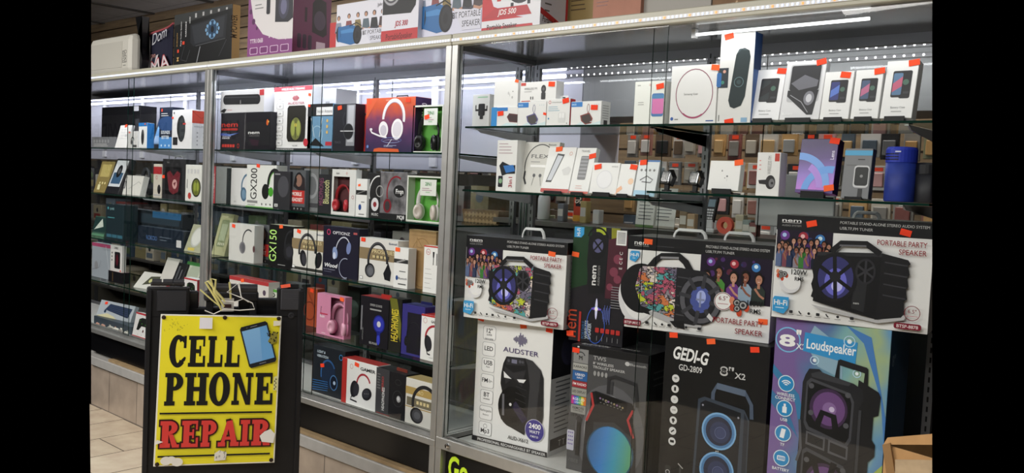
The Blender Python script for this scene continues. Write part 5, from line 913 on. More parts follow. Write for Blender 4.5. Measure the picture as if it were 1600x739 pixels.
carton('soundbar_box', 'white box with a rounded black bar speaker, on the black red-logo box', 344, 412, 143, top_of(n), .06, .08, lambda a: (a.rect(.9, .72, 1, .98, '#c23c40'), a.line([(.12, .6), (.86, .56)], .44, '#232326'), a.ell(.13, .6, .22, '#232326'), a.ell(.86, .56, .22, '#232326'), a.line([(.1, .7), (.86, .66)], .03, '#4a4a50'), a.text('101', .49, .47, .1, '#c9c9c9', 'c', rot=90, wmax=.22), a.poly([(0, .08), (.1, .2), (.16, .16), (.1, 0)], '#222'), a.text('PORTABLE', .18, .1, .06, '#c87878', wmax=.3)), base='#d9d9dc')
def audsm(a):
    a.rect(0, .93, 1, 1, '#c2404a'); a.text('WIRELESS MUSIC STREAMING', .5, .945, .035, '#f2e0e0', 'c', bold=.02, wmax=.95)
    for i, t in enumerate(('6.5"', 'LED', 'USB', 'FM', 'BT', 'BATTERY', 'Mp3')): a.rrect(.08, .77-i*.115, .26, .86-i*.115, '#a8a8ac', .015); a.rrect(.09, .775-i*.115, .25, .855-i*.115, '#e6e6e6', .012); a.text(t, .17, .8-i*.115, .026, '#333', 'c', bold=.02, wmax=.14)
    for i, h in enumerate((.03, .06, .09, .06, .1, .07, .09, .05, .03)): a.rect(.5+.02*i, .82-h/2, .512+.02*i, .82+h/2, '#b03848')
    a.text('AUDSTER', .6, .72, .04, '#a85060', 'c', bold=.01, wfix=.44); a.poly([(.38, .66), (.42, .7), (.82, .7), (.86, .66), (.85, .2), (.8, .14), (.42, .14), (.38, .2)], '#26241f'); a.ell(.61, .34, .17, '#1c1c18', .2); a.ell(.61, .34, .145, '#6f7440', .175); a.ell(.54, .35, .05, '#98a050', .12); a.ell(.68, .35, .05, '#98a050', .12); a.ell(.61, .4, .03, '#c8b850'); a.rect(.605, .2, .615, .5, '#1c1c18')
    a.ell(.88, .13, .06, '#c03440'); a.text('AUD-X609', .6, .07, .022, '#444', 'c'); a.rect(0, 0, 1, .04, '#26262a'); a.text('PROFESSIONAL RECHARGEABLE BT SPEAKER', .04, .01, .02, '#ddd', wmax=.9)
carton('speaker_box', 'white speaker box with red banner and olive twin-lens speaker', 426, 485, 137, S1, .1, .07, audsm, st=[(.94, .86, .012)], base='#e4e4e4')
carton('speaker_box', 'white box with vertical lettering standing behind the blue antenna box', 484, 522, 140, S1, .3, .14, lambda a: (a.text('AUDSTER', .35, .2, .18, '#3a3a3e', rot=90, bold=.02, wmax=.75), [a.rect(.6+.04*i, .7, .62+.04*i, .8, '#777') for i in range(4)]), base='#dcdce0')
carton('antenna_box', 'blue indoor antenna box with a round base picture', 479, 518, 163, S1, .1, .06, lambda a: (a.rect(0, .9, 1, 1, '#1a1a1e'), a.rect(0, .74, 1, .9, '#1a1a1e'), a.rect(.35, .76, 1, .93, '#e0e0e0'), a.text('Indoor Antenna', .4, .81, .07, '#222', wmax=.58), a.rect(0, 0, 1, .06, '#1a1a1e'), a.ring(.4, .34, .2, .015, '#a8c8dc'), a.poly([(.1, .12), (.35, .28), (.7, .1)], '#1a1a1e'), a.line([(.3, .3), (.15, .7)], .015, '#d8e4ea'), a.line([(.5, .3), (.6, .7)], .015, '#d8e4ea'), [a.ell(.8, .64-.12*i, .035, '#d8b060') for i in range(3)], a.rect(.75, .12, 1, .2, '#b83440')), st=[(.06, .97, .01)], base='#6a94b4')
carton('headphone_box', 'black box with a glossy headphone cup and silver band', 519, 553, 163, S1, .1, .07, lambda a: (a.rect(.62, .12, 1, .98, '#8c8e94'), a.rect(.68, .2, .94, .96, '#b4b6bc'), a.ell(.72, .42, .17, '#15151a', .16), a.line([(.35, .43), (1, .43)], .02, '#c8c8cc'), a.ring(.72, .42, .17, .015, '#4a4a52'), a.line([(.5, .55), (.45, .7), (.55, .82)], .03, '#33333c'), a.text('TRACK', .1, .17, .05, '#55555e', wmax=.4)), st=[(.3, .92)], base='#1b1b24')
carton('headphone_box', 'red box with black headphones half behind the orange gaming box', 554, 590, 163, S1, .16, .07, lambda a: (hp(a, .6, .5, .7), a.rect(0, 0, 1, .1, '#b8322c')), base='#b8342f')
jblg = gradient('printed_sunset', [(0, '#2c2448'), (.3, '#4a2c58'), (.6, '#7a3c60'), (.85, '#c8522e'), (1, '#cc5a34')], (.0, 0, 1), .35, .25, .25)
def quantum(a):
    a.poly([(0, 1), (.25, 1), (0, .6)], '#d25a34'); a.rrect(.03, .89, .11, .97, '#d8502c', .01); a.text('WIRED GAMING', .5, .94, .025, '#f0c0a8', 'c', wmax=.35)
    a.ring(.58, .62, .32, .06, '#e8e6e8', ry=.36, rot=-8, a0=-5, a1=190, n=32); a.ring(.58, .62, .26, .015, '#b0a8b8', ry=.3, rot=-8, a0=0, a1=180)
    a.ell(.38, .42, .13, '#f0eef0', .15, 20); a.ell(.38, .4, .09, '#c9c4d0', .1, 20); a.ell(.66, .42, .16, '#f2f0f2', .19, -10); a.ell(.66, .42, .12, '#dcd8e0', .14, -10); a.line([(.1, .42), (.14, .36), (.3, .3), (.45, .27)], .03, '#efedf0'); a.ell(.12, .42, .04, '#e8e6e8', .025)
    a.line([(.56, .24), (.46, .1)], .012, '#e8e8f0'); a.ring(.55, .22, .28, .006, '#7a9ae0', ry=.05); a.ring(.55, .2, .22, .004, '#c8d8f8', ry=.03); a.ell(.06, .1, .03, '#6a8ac8'); a.poly([(.18, .0), (.2, .06), (.3, .08), (.7, .06), (.72, 0)], '#d05a2c'); a.bars(.4, .12, .3, 2, .02, '#a8b0d0', .008)
b = carton('headset_box', 'orange and purple gaming headset box with a white headset', 570, 646, 154, S1, .1, .1, quantum, lambda a: (a.text('QUANTUM 100', .7, .3, .12, '#e8dce0', rot=90, bold=.03, wmax=.6)), base=jblg, sidec='#3a2448', st=[(.86, .94)])
mb = MB(); W, D, H = b['wdh']; mb.tube([(W*.45, D*.5, H), (W*.47, D*.5, H+.012), (W*.68, D*.5, H+.012), (W*.7, D*.5, H)], .003, '#222', 6); mb.build('hang_loop', b)
def c21(a): a.text('2IN1', .5, .62, .22, '#3a8a4a', 'c', bold=.03, wmax=.8); a.bars(.12, .42, .7, 2, .12, '#b8a0a8', .05); a.rect(.35, .18, .62, .24, '#a8c8a8')
g1 = window_box('headphone_box', 'green window box with black headphones on the top shelf of the middle case', 643, 690, 165, S1, .1, .08, '#d9ddd4', '#62b048', ('#232326', '#1a1a1c', '#2c2c30'), 'black headphones inside the upper green window box', ((.38, .58, .82, .93), c21), (.035, .03, .965, .965), s=.78, hu=.42, st=[(.48, .75)])
g2 = window_box('headphone_box', 'green window box with white headphones on the second shelf of the middle case', 634, 690, 274, S2, .1, .08, '#d9ddd4', '#62b048', ('#e4e2e0', '#cfc4bc', '#e8e6e4'), 'white headphones inside the lower green window box', ((.38, .58, .82, .93), c21), (.035, .03, .965, .965), s=.8, hu=.5)
# second shelf
carton('speaker_box', 'white box with a red vertical stripe at the left end of the second shelf', 319, 336, 259, S2, .08, .1, lambda a: (a.rect(.55, 0, 1, 1, '#b83a42'), a.text('WIRELESS', .9, .1, .3, '#e8c8c8', rot=90, wmax=.7), [a.rect(.1+.08*i, .4, .14+.08*i, .52, '#c04a50') for i in range(5)]), st=[(.2, .05, .008)])
carton('headphone_box', 'dark teal box behind the left end of the second shelf', 343, 353, 262, S2, .15, .06, lambda a: a.text('AUD', .6, .3, .1, '#3c5a5a', rot=90), base='#1f2b2c')
carton('headphone_box', 'white box with a steel-blue headphone cup', 360, 386, 262, S2, .13, .06, lambda a: (a.ring(1.0, .5, .32, .06, '#5a7a94', ry=.36, a0=90, a1=200), a.ell(.78, .3, .15, '#44647e', .19, 10), a.ell(.8, .3, .1, '#6c8ca6', .13, 10), a.text('XPS', .2, .06, .05, '#888', wmax=.3)), base='#dcdcdc')
carton('headset_box', 'white and green gaming headset box with large vertical lettering', 384, 430, 257, S2, .1, .07, lambda a: (a.text('GX200', .36, .18, .28, '#2a2a2e', rot=90, bold=.01, wfix=.74), a.rect(.04, .09, .4, .15, '#888'), a.text('GAMING HEADSET', .05, .03, .03, '#444', wmax=.4), a.ring(.95, .55, .3, .08, '#1e2020', ry=.38, a0=60, a1=190), a.ring(.95, .55, .22, .025, '#5aa03c', ry=.3, a0=60, a1=180), a.ell(.66, .38, .15, '#191b1a', .18), a.ell(.84, .38, .1, '#4aa030', .11), [a.ell(.55+.14*i, .08, .025, '#666') for i in range(3)], a.rect(0, 0, 1, .015, '#6ab04a')), base='#e0e2de', topc='#4a7a3c', st=[(.4, .98)])
carton('headphone_box', 'charcoal headphone box left of the red mobile headset box', 426, 452, 267, S2, .085, .014, lambda a: (a.ell(.6, .6, .25, '#4a4a50', .28), a.rect(.08, .9, .4, .94, '#8a8a8e'), a.rect(.1, .06, .3, .14, '#c9c9c9'), a.ell(.2, .1, .02, '#222')), base='#2c2c30')
def mobile(a):
    a.rect(0, 0, 1, 1, '#55585c'); a.poly([(.3, .6), (.4, .85), (.65, .95), (.95, .8), (1, .5), (.6, .5)], '#2b2326'); a.ell(.62, .74, .13, '#8c6a5c', .15); a.ring(.62, .78, .16, .03, '#151518', a0=0, a1=180); a.ell(.44, .74, .05, '#151518', .08); a.line([(.44, .68), (.4, .6), (.55, .58)], .02, '#151518')
    a.rect(.08, .18, .96, .5, '#b8332f'); a.text('MOBILE', .52, .37, .09, '#f0e0dc', 'c', bold=.04, wmax=.8); a.text('HEADSET', .52, .23, .09, '#f0e0dc', 'c', bold=.04, wmax=.8); a.rect(0, 0, 1, .1, '#1c1c1e'); [a.ell(.2+.2*i, .05, .025, '#888') for i in range(4)]
carton('headset_box', 'grey box with a red mobile headset banner on the second shelf', 449, 476, 265, S2, .1, .05, mobile, base='#55585c')
carton('headphone_box', 'glossy grey wrapped headphone pack beside the red banner box', 473, 499, 263, S2, .13, .05, lambda a: (a.ell(.5, .6, .25, '#9c9ea2', .3), a.ell(.5, .6, .18, '#6e7074', .22), a.rect(.1, .1, .9, .2, '#4a4a4e')), base='#77797c')
carton('headphone_box', 'dark box with yellow sideways lettering on the second shelf', 497, 517, 272, S2, .1, .06, lambda a: (a.text('Bluetooth', .8, .25, .25, '#c8c890', rot=90, bold=.02, wmax=.6), a.text('HEADPHONES', .35, .2, .2, '#8a4a6a', rot=90, wmax=.7)), base='#26262a')
window_box('earphone_box', 'white window box with red earphones in the middle case', 517, 554, 264, S2, .1, .06, '#dcdcda', '#5a3034', ('#a82c34', '#b8343c', '#2a2a2c'), 'red and black headphones inside the white window box', None, (.08, .06, .75, .84), s=.62, hu=.38, art=lambda a: (a.text('icon', .18, .89, .05, '#333', bold=.03), a.ring(.62, .915, .025, .008, '#c24a3a'), a.ring(.9, .4, .04, .01, '#a83a40')))
carton('earphone_box', 'small white box with a blue oval mark beside the red earphone window box', 555, 572, 279, S2, .085, .045, lambda a: (a.rect(0, .58, 1, .7, '#222'), a.line([(.1, .6), (.9, .7)], .02, '#888'), a.ell(.4, .25, .06, '#2a4a8c', .08), a.rect(.5, .38, .8, .4, '#666'), a.rect(.3, .05, .8, .08, '#888')), st=[(.3, .83, .009)])
carton('headphone_box', 'black box with white headphones left of the foil-wrapped box', 572, 593, 270, S2, .1, .06, lambda a: (a.ring(.85, .55, .33, .03, '#e0e0e0', ry=.4, a0=85, a1=200), a.ell(.62, .3, .13, '#d8d8dc', .15), a.ell(.62, .3, .06, '#8a2c34'), a.ring(.95, .6, .13, .02, '#aaa'), a.text('MUSIC', .4, .05, .06, '#c9c9c9', bold=.03, wmax=.5)), base='#1a1a1c')
foil = mat('#8c8a8e', .3, .5, noise=.7)
carton('headphone_box', 'crinkled foil-look box with red headphones', 592, 634, 268, S2, .1, .06, lambda a: (a.ring(.6, .56, .3, .035, '#8c1c2c', ry=.36, a0=60, a1=200), a.ell(.3, .28, .13, '#7a1c28', .15), a.ell(.3, .28, .08, '#3a3436', .1), a.ell(.72, .6, .18, '#1a1a1c', .13), a.text('Frqn', .6, .55, .1, '#e0e0e0', bold=.04, wmax=.35), a.rect(0, 0, 1, .12, '#1a1a1c'), a.text('MQ8', .68, .02, .08, '#e0e0e0', bold=.03, wmax=.3)), base=foil)
# third shelf
carton('headphone_box', 'white box with grey over-ear headphones, left on the third shelf', 357, 396, 348, S3, .08, .06, lambda a: (a.text('XPS', .1, .9, .05, '#888'), a.ring(.78, .55, .3, .04, '#3a3a3e', ry=.34, a0=60, a1=190), a.ell(.55, .38, .15, '#77777c', .16), a.ell(.56, .38, .11, '#606066', .12), a.ell(1.0, .38, .05, '#5a3a3c', .09)), base='#cfcfcb', st=[(.18, .93)])
carton('headset_box', 'dim red banner gaming headset box beside the black box with green lettering', 393, 420, 350, S3, .16, .05, mobile, base='#4a4446', st=[(.3, .93)])
carton('headset_box', 'black headset box with glowing green sideways lettering', 419, 457, 350, S3, .1, .07, lambda a: (a.text('GX150', .32, .12, .32, '#8ad04a', rot=90, bold=.0, wfix=.76), a.text('GX150', .31, .13, .28, '#c8ee90', rot=90, bold=-.01, wfix=.74), a.ring(.9, .55, .26, .05, '#2c2c30', ry=.36, a0=80, a1=200), a.ell(.82, .4, .2, '#232326', .2), a.ell(.85, .4, .13, '#33333a', .13), a.bars(.4, .06, .4, 1, .05, '#aaa', .012)), base='#111113', topc='#b9b9a0', st=[(.5, .97)])
def proser(big):
    def f(a):
        a.rect(0, .52, 1, .78, '#8c7a5c'); a.text('PROSERIES', .34, .68, .085, '#e8d8a8', wfix=.6); a.rect(.36, .56, .8, .64, '#4a4236'); [a.rect(.36+.1*i, .57, .43+.1*i, .63, '#cbb98a') for i in range(4)]; a.rect(0, 0, 1, .02, '#aaa')
        a.ring(.5, .5, .36, .07, '#232327', ry=.43, a0=-5, a1=195); a.ring(.5, .5, .34, .012, '#6a6a70', ry=.41, a0=10, a1=180)
        if big: a.ell(.3, .28, .17, '#1c1c20', .16); a.ell(.31, .27, .135, '#55565c', .13); a.ell(.32, .26, .09, '#6d6e74', .09); a.poly([(.78, .5), (.86, .3), (.84, .1), (.7, .12), (.66, .25)], '#1c1c20')
        else: a.ell(.38, .32, .13, '#1c1c20', .2, 15); a.ell(.4, .3, .08, '#3c3c42', .14, 15); a.ell(.86, .32, .13, '#1c1c20', .2, -15); a.rect(.04, .03, 1, .1, '#33332f')
        a.text('Bluetooth', .78, .9, .05, '#3a4a6c', wmax=.22); a.rrect(.03, .06, .12, .13, '#888', .01); a.rect(.04, .07, .11, .12, '#eee')
    return f
carton('headphone_box', 'white and tan headphone box in the third-shelf middle', 455, 504, 357, S3, .1, .06, proser(False), base='#dedcd6', topc='#b9a880', st=[(.22, .95)])
carton('headphone_box', 'black stereo headphone box with chrome-blue headphones and pink ring logo', 503, 558, 352, S3, .1, .06, lambda a: (a.ring(.16, .88, .06, .02, '#c8406a'), a.text('OPTIONZ', .28, .85, .06, '#eaeaf0', bold=.01, wfix=.48), a.rect(.86, .88, .96, .92, '#b85a5a'), a.ring(.58, .52, .24, .025, '#c9ccd8', ry=.3, rot=-15, a0=20, a1=190), a.ell(.36, .48, .08, '#8a9cc8', .12, 15), a.ell(.34, .42, .05, '#cfd8f0', .07), a.ell(.74, .6, .07, '#7a88b8', .12, -10), a.ring(.66, .2, .2, .015, '#aab0c8', a0=70, a1=290), a.text('Wood', .07, .18, .08, '#e8e8ec', bold=.05, shear=.2, wfix=.38), a.text('Stereo Headphones', .04, .12, .035, '#9a9aae', wmax=.5), a.bars(.06, .08, .3, 1, .03, '#6a6a80', .01)), base='#1c1a2c', st=[])
carton('headphone_box', 'white and tan headphone box with a large grey ear cup', 560, 619, 370, S3, .1, .07, proser(True), base='#dcdad6', st=[(.1, .95)])
carton('earphone_box', 'small white box with black band in front of the kraft package', 614, 636, 386, S3, .085, .05, lambda a: (a.rect(0, .62, 1, .72, '#333'), a.line([(.2, .63), (.8, .72)], .04, '#999'), a.ell(.25, .25, .045, '#2a4a8c', .06), a.text('Bluetooth', .36, .22, .06, '#445', wmax=.6), a.rect(.4, .41, .85, .43, '#555'), a.rect(.35, .09, .9, .12, '#555')), sidec='#d0d0d0', st=[(.25, .95)])
b = carton('kraft_package', 'brown kraft clamshell package on the third shelf of the middle case', 636, 678, 358, S3, .15, .05, lambda a: (a.ring(.5, .45, .28, .012, '#8a6c44', ry=.42), a.poly([(.3, .7), (.3, .88), (.55, .7)], '#8a6c44'), a.poly([(.32, .715), (.32, .85), (.5, .715)], '#a6865c')), base=mat('#a6865c', .75, noise=.12))
carton('cable_box', 'white charging cable box with red edge beside the case post', 660, 683, 383, S3, .09, .04, lambda a: (a.rect(0, .97, 1, 1, '#c23c34'), a.ring(.3, .87, .065, .01, '#c25a5a'), a.text('app', .3, .855, .035, '#c25a5a', 'c', wmax=.3), a.poly([(.6, .88), (.72, .88), (.7, .76), (.62, .76)], '#2a2a2e'), a.rect(.64, .6, .68, .76, '#2a2a2e'), a.rect(.86, .6, .9, .85, '#2a2a2e'), a.bars(.12, .5, .5, 5, .1, '#b8b8b8', .01)))
# blister pack leaning at far left of the third shelf
carton('phone_pack', 'pale green blister pack with a phone leaning beside the case post', 330, 350, 333, S3, .16, .03, lambda a: (a.rrect(.2, .2, .8, .85, '#8a9470', .05), a.rect(.28, .35, .72, .75, '#aeb89a'), [a.rect(.3+.13*i, .24, .38+.13*i, .3, '#d8d8c0') for i in range(4)], a.rect(.1, .9, .6, .95, '#dcd8b0')), base='#b4b48c', tilt=14)
# fourth shelf
carton('headphone_box', 'white and red box with maroon headphones above the sign', 357, 418, 430, S4, .08, .07, lambda a: (a.rect(0, .9, 1, 1, '#b03a3c'), a.ring(.55, .5, .34, .09, '#5a2c34', ry=.36, a0=0, a1=180), a.ell(.32, .4, .1, '#45262c', .18), a.ell(.78, .4, .1, '#45262c', .18), a.ell(.9, .72, .07, '#5a4a5c'), a.ell(.9, .42, .08, '#5a3a6c')), base='#d4cfca', topc='#b03a3c', st=[(.35, .93)])
carton('headset_box', 'white and green headset box half hidden behind the sign', 416, 432, 450, S4, .11, .05, lambda a: (a.text('GX50', .8, .1, .4, '#222', rot=90, wmax=.8), a.rect(0, .92, 1, 1, '#5aa040')), base='#cfd4c8')
carton('headphone_box', 'translucent orange-red box behind the right shoulder of the sign', 478, 494, 449, S4, .2, .05, lambda a: (a.ring(.3, .4, .25, .03, '#6a2818'), a.line([(.1, .9), (.8, .5)], .02, '#6a2818')), base='#9c4628', st=[(.5, .94)])
window_box('headphone_box', 'pink window box with pink headphones on the fourth shelf', 494, 537, 457, S4, .1, .07, '#d088a8', '#c088a0', ('#e0a0bc', '#e4a8c0', '#c87c9c'), 'pink headphones inside the pink window box', None, (.5, .04, .95, .95), s=.8, hu=.72, art=lambda a: (a.text('PoketMu', .13, .68, .06, '#4a2c3c', rot=-90, wmax=.25), a.text('from', .12, .42, .07, '#f4e4ec', bold=.04, wmax=.3), a.rect(.12, .5, .4, .53, '#c03c58'), a.rect(.2, .04, .34, .06, '#e8c8d4')), st=[(.9, .95)])
def bluehp(a):
    a.text('OWRER OCHSAOE', .35, .82, .05, '#b8b8b8', 'l', wmax=.42); a.rect(.35, .74, .75, .77, '#999'); a.ell(.68, .48, .18, '#1d2480'); a.ell(.68, .48, .15, '#3238a8'); a.ell(.68, .48, .06, '#c9c9d0'); a.rect(.62, .1, .74, .34, '#1d2480'); a.ell(.68, .16, .05, '#3a44c0', .1); a.rect(.04, .3, .09, .8, '#7a7a80'); a.text('BE-MIX8', .5, .05, .05, '#bbb', 'c', wmax=.3); a.text('APOMENE', .14, .1, .04, '#888', rot=90, wmax=.4)
b = carton('headphone_box', 'black box with a royal-blue headphone and red top tab', 561, 605, 461, S4, .1, .08, bluehp, base='#17151c', topc='#a8282c', yaw=0)
mb = MB(); W, D, H = b['wdh']; mb.box((W*.55, D*.4, H), (W*.9, D*.44, H+.018), '#b8302c'); mb.build('hang_tab', b)
carton('headphone_box', 'dark box with yellow diagonal panel and sideways lettering', 606, 625, 465, S4, .1, .06, lambda a: (a.poly([(0, 1), (.6, 1), (1, .55), (1, .2), (.4, .5)], '#6a6a28'), a.text('HEADPHONES', .75, .2, .2, '#d8c23c', rot=90, bold=.02, wmax=.6)), base='#1f1f1c')
b = carton('headphone_box', 'indigo box with a large black headphone picture', 626, 661, 474, S4, .1, .08, lambda a: (a.rect(.25, .05, .85, .85, '#1c1a24'), hp(a, .55, .4, .55, '#0c0c10', '#15151a', '#222', '#3c3c44')), base='#36327c', topc='#2a2a70')
mb = MB(); W, D, H = b['wdh']; mb.box((W*.3, D*.9, H), (W*.8, D*.93, H+.012), '#2c2c70'); mb.build('hang_tab', b)
carton('headset_box', 'white and red gaming headset box against the case post', 656, 684, 490, S4, .09, .09, lambda a: (a.rect(0, .96, 1, 1, '#b8302c'), a.ring(.22, .87, .06, .008, '#c25a5a'), a.text('GAMER', .55, .84, .055, '#222', bold=.04, wmax=.42), a.ring(.75, .5, .3, .05, '#a8303c', ry=.3, a0=60, a1=180), a.ell(.4, .38, .1, '#1c1c20', .18, 10), a.ell(.47, .38, .09, '#2a2a30', .16, 10), a.line([(.35, .25), (.4, .15), (.55, .14)], .03, '#1c1c20'), a.bars(.5, .07, .3, 1, .03, '#999', .01)), lambda a: (a.text('PRO', .3, .86, .05, '#a8303c', bold=.03), a.ring(.1, .5, .3, .04, '#222226', a0=-60, a1=60), a.ell(.5, .4, .1, '#222226', .15), a.rect(.3, .08, .8, .1, '#999')), topc='#b8302c', sidec='#c9c8c6')
# bottom of the middle case
carton('headphone_box', 'black and blue gaming headphone box in the bottom left of the middle case', 487, 537, 537, S5, .12, .09, lambda a: (a.text('LIGHT &', .14, .85, .055, '#b8c8d4', bold=.03, shear=.2, wmax=.4), a.text('VIBRATION', .14, .76, .055, '#b8c8d4', bold=.03, shear=.2, wmax=.6), a.ell(.5, .45, .25, '#1a2a44', .3), a.ring(.5, .45, .26, .04, '#2f5a90', ry=.3, a0=30, a1=200), a.ell(.68, .3, .13, '#10182a', .16), a.ring(.68, .3, .13, .02, '#4a7ab0', ry=.16), a.ell(.7, .3, .04, '#aac0dc'), [a.line([(0, .05+.05*i), (.5, .1+.045*i)], .015, '#2f6aa8') for i in range(5)], a.ell(.88, .86, .06, '#3a8ac8'), a.ell(.88, .86, .045, '#14181f')), base='#1b2028', st=[(.32, .6)])
carton('headset_box', 'white gaming headset box with red side, on the bottom of the middle case', 533, 588, 558, S5, .1, .08, lambda a: (a.rect(0, 0, .14, 1, '#b8302c'), a.ring(.27, .85, .055, .008, '#c25a5a'), a.text('GAMER', .52, .82, .07, '#1c1c20', bold=.05, wfix=.42), a.ring(.62, .5, .25, .045, '#a8303c', ry=.26, a0=20, a1=175), a.ell(.36, .37, .13, '#1c1c22', .19, -12), a.ell(.42, .37, .1, '#2c2c34', .15, -12), a.ell(.72, .33, .17, '#1c1c22', .13, 25), a.ell(.7, .34, .12, '#33333b', .09, 25), a.line([(.3, .2), (.26, .12), (.45, .1)], .035, '#1c1c22'), [a.ell(.66+.05*i, .33+.01*i, .01, '#aaa') for i in range(3)]), topc='#b8302c', st=[(.42, .92)])
b = carton('headphone_box', 'grey-black stereo headphone box with sideways white lettering', 586, 632, 573, S5, .1, .08, lambda a: (a.rect(0, 0, .45, 1, '#3c3c40'), a.text('STEREO', .26, .5, .07, '#b8403c', rot=90, bold=.02, wmax=.35), a.text('HEADPHONES', .3, .1, .09, '#e0e0e0', rot=90, bold=.03, wmax=.5), a.bars(.04, .85, .12, 6, .06, '#777', .02), a.ring(.75, .45, .17, .006, '#5a5a60'), a.ell(.78, .45, .07, '#a8a8ac'), a.ell(.77, .46, .04, '#d4d4d8'), a.ring(.75, .8, .1, .006, '#555', ry=.06), a.rect(.05, .02, .5, .03, '#a83a34')), base='#16151a', topc='#232326', yaw=-3)
mb = MB(); W, D, H = b['wdh']; mb.box((W*.5, D*.4, H), (W*.85, D*.44, H+.015), '#7a3428'); mb.build('hang_tab', b)
carton('headphone_box', 'white and gold headphone box in the bottom right of the middle case', 632, 676, 589, S5, .085, .09, lambda a: (a.rect(0, .66, 1, .82, '#b89c5c'), a.text('PRO', .4, .7, .08, '#e8d8a8', wmax=.3), a.rect(.05, .42, .95, .6, '#77705c'), [a.rect(.4+.12*i, .48, .48+.12*i, .55, '#e0cf9c') for i in range(4)], a.rect(.0, .38, 1, .4, '#b89c5c'), a.ring(.7, .5, .42, .08, '#232327', ry=.42, a0=50, a1=195), a.ell(.42, .24, .2, '#1c1c20', .17), a.ell(.44, .24, .16, '#45464c', .135), a.ell(.44, .24, .1, '#606168', .08)), base='#e0ded8', topc='#c0a870', sidec='#c4beb0')
for i, (x0, x1, yt, z, c, l) in enumerate([(541, 560, 446, S4, '#16201c', 'green-black box standing behind the pink window box'), (445, 470, 440, S4, '#55585a', 'grey box behind the latch plate of the sign'), (606, 625, 590, S5, '#5a2c28', 'dim red box in the shadow at the back of the bottom shelf'), (545, 570, 600, S5, '#3a3c42', 'dark box at the back behind the red-sided gamer box')]):
    carton('headphone_box', l, x0, x1, yt, z, .3, .06, lambda a: (a.ell(.5, .5, .2, '#3c4a44'), a.rect(.2, .15, .8, .25, '#2a2a2c')), base=c)
# ------------------------------------------------------------------ FARTHEST CASE
L4, L5 = .8552, .5302
b = carton('speaker_box', 'white speaker box with a tall black rounded speaker and red envelope flap', 268, 299, 172, S1, .1, .12, lambda a: (a.ell(.48, .52, .2, '#1f2220', .34), a.ell(.5, .5, .15, '#33383a', .3), a.ring(.42, .55, .17, .03, '#151716', ry=.28, a0=90, a1=270), a.rect(.55, .62, .7, .66, '#c23c34'), a.rect(.06, .1, .3, .3, '#222'), a.ell(.1, .92, .03, '#333')), lambda a: (a.rect(0, .66, 1, .97, '#c84a38'), a.line([(0, .96), (.5, .78), (1, .97)], .012, '#8a2c20'), a.text('WIRELESS', .1, .55, .05, '#777', wmax=.6), [a.ell(.3, .42-.1*i, .02, '#999') for i in range(4)], [a.ell(.65, .42-.1*i, .02, '#999') for i in range(4)], a.rect(.75, .5, .98, .6, '#222')), base='#e0e0e0', st=[(.04, .8, .01)])
carton('phone_box', 'black and blue box with white two-line lettering left of the white speaker box', 248, 268, 168, S1, .11, .08, lambda a: (a.ell(.6, .6, .45, '#2c4a78', .18), a.rect(0, 0, 1, .28, '#4a8ac8'), a.text('SOUNDS', .5, .36, .08, '#dfe6ee', 'c', bold=.03, wmax=.9), a.text('BETTER', .5, .24, .08, '#dfe6ee', 'c', bold=.03, wmax=.9), [a.ell(.2+.3*i, .08, .03, '#cfe0f0') for i in range(3)], a.ell(.2, .93, .04, '#d8452c'), a.bars(.15, .84, .6, 2, .05, '#d8d8d8', .015)), base='#1c2436')
carton('mouse_box', 'white computer mouse box with bright blue side', 216, 229, 192, S1, .1, .05, lambda a: (a.rect(0, .86, 1, 1, '#2a7ac0'), a.ell(.5, .44, .12, '#26282c', .3), a.rect(.46, .55, .54, .7, '#5a5c60'), a.rect(0, 0, 1, .06, '#ccc')), sidec='#2a7cc4', topc='#2a7cc4', st=[(.8, .95, .008)])
carton('earpiece_box', 'small white box with a black ear-hook earpiece', 199, 215, 205, S1, .09, .04, lambda a: (a.ring(.5, .45, .22, .06, '#2a2a2c', a0=0, a1=250), a.ell(.4, .35, .1, '#2a2a2c', .14), a.rect(.5, .06, .9, .2, '#444')), st=[(.2, .93, .008)], base='#d4d4d2')
carton('charger_box', 'white wedge-tilted box left of the ear-hook earpiece box', 179, 197, 196, S1, .12, .02, lambda a: (a.bars(.2, .8, .6, 4, .13, '#c9c9c9', .02), a.rect(.6, .5, .8, .6, '#b8b8b8')), tilt=14, base='#e4e2de', st=[(.5, .97)])
carton('tablet_pack', 'blue-lit tablet pack leaning behind the mouse box', 234, 250, 182, S1, .19, .02, lambda a: (a.rrect(.15, .15, .85, .9, '#7cb0e0', .03), a.rect(.15, .15, .85, .4, '#b8d4ee')), tilt=16, base='#2c2f38')
carton('electronics_box', 'large black box at the back of the top left shelf', 158, 218, 168, S1, .3, .12, lambda a: (a.rect(.84, .88, .96, .99, '#c9c9d0'), a.rect(.88, .3, .98, .7, '#3a3a3e')), base='#141418')
b = carton('media_player', 'flat silver player box at the left end of the top shelf', 143, 180, 214, S1, .2, .1, lambda a: ([a.rect(.08+.12*i, .5, .15+.12*i, .75, '#9a9c9e') for i in range(6)], a.bars(.1, .35, .7, 2, .15, '#c9c9c9', .05)), base='#77797c')
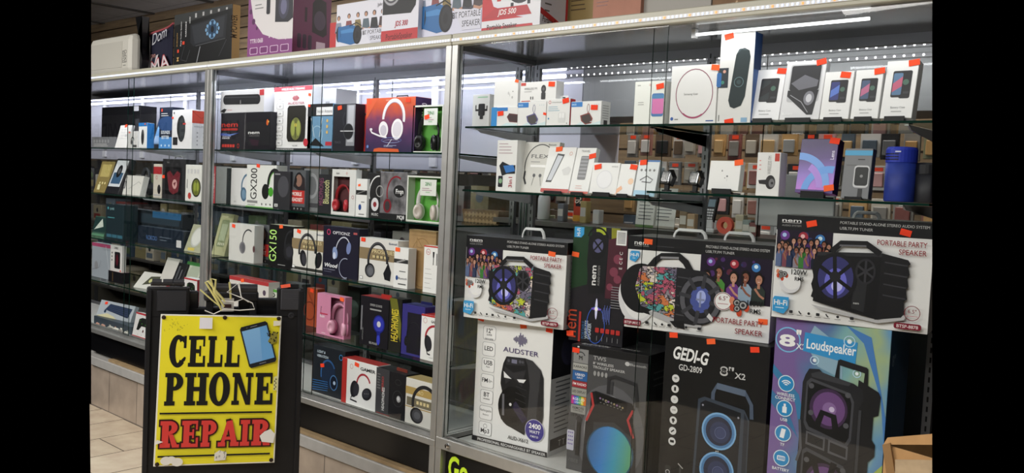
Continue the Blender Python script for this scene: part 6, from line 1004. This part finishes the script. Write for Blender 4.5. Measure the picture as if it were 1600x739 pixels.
# second
carton('accessory_pack', 'yellow-tan pack leaning at the far left of the second shelf', 146, 166, 252, S2, .13, .03, lambda a: (a.rect(.15, .5, .85, .9, '#b8a868'), [a.ell(.3+.2*i, .3, .04, '#e8dca0') for i in range(3)], a.rect(.2, .08, .4, .25, '#e0d8a8')), tilt=15, base='#8c7c4a')
carton('watch_box', 'slanted dark box with a light window onto a black watch', 163, 184, 248, S2, .11, .04, lambda a: (a.rect(.08, .2, .92, .95, '#d4d8dc'), a.rect(.16, .28, .84, .6, '#3a5a78'), a.ell(.5, .64, .14, '#17181c', .18), a.ell(.5, .64, .08, '#55585c')), tilt=20, base='#1c1c20')
carton('charger_box', 'white box with two sketched chargers beneath a dark blue case', 180, 218, 273, S2, .14, .04, lambda a: (a.rect(.12, .3, .35, .7, '#3a3a3e'), a.rect(.16, .35, .32, .65, '#bbb'), a.line([(.5, .3), (.85, .7), (.95, .6)], .02, '#777'), a.text('WIRELESS', .2, .85, .08, '#777', wmax=.5)), base='#dcdad4', tilt=12, st=[(.03, .7)])
carton('earphone_pack', 'red and white pack showing black earphones on the second shelf', 239, 252, 256, S2, .12, .04, lambda a: (a.rect(0, .7, 1, .92, '#a82c30'), a.ring(.4, .6, .06, .015, '#a82c30'), a.ell(.7, .25, .1, '#1c1c1e', .14), a.rect(.1, .05, .9, .1, '#aaa')), base='#c9c2b4')
b = carton('headphone_box', 'black box with dark red headphones and hook on the second shelf', 253, 288, 248, S2, .1, .07, lambda a: (a.rrect(.12, .12, .86, .8, '#0c0c0e', .06), a.poly([(.2, .65), (.5, .78), (.8, .65), (.72, .2), (.5, .12), (.32, .2)], '#6a242c'), a.poly([(.3, .74), (.5, .58), (.7, .74), (.6, .78), (.4, .78)], '#1a1a1c'), a.ell(.56, .38, .12, '#c89c98'), a.poly([(.5, .4), (.62, .44), (.56, .32)], '#6a242c'), a.text('Sound', .2, .9, .04, '#999')), base='#262628', st=[(.06, .55)])
mb = MB(); W, D, H = b['wdh']; mb.tube([(W*.3, D*.5, H), (W*.35, D*.5, H+.018), (W*.6, D*.5, H+.022), (W*.7, D*.5, H+.01)], .004, '#9a9c9e', 6); mb.build('hang_hook', b)
carton('speaker_box', 'white box with an olive green round speaker at the right end of the second shelf', 289, 314, 257, S2, .1, .08, lambda a: (a.ell(.68, .38, .25, '#26281c', .26), a.ell(.68, .38, .2, '#6c7430', .22), a.ell(.62, .4, .07, '#94a040', .12), a.ell(.76, .4, .07, '#94a040', .12), a.rect(.67, .2, .69, .58, '#26281c'), a.ell(.28, .14, .09, '#b8403a'), [a.rrect(.12+.2*i, .76, .24+.2*i, .88, '#c9c9c9', .01) for i in range(4)], a.rect(.1, .35, .14, .6, '#777')), base='#dcdcd6')
# dark curved headset between the second-shelf boxes
mb = MB(); t = empty('headphones', T((at(228, .22, S2), .22, S2+.001)), 'dark headband headphones standing loose on the second shelf', 'headphones')
mb.tube([(.05*math.cos(math.radians(a)), 0, .11+.07*math.sin(math.radians(a))) for a in range(-20, 201, 15)], .009, '#2a2c30', 8, flat=1.6); mb.build('headband', t, smooth=True)
for sg in (-1, 1): mb = MB(); mb.lathe([(.0, -.012), (.03, -.012), (.036, 0), (.03, .012), (0, .012)], mat('#232528', .4), 18, T((sg*.048, 0, .052)) @ R(75*sg, 'Y') @ Matrix.Diagonal((1.45, 1, 1, 1)), False); mb.build('ear_cup', t, smooth=True)
# third
carton('router_box', 'dark teal networking box with a pale blue arrow logo', 165, 192, 318, S3, .11, .1, lambda a: (a.text('tp-link', .22, .84, .08, '#9cc8cc', wmax=.6), a.ell(.12, .88, .04, '#5ab0b8'), a.rect(.1, .6, .5, .63, '#4a8a90'), [a.rrect(.06+.31*i, .05, .34+.31*i, .14, '#3a6a7c', .01) for i in range(3)]), base='#1b2c32')
carton('tv_box', 'long dark blue box with a small white code square', 215, 286, 352, S3, .12, .06, lambda a: (a.text('ROKOO', .2, .3, .25, '#4a6a9c', bold=.02, wmax=.3), a.rect(.86, .12, .96, .5, '#c9c9c9'), a.bars(.5, .5, .25, 2, .15, '#55606c', .05)), base='#1a2430')
carton('electronics_box', 'tall dark slate box behind the networking box', 195, 284, 325, S3, .24, .08, lambda a: (a.rect(.05, .6, .95, .9, '#2c3a44'), a.ell(.2, .45, .06, '#7ab0b0'), a.rect(.5, .8, .98, 1, '#2f5f88')), base='#1d242a', st=[(.1, .96)])
carton('game_case', 'green-edged game case at the left end of the third shelf', 143, 162, 337, S3, .14, .02, lambda a: (a.rect(0, .2, 1, .95, '#1f3a38'), a.poly([(.1, .3), (.6, .9), (.8, .5)], '#c9d4c8'), a.rect(0, 0, 1, .12, '#5a8a6c')), tilt=12, base='#3a5a4c')
mb = MB(); t = tag(mb and None or carton('charging_pad', 'clear pack with a round silver pad leaning beside the case post', 287, 312, 350, S3, .12, .015, lambda a: (a.ell(.5, .55, .36, '#b9bcb8'), a.ell(.5, .55, .3, '#d0d2cc'), a.rect(.2, .05, .6, .15, '#c8b858')), tilt=20, base='#a4a68c'), None)
# fourth
carton('controller_pack', 'clear pack with a silver gadget, far left of the fourth shelf', 143, 172, 378, L4, .13, .05, lambda a: (a.ell(.25, .35, .12, '#8a8c90'), a.line([(0, .2), (.4, .3), (.5, .5)], .015, '#77797c'), a.rect(.0, .9, 1, 1, '#a84a6c'), a.line([(.75, .95), (.95, .2)], .02, '#c9d0d8')), base='#9ca4ac')
b = carton('accessory_box', 'small black box under the white speaker pack', 169, 190, 422, L4, .1, .06, lambda a: (a.rect(.3, .1, .36, .9, '#5a4630'),), base='#17161a', topc='#c0a0a0')
carton('speaker_box', 'white pack with a black and red bar speaker, on the small black box', 172, 190, 382, top_of(b), .104, .03, lambda a: (a.text('SABRE', .5, .86, .09, '#555', 'c', bold=.02, wmax=.8), [a.ell(.15, .7-.14*i, .04, '#444') for i in range(3)], a.rrect(.38, .12, .85, .76, '#1a1a1e', .05), a.ell(.6, .45, .1, '#5a1c28', .22)), base='#d8d6d4', st=[(.9, .05, .007)])
carton('cable_box', 'long white box with a dark window lying tilted on the fourth shelf', 208, 242, 424, L4, .1, .04, lambda a: (a.poly([(.3, .2), (.85, .4), (.95, .85), (.45, .75)], '#4a4c3c'), a.ell(.55, .5, .12, '#c9c88c')), tilt=40, base='#d4d2cc', yaw=10)
carton('phone_box', 'plain tall white box leaning on the fourth shelf', 243, 262, 402, L4, .14, .02, lambda a: (a.rect(.7, .1, .95, .25, '#c23c40'),), tilt=20, base='#cfccc6')
carton('cable_pack', 'black bundled accessory beside the plain tall white box', 260, 274, 410, L4, .12, .04, lambda a: (a.rect(.2, .1, .4, .9, '#4a4c50'), a.rect(.6, .1, .7, .8, '#6a6c70')), tilt=22, base='#1a1a1e')
carton('light_pack', 'green and white pack with a glossy black device', 276, 300, 408, L4, .15, .04, lambda a: (a.poly([(.1, .5), (.4, .9), (.95, .95), (.9, .6), (.5, .45)], '#aeb6a4'), a.rect(.3, .1, .9, .4, '#1f1f22'), a.rect(0, .9, 1, 1, '#4a8a4c')), tilt=18, base='#c4c8b8')
def pad(a):
    a.rect(0, .93, 1, 1, '#b8303a'); a.poly([(.18, .3), (.24, .75), (.4, .82), (.68, .82), (.84, .72), (.9, .3), (.78, .3), (.66, .48), (.42, .48), (.3, .3)], '#1c1e1d'); [a.ell(u, v, .03, '#4a8c3c') for u, v in ((.3, .7), (.42, .58), (.62, .56), (.76, .68))]; a.rect(.42, .28, .68, .4, '#e4e4e4'); a.ell(.55, .3, .06, '#5a2c34'); a.rect(0, 0, 1, .06, '#b03a44'); [a.ell(.3+.2*i, .13, .02, '#999') for i in range(3)]
carton('controller_box', 'white and red box with a black game controller above the sign hinge', 287, 307, 433, L4, .09, .05, pad, base='#e0dcdc', sidec='#b03a44')
# bottom
carton('keyboard_box', 'pale keyboard and mouse box leaning in the bottom left case', 150, 203, 468, .585, .12, .03, lambda a: (a.poly([(.3, .85), (.95, .8), (.9, .2), (.2, .45)], '#28344c'), [a.line([(.28-.02*i, .78-.1*i), (.92, .7-.12*i)], .02, '#4a5a7c') for i in range(4)], a.ell(.22, .35, .12, '#1c3450', .1), a.poly([(0, 0), (.6, 0), (.5, .14), (.3, .25)], '#d4cfa8')), base='#b0b8c0', tilt=20, yaw=6, st=[(.18, .85)])
one('riser', None, (at(150, .1, .65)-.03, .1, L5), (at(203, .1, .65)+.03, .36, .5845), mat('#3c4650', .4)); tag(bpy.data.objects['riser'], 'dark acrylic riser under the keyboard box', 'riser')
carton('controller_box', 'white and red controller box on the bottom of the farthest case', 206, 234, 487, L5, .09, .05, pad, base='#e0dcdc', sidec='#b03a44', tilt=10)
rr = random.Random(5)
for i in range(12):
    wc = rr.choice(['#c9c5bc', '#a8a49c', '#d8d4cc', '#8c8680', '#b88c7c']); mb = MB(); mb.tube([(0, 0, .012), (.02, .0, .022), (.045, .004, .018), (.06, .002, .008)], [.006, .009, .009, .005], mat(wc, .4), 8, flat=.8); mb.tube([(0, .006, .006), (.03, .012, .006), (.062, .006, .005)], .003, '#55534f', 6)
    tag(mb.build('wristwatch', None, T((-3.55+.085*(i % 6)+rr.uniform(-.01, .01), .06+.055*(i//6), L5)) @ R(rr.uniform(-25, 25), 'Z'), True), 'small %s watch lying in the %s row at the bottom of the farthest case' % ({'#c9c5bc': 'pale grey', '#a8a49c': 'grey', '#d8d4cc': 'whitish', '#8c8680': 'dark grey', '#b88c7c': 'rose'}[wc], 'back' if i > 5 else 'front'), 'watch', 'watches laid along the case bottom')
# ------------------------------------------------------------------ ON TOP OF THE CASES
TT = ZT+.0475
def btport(a):
    for i, (x, c) in enumerate(((.03, '#8a94a8'), (.24, '#8a4a4c'), (.42, '#8c7a4c'), (.58, '#5a6a74'), (.74, '#26262a'), (.9, '#4a3a3c'))):
        v = .52 if i else .5; a.ell(x+.02, v+.2, .055, '#3a2820'); a.ell(x+.02, v+.19, .035, '#c99a80', .045); a.poly([(x-.05, v-.12), (x-.03, v+.1), (x+.07, v+.1), (x+.1, v-.12)], c); a.line([(x-.04, v-.1), (x+.05, v-.13), (x+.12, v-.1)], .04, '#c09078' if i % 2 else '#3a3c48')
    a.poly([(.04, .2), (.05, .5), (.3, .53), (.42, .48), (.42, .12), (.3, .1)], '#2c6ca8'); a.poly([(.06, .42), (.3, .45), (.4, .42), (.4, .36), (.06, .36)], '#4a8cc8'); a.ell(.06, .35, .08, '#151518', .17); a.poly([(.05, .2), (.05, .5), (.1, .52), (.1, .18)], '#2c6ca8'); a.ell(.44, .3, .14, '#101014', .2); a.ell(.45, .3, .11, '#24242a', .165); a.ell(.44, .3, .05, '#15151a', .08); a.line([(.28, .5), (.42, .56), (.52, .48)], .02, '#222')
    a.poly([(.56, .42), (.98, .36), (.98, .1), (.7, .1)], '#dcdce8'); a.text('BT PORTABLE', .97, .28, .09, '#2a2a30', 'r', bold=.0, wfix=.42); a.text('SPEAKER', .97, .15, .09, '#2a2a30', 'r', bold=.0, wfix=.27)
WP = '#e4e4ee'
def jbox(n, l, x0, x1, yt, Y, art, side=None, D=.2, **k): return carton(n, l, x0, x1, yt, TT, Y, D, art, side, base=k.pop('base', WP), **k)
jbox('speaker_box', 'white portable speaker box with a blue drum speaker, left of the two', 524, 603, 8, .07, lambda a: (btport(a), a.text('Johns', .82, .84, .07, '#333', wmax=.18)), D=.18)
jbox('speaker_box', 'white box with a black speaker and red bottom strip', 595, 652, -40, .045, lambda a: (a.poly([(.02, .98), (.9, .98), (.96, .75), (.92, .5), (.8, .4), (.02, .42)], '#1a1a1d'), a.ell(.26, .74, .21, '#4a4a50'), a.ring(.26, .74, .2, .03, '#a8a8ae'), a.ring(.26, .74, .14, .03, '#c9c9cc'), a.ell(.26, .74, .08, '#26262a'), a.rrect(.16, .66, .36, .82, '#1c1c20', .03), a.rrect(.5, .72, .74, .96, '#b8b8bc', .03), a.ell(.62, .84, .09, '#1c1c20'), a.rect(0, 0, 1, .19, '#c2383c'), a.text('JDS 300', .55, .24, .075, '#b83a48', 'c', bold=.03, shear=.2, wfix=.36), a.text('PortableSpeaker', .5, .06, .085, '#4a1418', 'c', bold=.01, wfix=.72)), D=.2)
jbox('speaker_box', 'white portable speaker box with a blue drum speaker, right of the red-strip box', 653, 753, -40, .07, btport, D=.18, base='#dedeee')
jbox('speaker_box', 'red and white speaker box with a round black speaker, on the right case', 752, 843, -60, .05, lambda a: (a.poly([(0, .0), (0, 1), (.3, 1), (.1, .6), (.2, .36), (.6, .2), (.85, .14), (.98, 0)], '#c42c34'), a.poly([(.05, 1), (1, 1), (1, .05), (.9, .0), (.86, .14), (.62, .28), (.3, .36), (.12, .6)], '#e6e6ea'), a.ell(.66, .62, .26, '#22222a', .26), a.ell(.62, .66, .17, '#33384a'), a.ell(.58, .7, .06, '#8ab0d8', .03), a.ell(.7, .66, .05, '#6a8ab8', .03), a.rect(.5, .33, .55, .38, '#22222a'), a.rect(.78, .34, .83, .39, '#22222a'), [a.rrect(.16+.05*i, .66-.12*i, .23+.05*i, .74-.12*i, '#c42c34', .01) for i in range(3)], a.poly([(.22, .33), (.78, .33), (.86, .2), (0, .2)], '#b82c34'), a.text('JDS 500', .28, .235, .075, '#f0e8e8', bold=.03, shear=.2, wfix=.32), a.rect(.0, .08, 1, .17, '#e6e6ea'), a.rect(0, .0, .6, .07, '#c42c34'), a.text('Portable Speaker', .1, .05, .07, '#3a1418', bold=.03, wfix=.52)), lambda a: (a.rect(0, 0, 1, 1, '#dcdce4'), a.poly([(0, .28), (1, .08), (1, 0), (0, .2)], '#c42c34'), a.bars(.15, .6, .25, 5, .09, '#666', .02), a.text('Portable Speaker', .08, .1, .08, '#3a1418', bold=.02, wmax=.8, rot=-6), a.rect(.92, 0, 1, 1, '#c42c34')), D=.17)
carton('shipping_carton', 'brown carton standing behind the red and white box', 872, 934, -30, TT, .25, .2, lambda a: (a.bars(.3, .6, .4, 3, .08, '#5a4a34', .02),), base='#a08a58')
carton('shipping_carton', 'pinkish-brown shipping carton on the right case', 925, 1000, -50, TT, .1, .2, lambda a: (a.bars(.12, .62, .5, 2, .06, '#7a4a40', .02), a.ell(.5, .7, .06, '#7a4a40'), a.bars(.08, .38, .3, 2, .06, '#7a4a40', .015), a.bars(.7, .5, .2, 2, .06, '#7a4a40', .015)), base=mat('#b4806c', .7, noise=.06))
carton('shipping_carton', 'wide grey-white carton with a barcode, right of the pinkish one', 1001, 1110, -50, TT, .12, .22, lambda a: ([a.rect(.1+.03*i, .5, .112+.03*i, .8, '#3a3a3a') for i in range(6)], a.text('ELEMENT', .4, .6, .08, '#55534f', wmax=.3), a.rect(0, .04, 1, .1, '#8c7a5c')), base=mat('#a8a49c', .6))
carton('shipping_carton', 'brown corrugated carton at the right end of the case tops', 1112, 1250, -60, TT, .12, .22, lambda a: (a.rect(0, .02, 1, .06, '#5a4434'), a.line([(.2, .0), (.3, .2)], .03, '#c9a880')), base=mat('#84684e', .8, noise=.2))
def purple(a):
    a.rect(0, 0, 1, 1, '#e0dcdc'); a.poly([(0, 0), (1, 0), (1, .19), (.7, .2), (.35, .28), (.13, .45), (0, .85)], '#8a4a84'); [a.ell(u, v, r, '#5a2a58') for u, v, r in ((.06, .56, .03), (.13, .44, .035), (.21, .36, .022))]
    [a.rrect(.06+.23*i, .06, .24+.23*i, .14, '#d8b8d4', .015) for i in range(4)]; [a.rrect(.075+.23*i, .068, .225+.23*i, .132, '#7a3c74', .012) for i in range(4)]; a.text('TTR106B', .06, .19, .05, '#e8d8e4', bold=.03, wfix=.3); [a.ell(.5+.09*i, .24-.01*i, .012, '#e8d8e4') for i in range(5)]
    a.bars(.3, .92, .6, 3, .06, '#6a5a6c', .014); a.rrect(.42, .5, .5, .68, '#26262c', .02); a.bars(.16, .62, .22, 2, .04, '#888', .01); a.poly([(.62, .4), (.62, .82), (.72, .92), (.98, .9), (1.0, .42), (.9, .38)], '#24242e'); a.ell(.8, .56, .1, '#3c3c50', .14); a.ell(.8, .56, .06, '#6a6a88', .09); a.ell(.82, .78, .05, '#33333f')
carton('speaker_box', 'purple and white karaoke speaker box on the middle case', 386, 456, -40, TT, .07, .24, purple, lambda a: (a.rect(0, 0, 1, 1, '#6a2a50'), a.bars(.3, .84, .5, 3, .07, '#c8a8b8', .012), a.poly([(.5, .3), (.5, .62), (.62, .7), (.86, .66), (.9, .3), (.8, .26)], '#1c141c'), a.ell(.7, .44, .08, '#4a3c50', .11), [a.rrect(.12+.14*i, .1, .22+.14*i, .26, '#2c1c34', .02) for i in range(3)], a.rect(.62, .06, .86, .2, '#cbb8c4'), a.rect(.3, .4, .36, .56, '#2c1424'), a.line([(.2, .9), (.3, .97), (.44, .9)], .01, '#cbb')), sidec='#6a2a50')
carton('speaker_box', 'tall red box showing between the maroon side and white portable speaker box', 514, 526, 36, TT, .16, .12, None, base='#c8383a')
def mpower(a):
    a.poly([(0, 1), (1, 1), (1, .93), (0, .8)], '#3a3c3c'); a.poly([(.3, .76), (.92, .85), (.9, .42), (.36, .36), (.3, .44)], '#26282c'); a.poly([(.32, .74), (.88, .82), (.86, .46), (.38, .4)], '#34373c')
    g = '#7aa6cc'; a.ell(.68, .62, .17, '#2c4660', .18); [a.ell(.68+.105*math.cos(t*.628), .62+.115*math.sin(t*.628), .032, g) for t in range(10)]; a.ell(.68, .62, .055, '#15171a', .06); a.ring(.68, .62, .16, .008, '#8ab4d8', ry=.17)
    a.line([(.48, .34), (.42, .03)], .03, '#8a8c90'); a.line([(.92, .4), (.8, .12)], .015, '#4a4c50'); a.line([(.4, .36), (.9, .42)], .01, '#5a5c60'); a.line([(.2, .4), (.14, .14), (.24, .1), (.3, .3)], .012, '#55575a')
    a.text('KARAOKE', .23, .56, .045, '#e8e8e8', rot=90, bold=.03, wfix=.28); a.text('Party Trolley Speaker', .14, .4, .04, '#d8d8d8', rot=90, bold=.02, wfix=.46); a.text('BLUETOOTH', .07, .4, .035, '#d8a860', rot=90, wfix=.25); a.text('15W', .3, .8, .05, '#e8e8e8', rot=90, bold=.03, wmax=.12); a.rect(.16, .42, .2, .48, '#d84a34'); a.rect(.07, .28, .1, .34, '#d84a34')
    a.text('M', .1, .12, .08, '#d8b070', rot=90, bold=.02); [a.rect(.38+.13*i, .88+.01*i, .41+.13*i, .96, '#b8b8b8') for i in range(5)]
carton('speaker_box', 'black trolley speaker box with a glowing blue woofer and tan side', 271, 361, 24, TT, .07, .05, mpower, lambda a: (a.text('M POWER', .62, .42, .13, '#3a2c18', rot=90, bold=.02, wfix=.4),), base='#151617', sidec='#b9935c', yaw=-1)
# white moulded housing, black foot stand and navy banner at the left end
x0 = at(142, .1, TT)-.05; x1 = at(204, .1, TT)
mb = MB(); h_ = solve(lambda t: proj((x1, .1, TT+t))[1], 50, .3); mb.box((x0, .1, TT), (x1, .4, TT+h_), mat('#c9c6bc', .4), None, .045)
t = mb.build('printer_housing', None); tag(t, 'cream moulded plastic housing at the left end of the case tops', 'appliance')
mb = MB(); mb.box((x0+.02, .097, TT+.05), (x1-.13, .1, TT+h_-.05), mat('#bdbab0', .4), bev=.001); mb.build('front_cover', t)
mb = MB(); a = Art(.1, .14); a.text('POWER', .3, .15, .25, '#4a4a48', rot=90, wmax=.6); a.text('EXPO', .62, .15, .25, '#4a4a48', rot=90, wmax=.6); a.rect(.1, .0, .5, .03, '#4a4a48'); a.onto(mb); mb.build('lettering', t, T((x1-.125, .1, TT+.06)))
X = at(215, .16, TT); hh = solve(lambda q: proj((X, .16, TT+q))[1], 26, .3)
mb = MB(); mb.prism([(-.05, hh), (.045, hh), (.03, .16), (.01, .05), (-.04, .02), (-.13, .02), (-.13, .0), (.03, 0), (.06, .1)], 0, .05, mat('#0e0e10', .35)); t = mb.build('stand_leg', None, T((X, .16, TT))); tag(t, 'curved black stand leg beside the cream housing', 'stand')
X = at(212, .24, TT); X2 = at(268, .24, TT); hl = solve(lambda q: proj((X, .24, TT+q))[1], 56, .2); hr = solve(lambda q: proj((X2, .24, TT+q))[1], 34, .2); w_ = X2-X
NV = mat('#14152c', .8); mb = MB(); n = 12; vs = []
for i in range(n+1):
    u = i/n; z = hl+(hr-hl)*u-.05*math.sin(math.pi*u*.9)*.6; y = .01*math.sin(u*9)
    vs += [(u*w_, y, 0), (u*w_, y, z), (u*w_, y+.004, 0), (u*w_, y+.004, z)]
fs = []
for i in range(n): a_, b_ = 4*i, 4*i+4; fs += [(a_, b_, b_+1, a_+1), (a_+2, a_+3, b_+3, b_+2), (a_+1, b_+1, b_+3, a_+3), (a_, a_+2, b_+2, b_)]
mb.add(vs, fs, NV); t = mb.build('fabric_banner', None, T((X, .24, TT+.0005))); tag(t, 'navy fabric banner with script lettering draped beside the black box', 'banner')
mb = MB(); mb.tube([(vs[4*i+1][0], vs[4*i+1][1], vs[4*i+1][2]) for i in range(n+1)], .008, mat('#a04a50', .7), 6); mb.build('red_hem', t)
mb = MB(); a = Art(w_, hl); a.text('Republica', .0, .66, .09, '#b8b8c0', shear=.4, rot=2, wfix=.42); a.text('Dom', .5, .7, .26, '#c4c4cc', shear=.4, rot=14, bold=.0, wfix=.42); a.text('Ahora con', .05, .42, .12, '#c89088', shear=.4, wfix=.55, bold=.01)
for i, (u, l) in enumerate(((.02, .1), (.2, .2), (.36, .3), (.52, .36))): a.poly([(u, 0), (u+.05, 0), (u+.16, l+.12), (u+.1, l+.1)], '#c9c2c4')
a.text('MA', .5, .0, .34, '#b8343c', bold=.05, wfix=.5, rot=12); a.text('MA', .51, .01, .32, '#d4ced0', bold=.01, wfix=.48, rot=12); a.onto(mb); mb.build('lettering', t, T((0, -.012, 0)))
# reflected shop poster: it hangs by the entrance facing the cases
mb = MB(); mb.box((0, 0, 0), (3.4, .01, 1.5), mat('#dcdcdc', .6)); a = Art(3.4, 1.5); a.text('UNLIMITED NATIONWIDE', .03, .82, .12, '#15151a', bold=.03, wfix=.94); a.text('Talk, Text & Data', .03, .55, .2, '#15151a', bold=.03, wfix=.85); a.text('UNLIMITED', .03, .28, .18, '#15151a', bold=.04, wfix=.6); a.text('TALK AND TEXT', .03, .08, .12, '#15151a', bold=.03, wfix=.7); a.onto(mb)
t = mb.build('wall_poster', None, T((-4.9, -2.0, .75)) @ R(180, 'Z')); tag(t, 'grey poster with black lettering facing the cases', 'poster')
# ------------------------------------------------------------------ nothing is modelled beyond what the photograph shows to the left and right
bpy.context.view_layer.update()
def cutplane(px, sgn):
    a, b = ray(px, 0), ray(px, 739); n = np.cross(a, b); n /= np.linalg.norm(n)
    inside = ray(800, 369) @ n
    return n if inside > 0 else -n
for px in (142.5, 1456.5):
    n = Vector(cutplane(px, 0)); c = Vector(CAM)
    for o in list(bpy.data.objects):
        if o.type != 'MESH' or o.name in ('wall_poster',): continue
        mw = o.matrix_world; vs = np.array([mw @ v.co for v in o.data.vertices]) if len(o.data.vertices) else None
        if vs is None: continue
        d = (vs-CAM) @ np.array(n)
        if d.min() >= -1e-5: continue
        dep = (vs-CAM) @ fw
        if o.name.startswith('floor') and vs[:, 1].min() < -1: continue
        if d.max() <= 0: bpy.data.objects.remove(o); continue
        o.data = o.data.copy(); bm = bmesh.new(); bm.from_mesh(o.data); bm.transform(mw)
        r = bmesh.ops.bisect_plane(bm, geom=bm.verts[:]+bm.edges[:]+bm.faces[:], dist=1e-6, plane_co=c, plane_no=n, clear_inner=True)
        ed = [e for e in r['geom_cut'] if isinstance(e, bmesh.types.BMEdge)]
        try: bmesh.ops.holes_fill(bm, edges=ed, sides=0)
        except Exception: pass
        bm.transform(mw.inverted()); bm.to_mesh(o.data); bm.free()
# put every grouping empty at the base of its thing
bpy.context.view_layer.update()
for o in bpy.data.objects:
    if o.type == 'EMPTY' and o.matrix_world.translation.length < 1e-6 and o.children:
        P = [c.matrix_world @ v.co for c in o.children if c.type == 'MESH' for v in c.data.vertices]
        if not P: continue
        b = Vector((sum((min(p[i] for p in P), max(p[i] for p in P)))/2 if i < 2 else min(p[2] for p in P) for i in range(3)))
        o.location = b
        for c in o.children: c.location = c.location-b
for o in bpy.data.objects:
    if 'wdh' in o: del o['wdh']
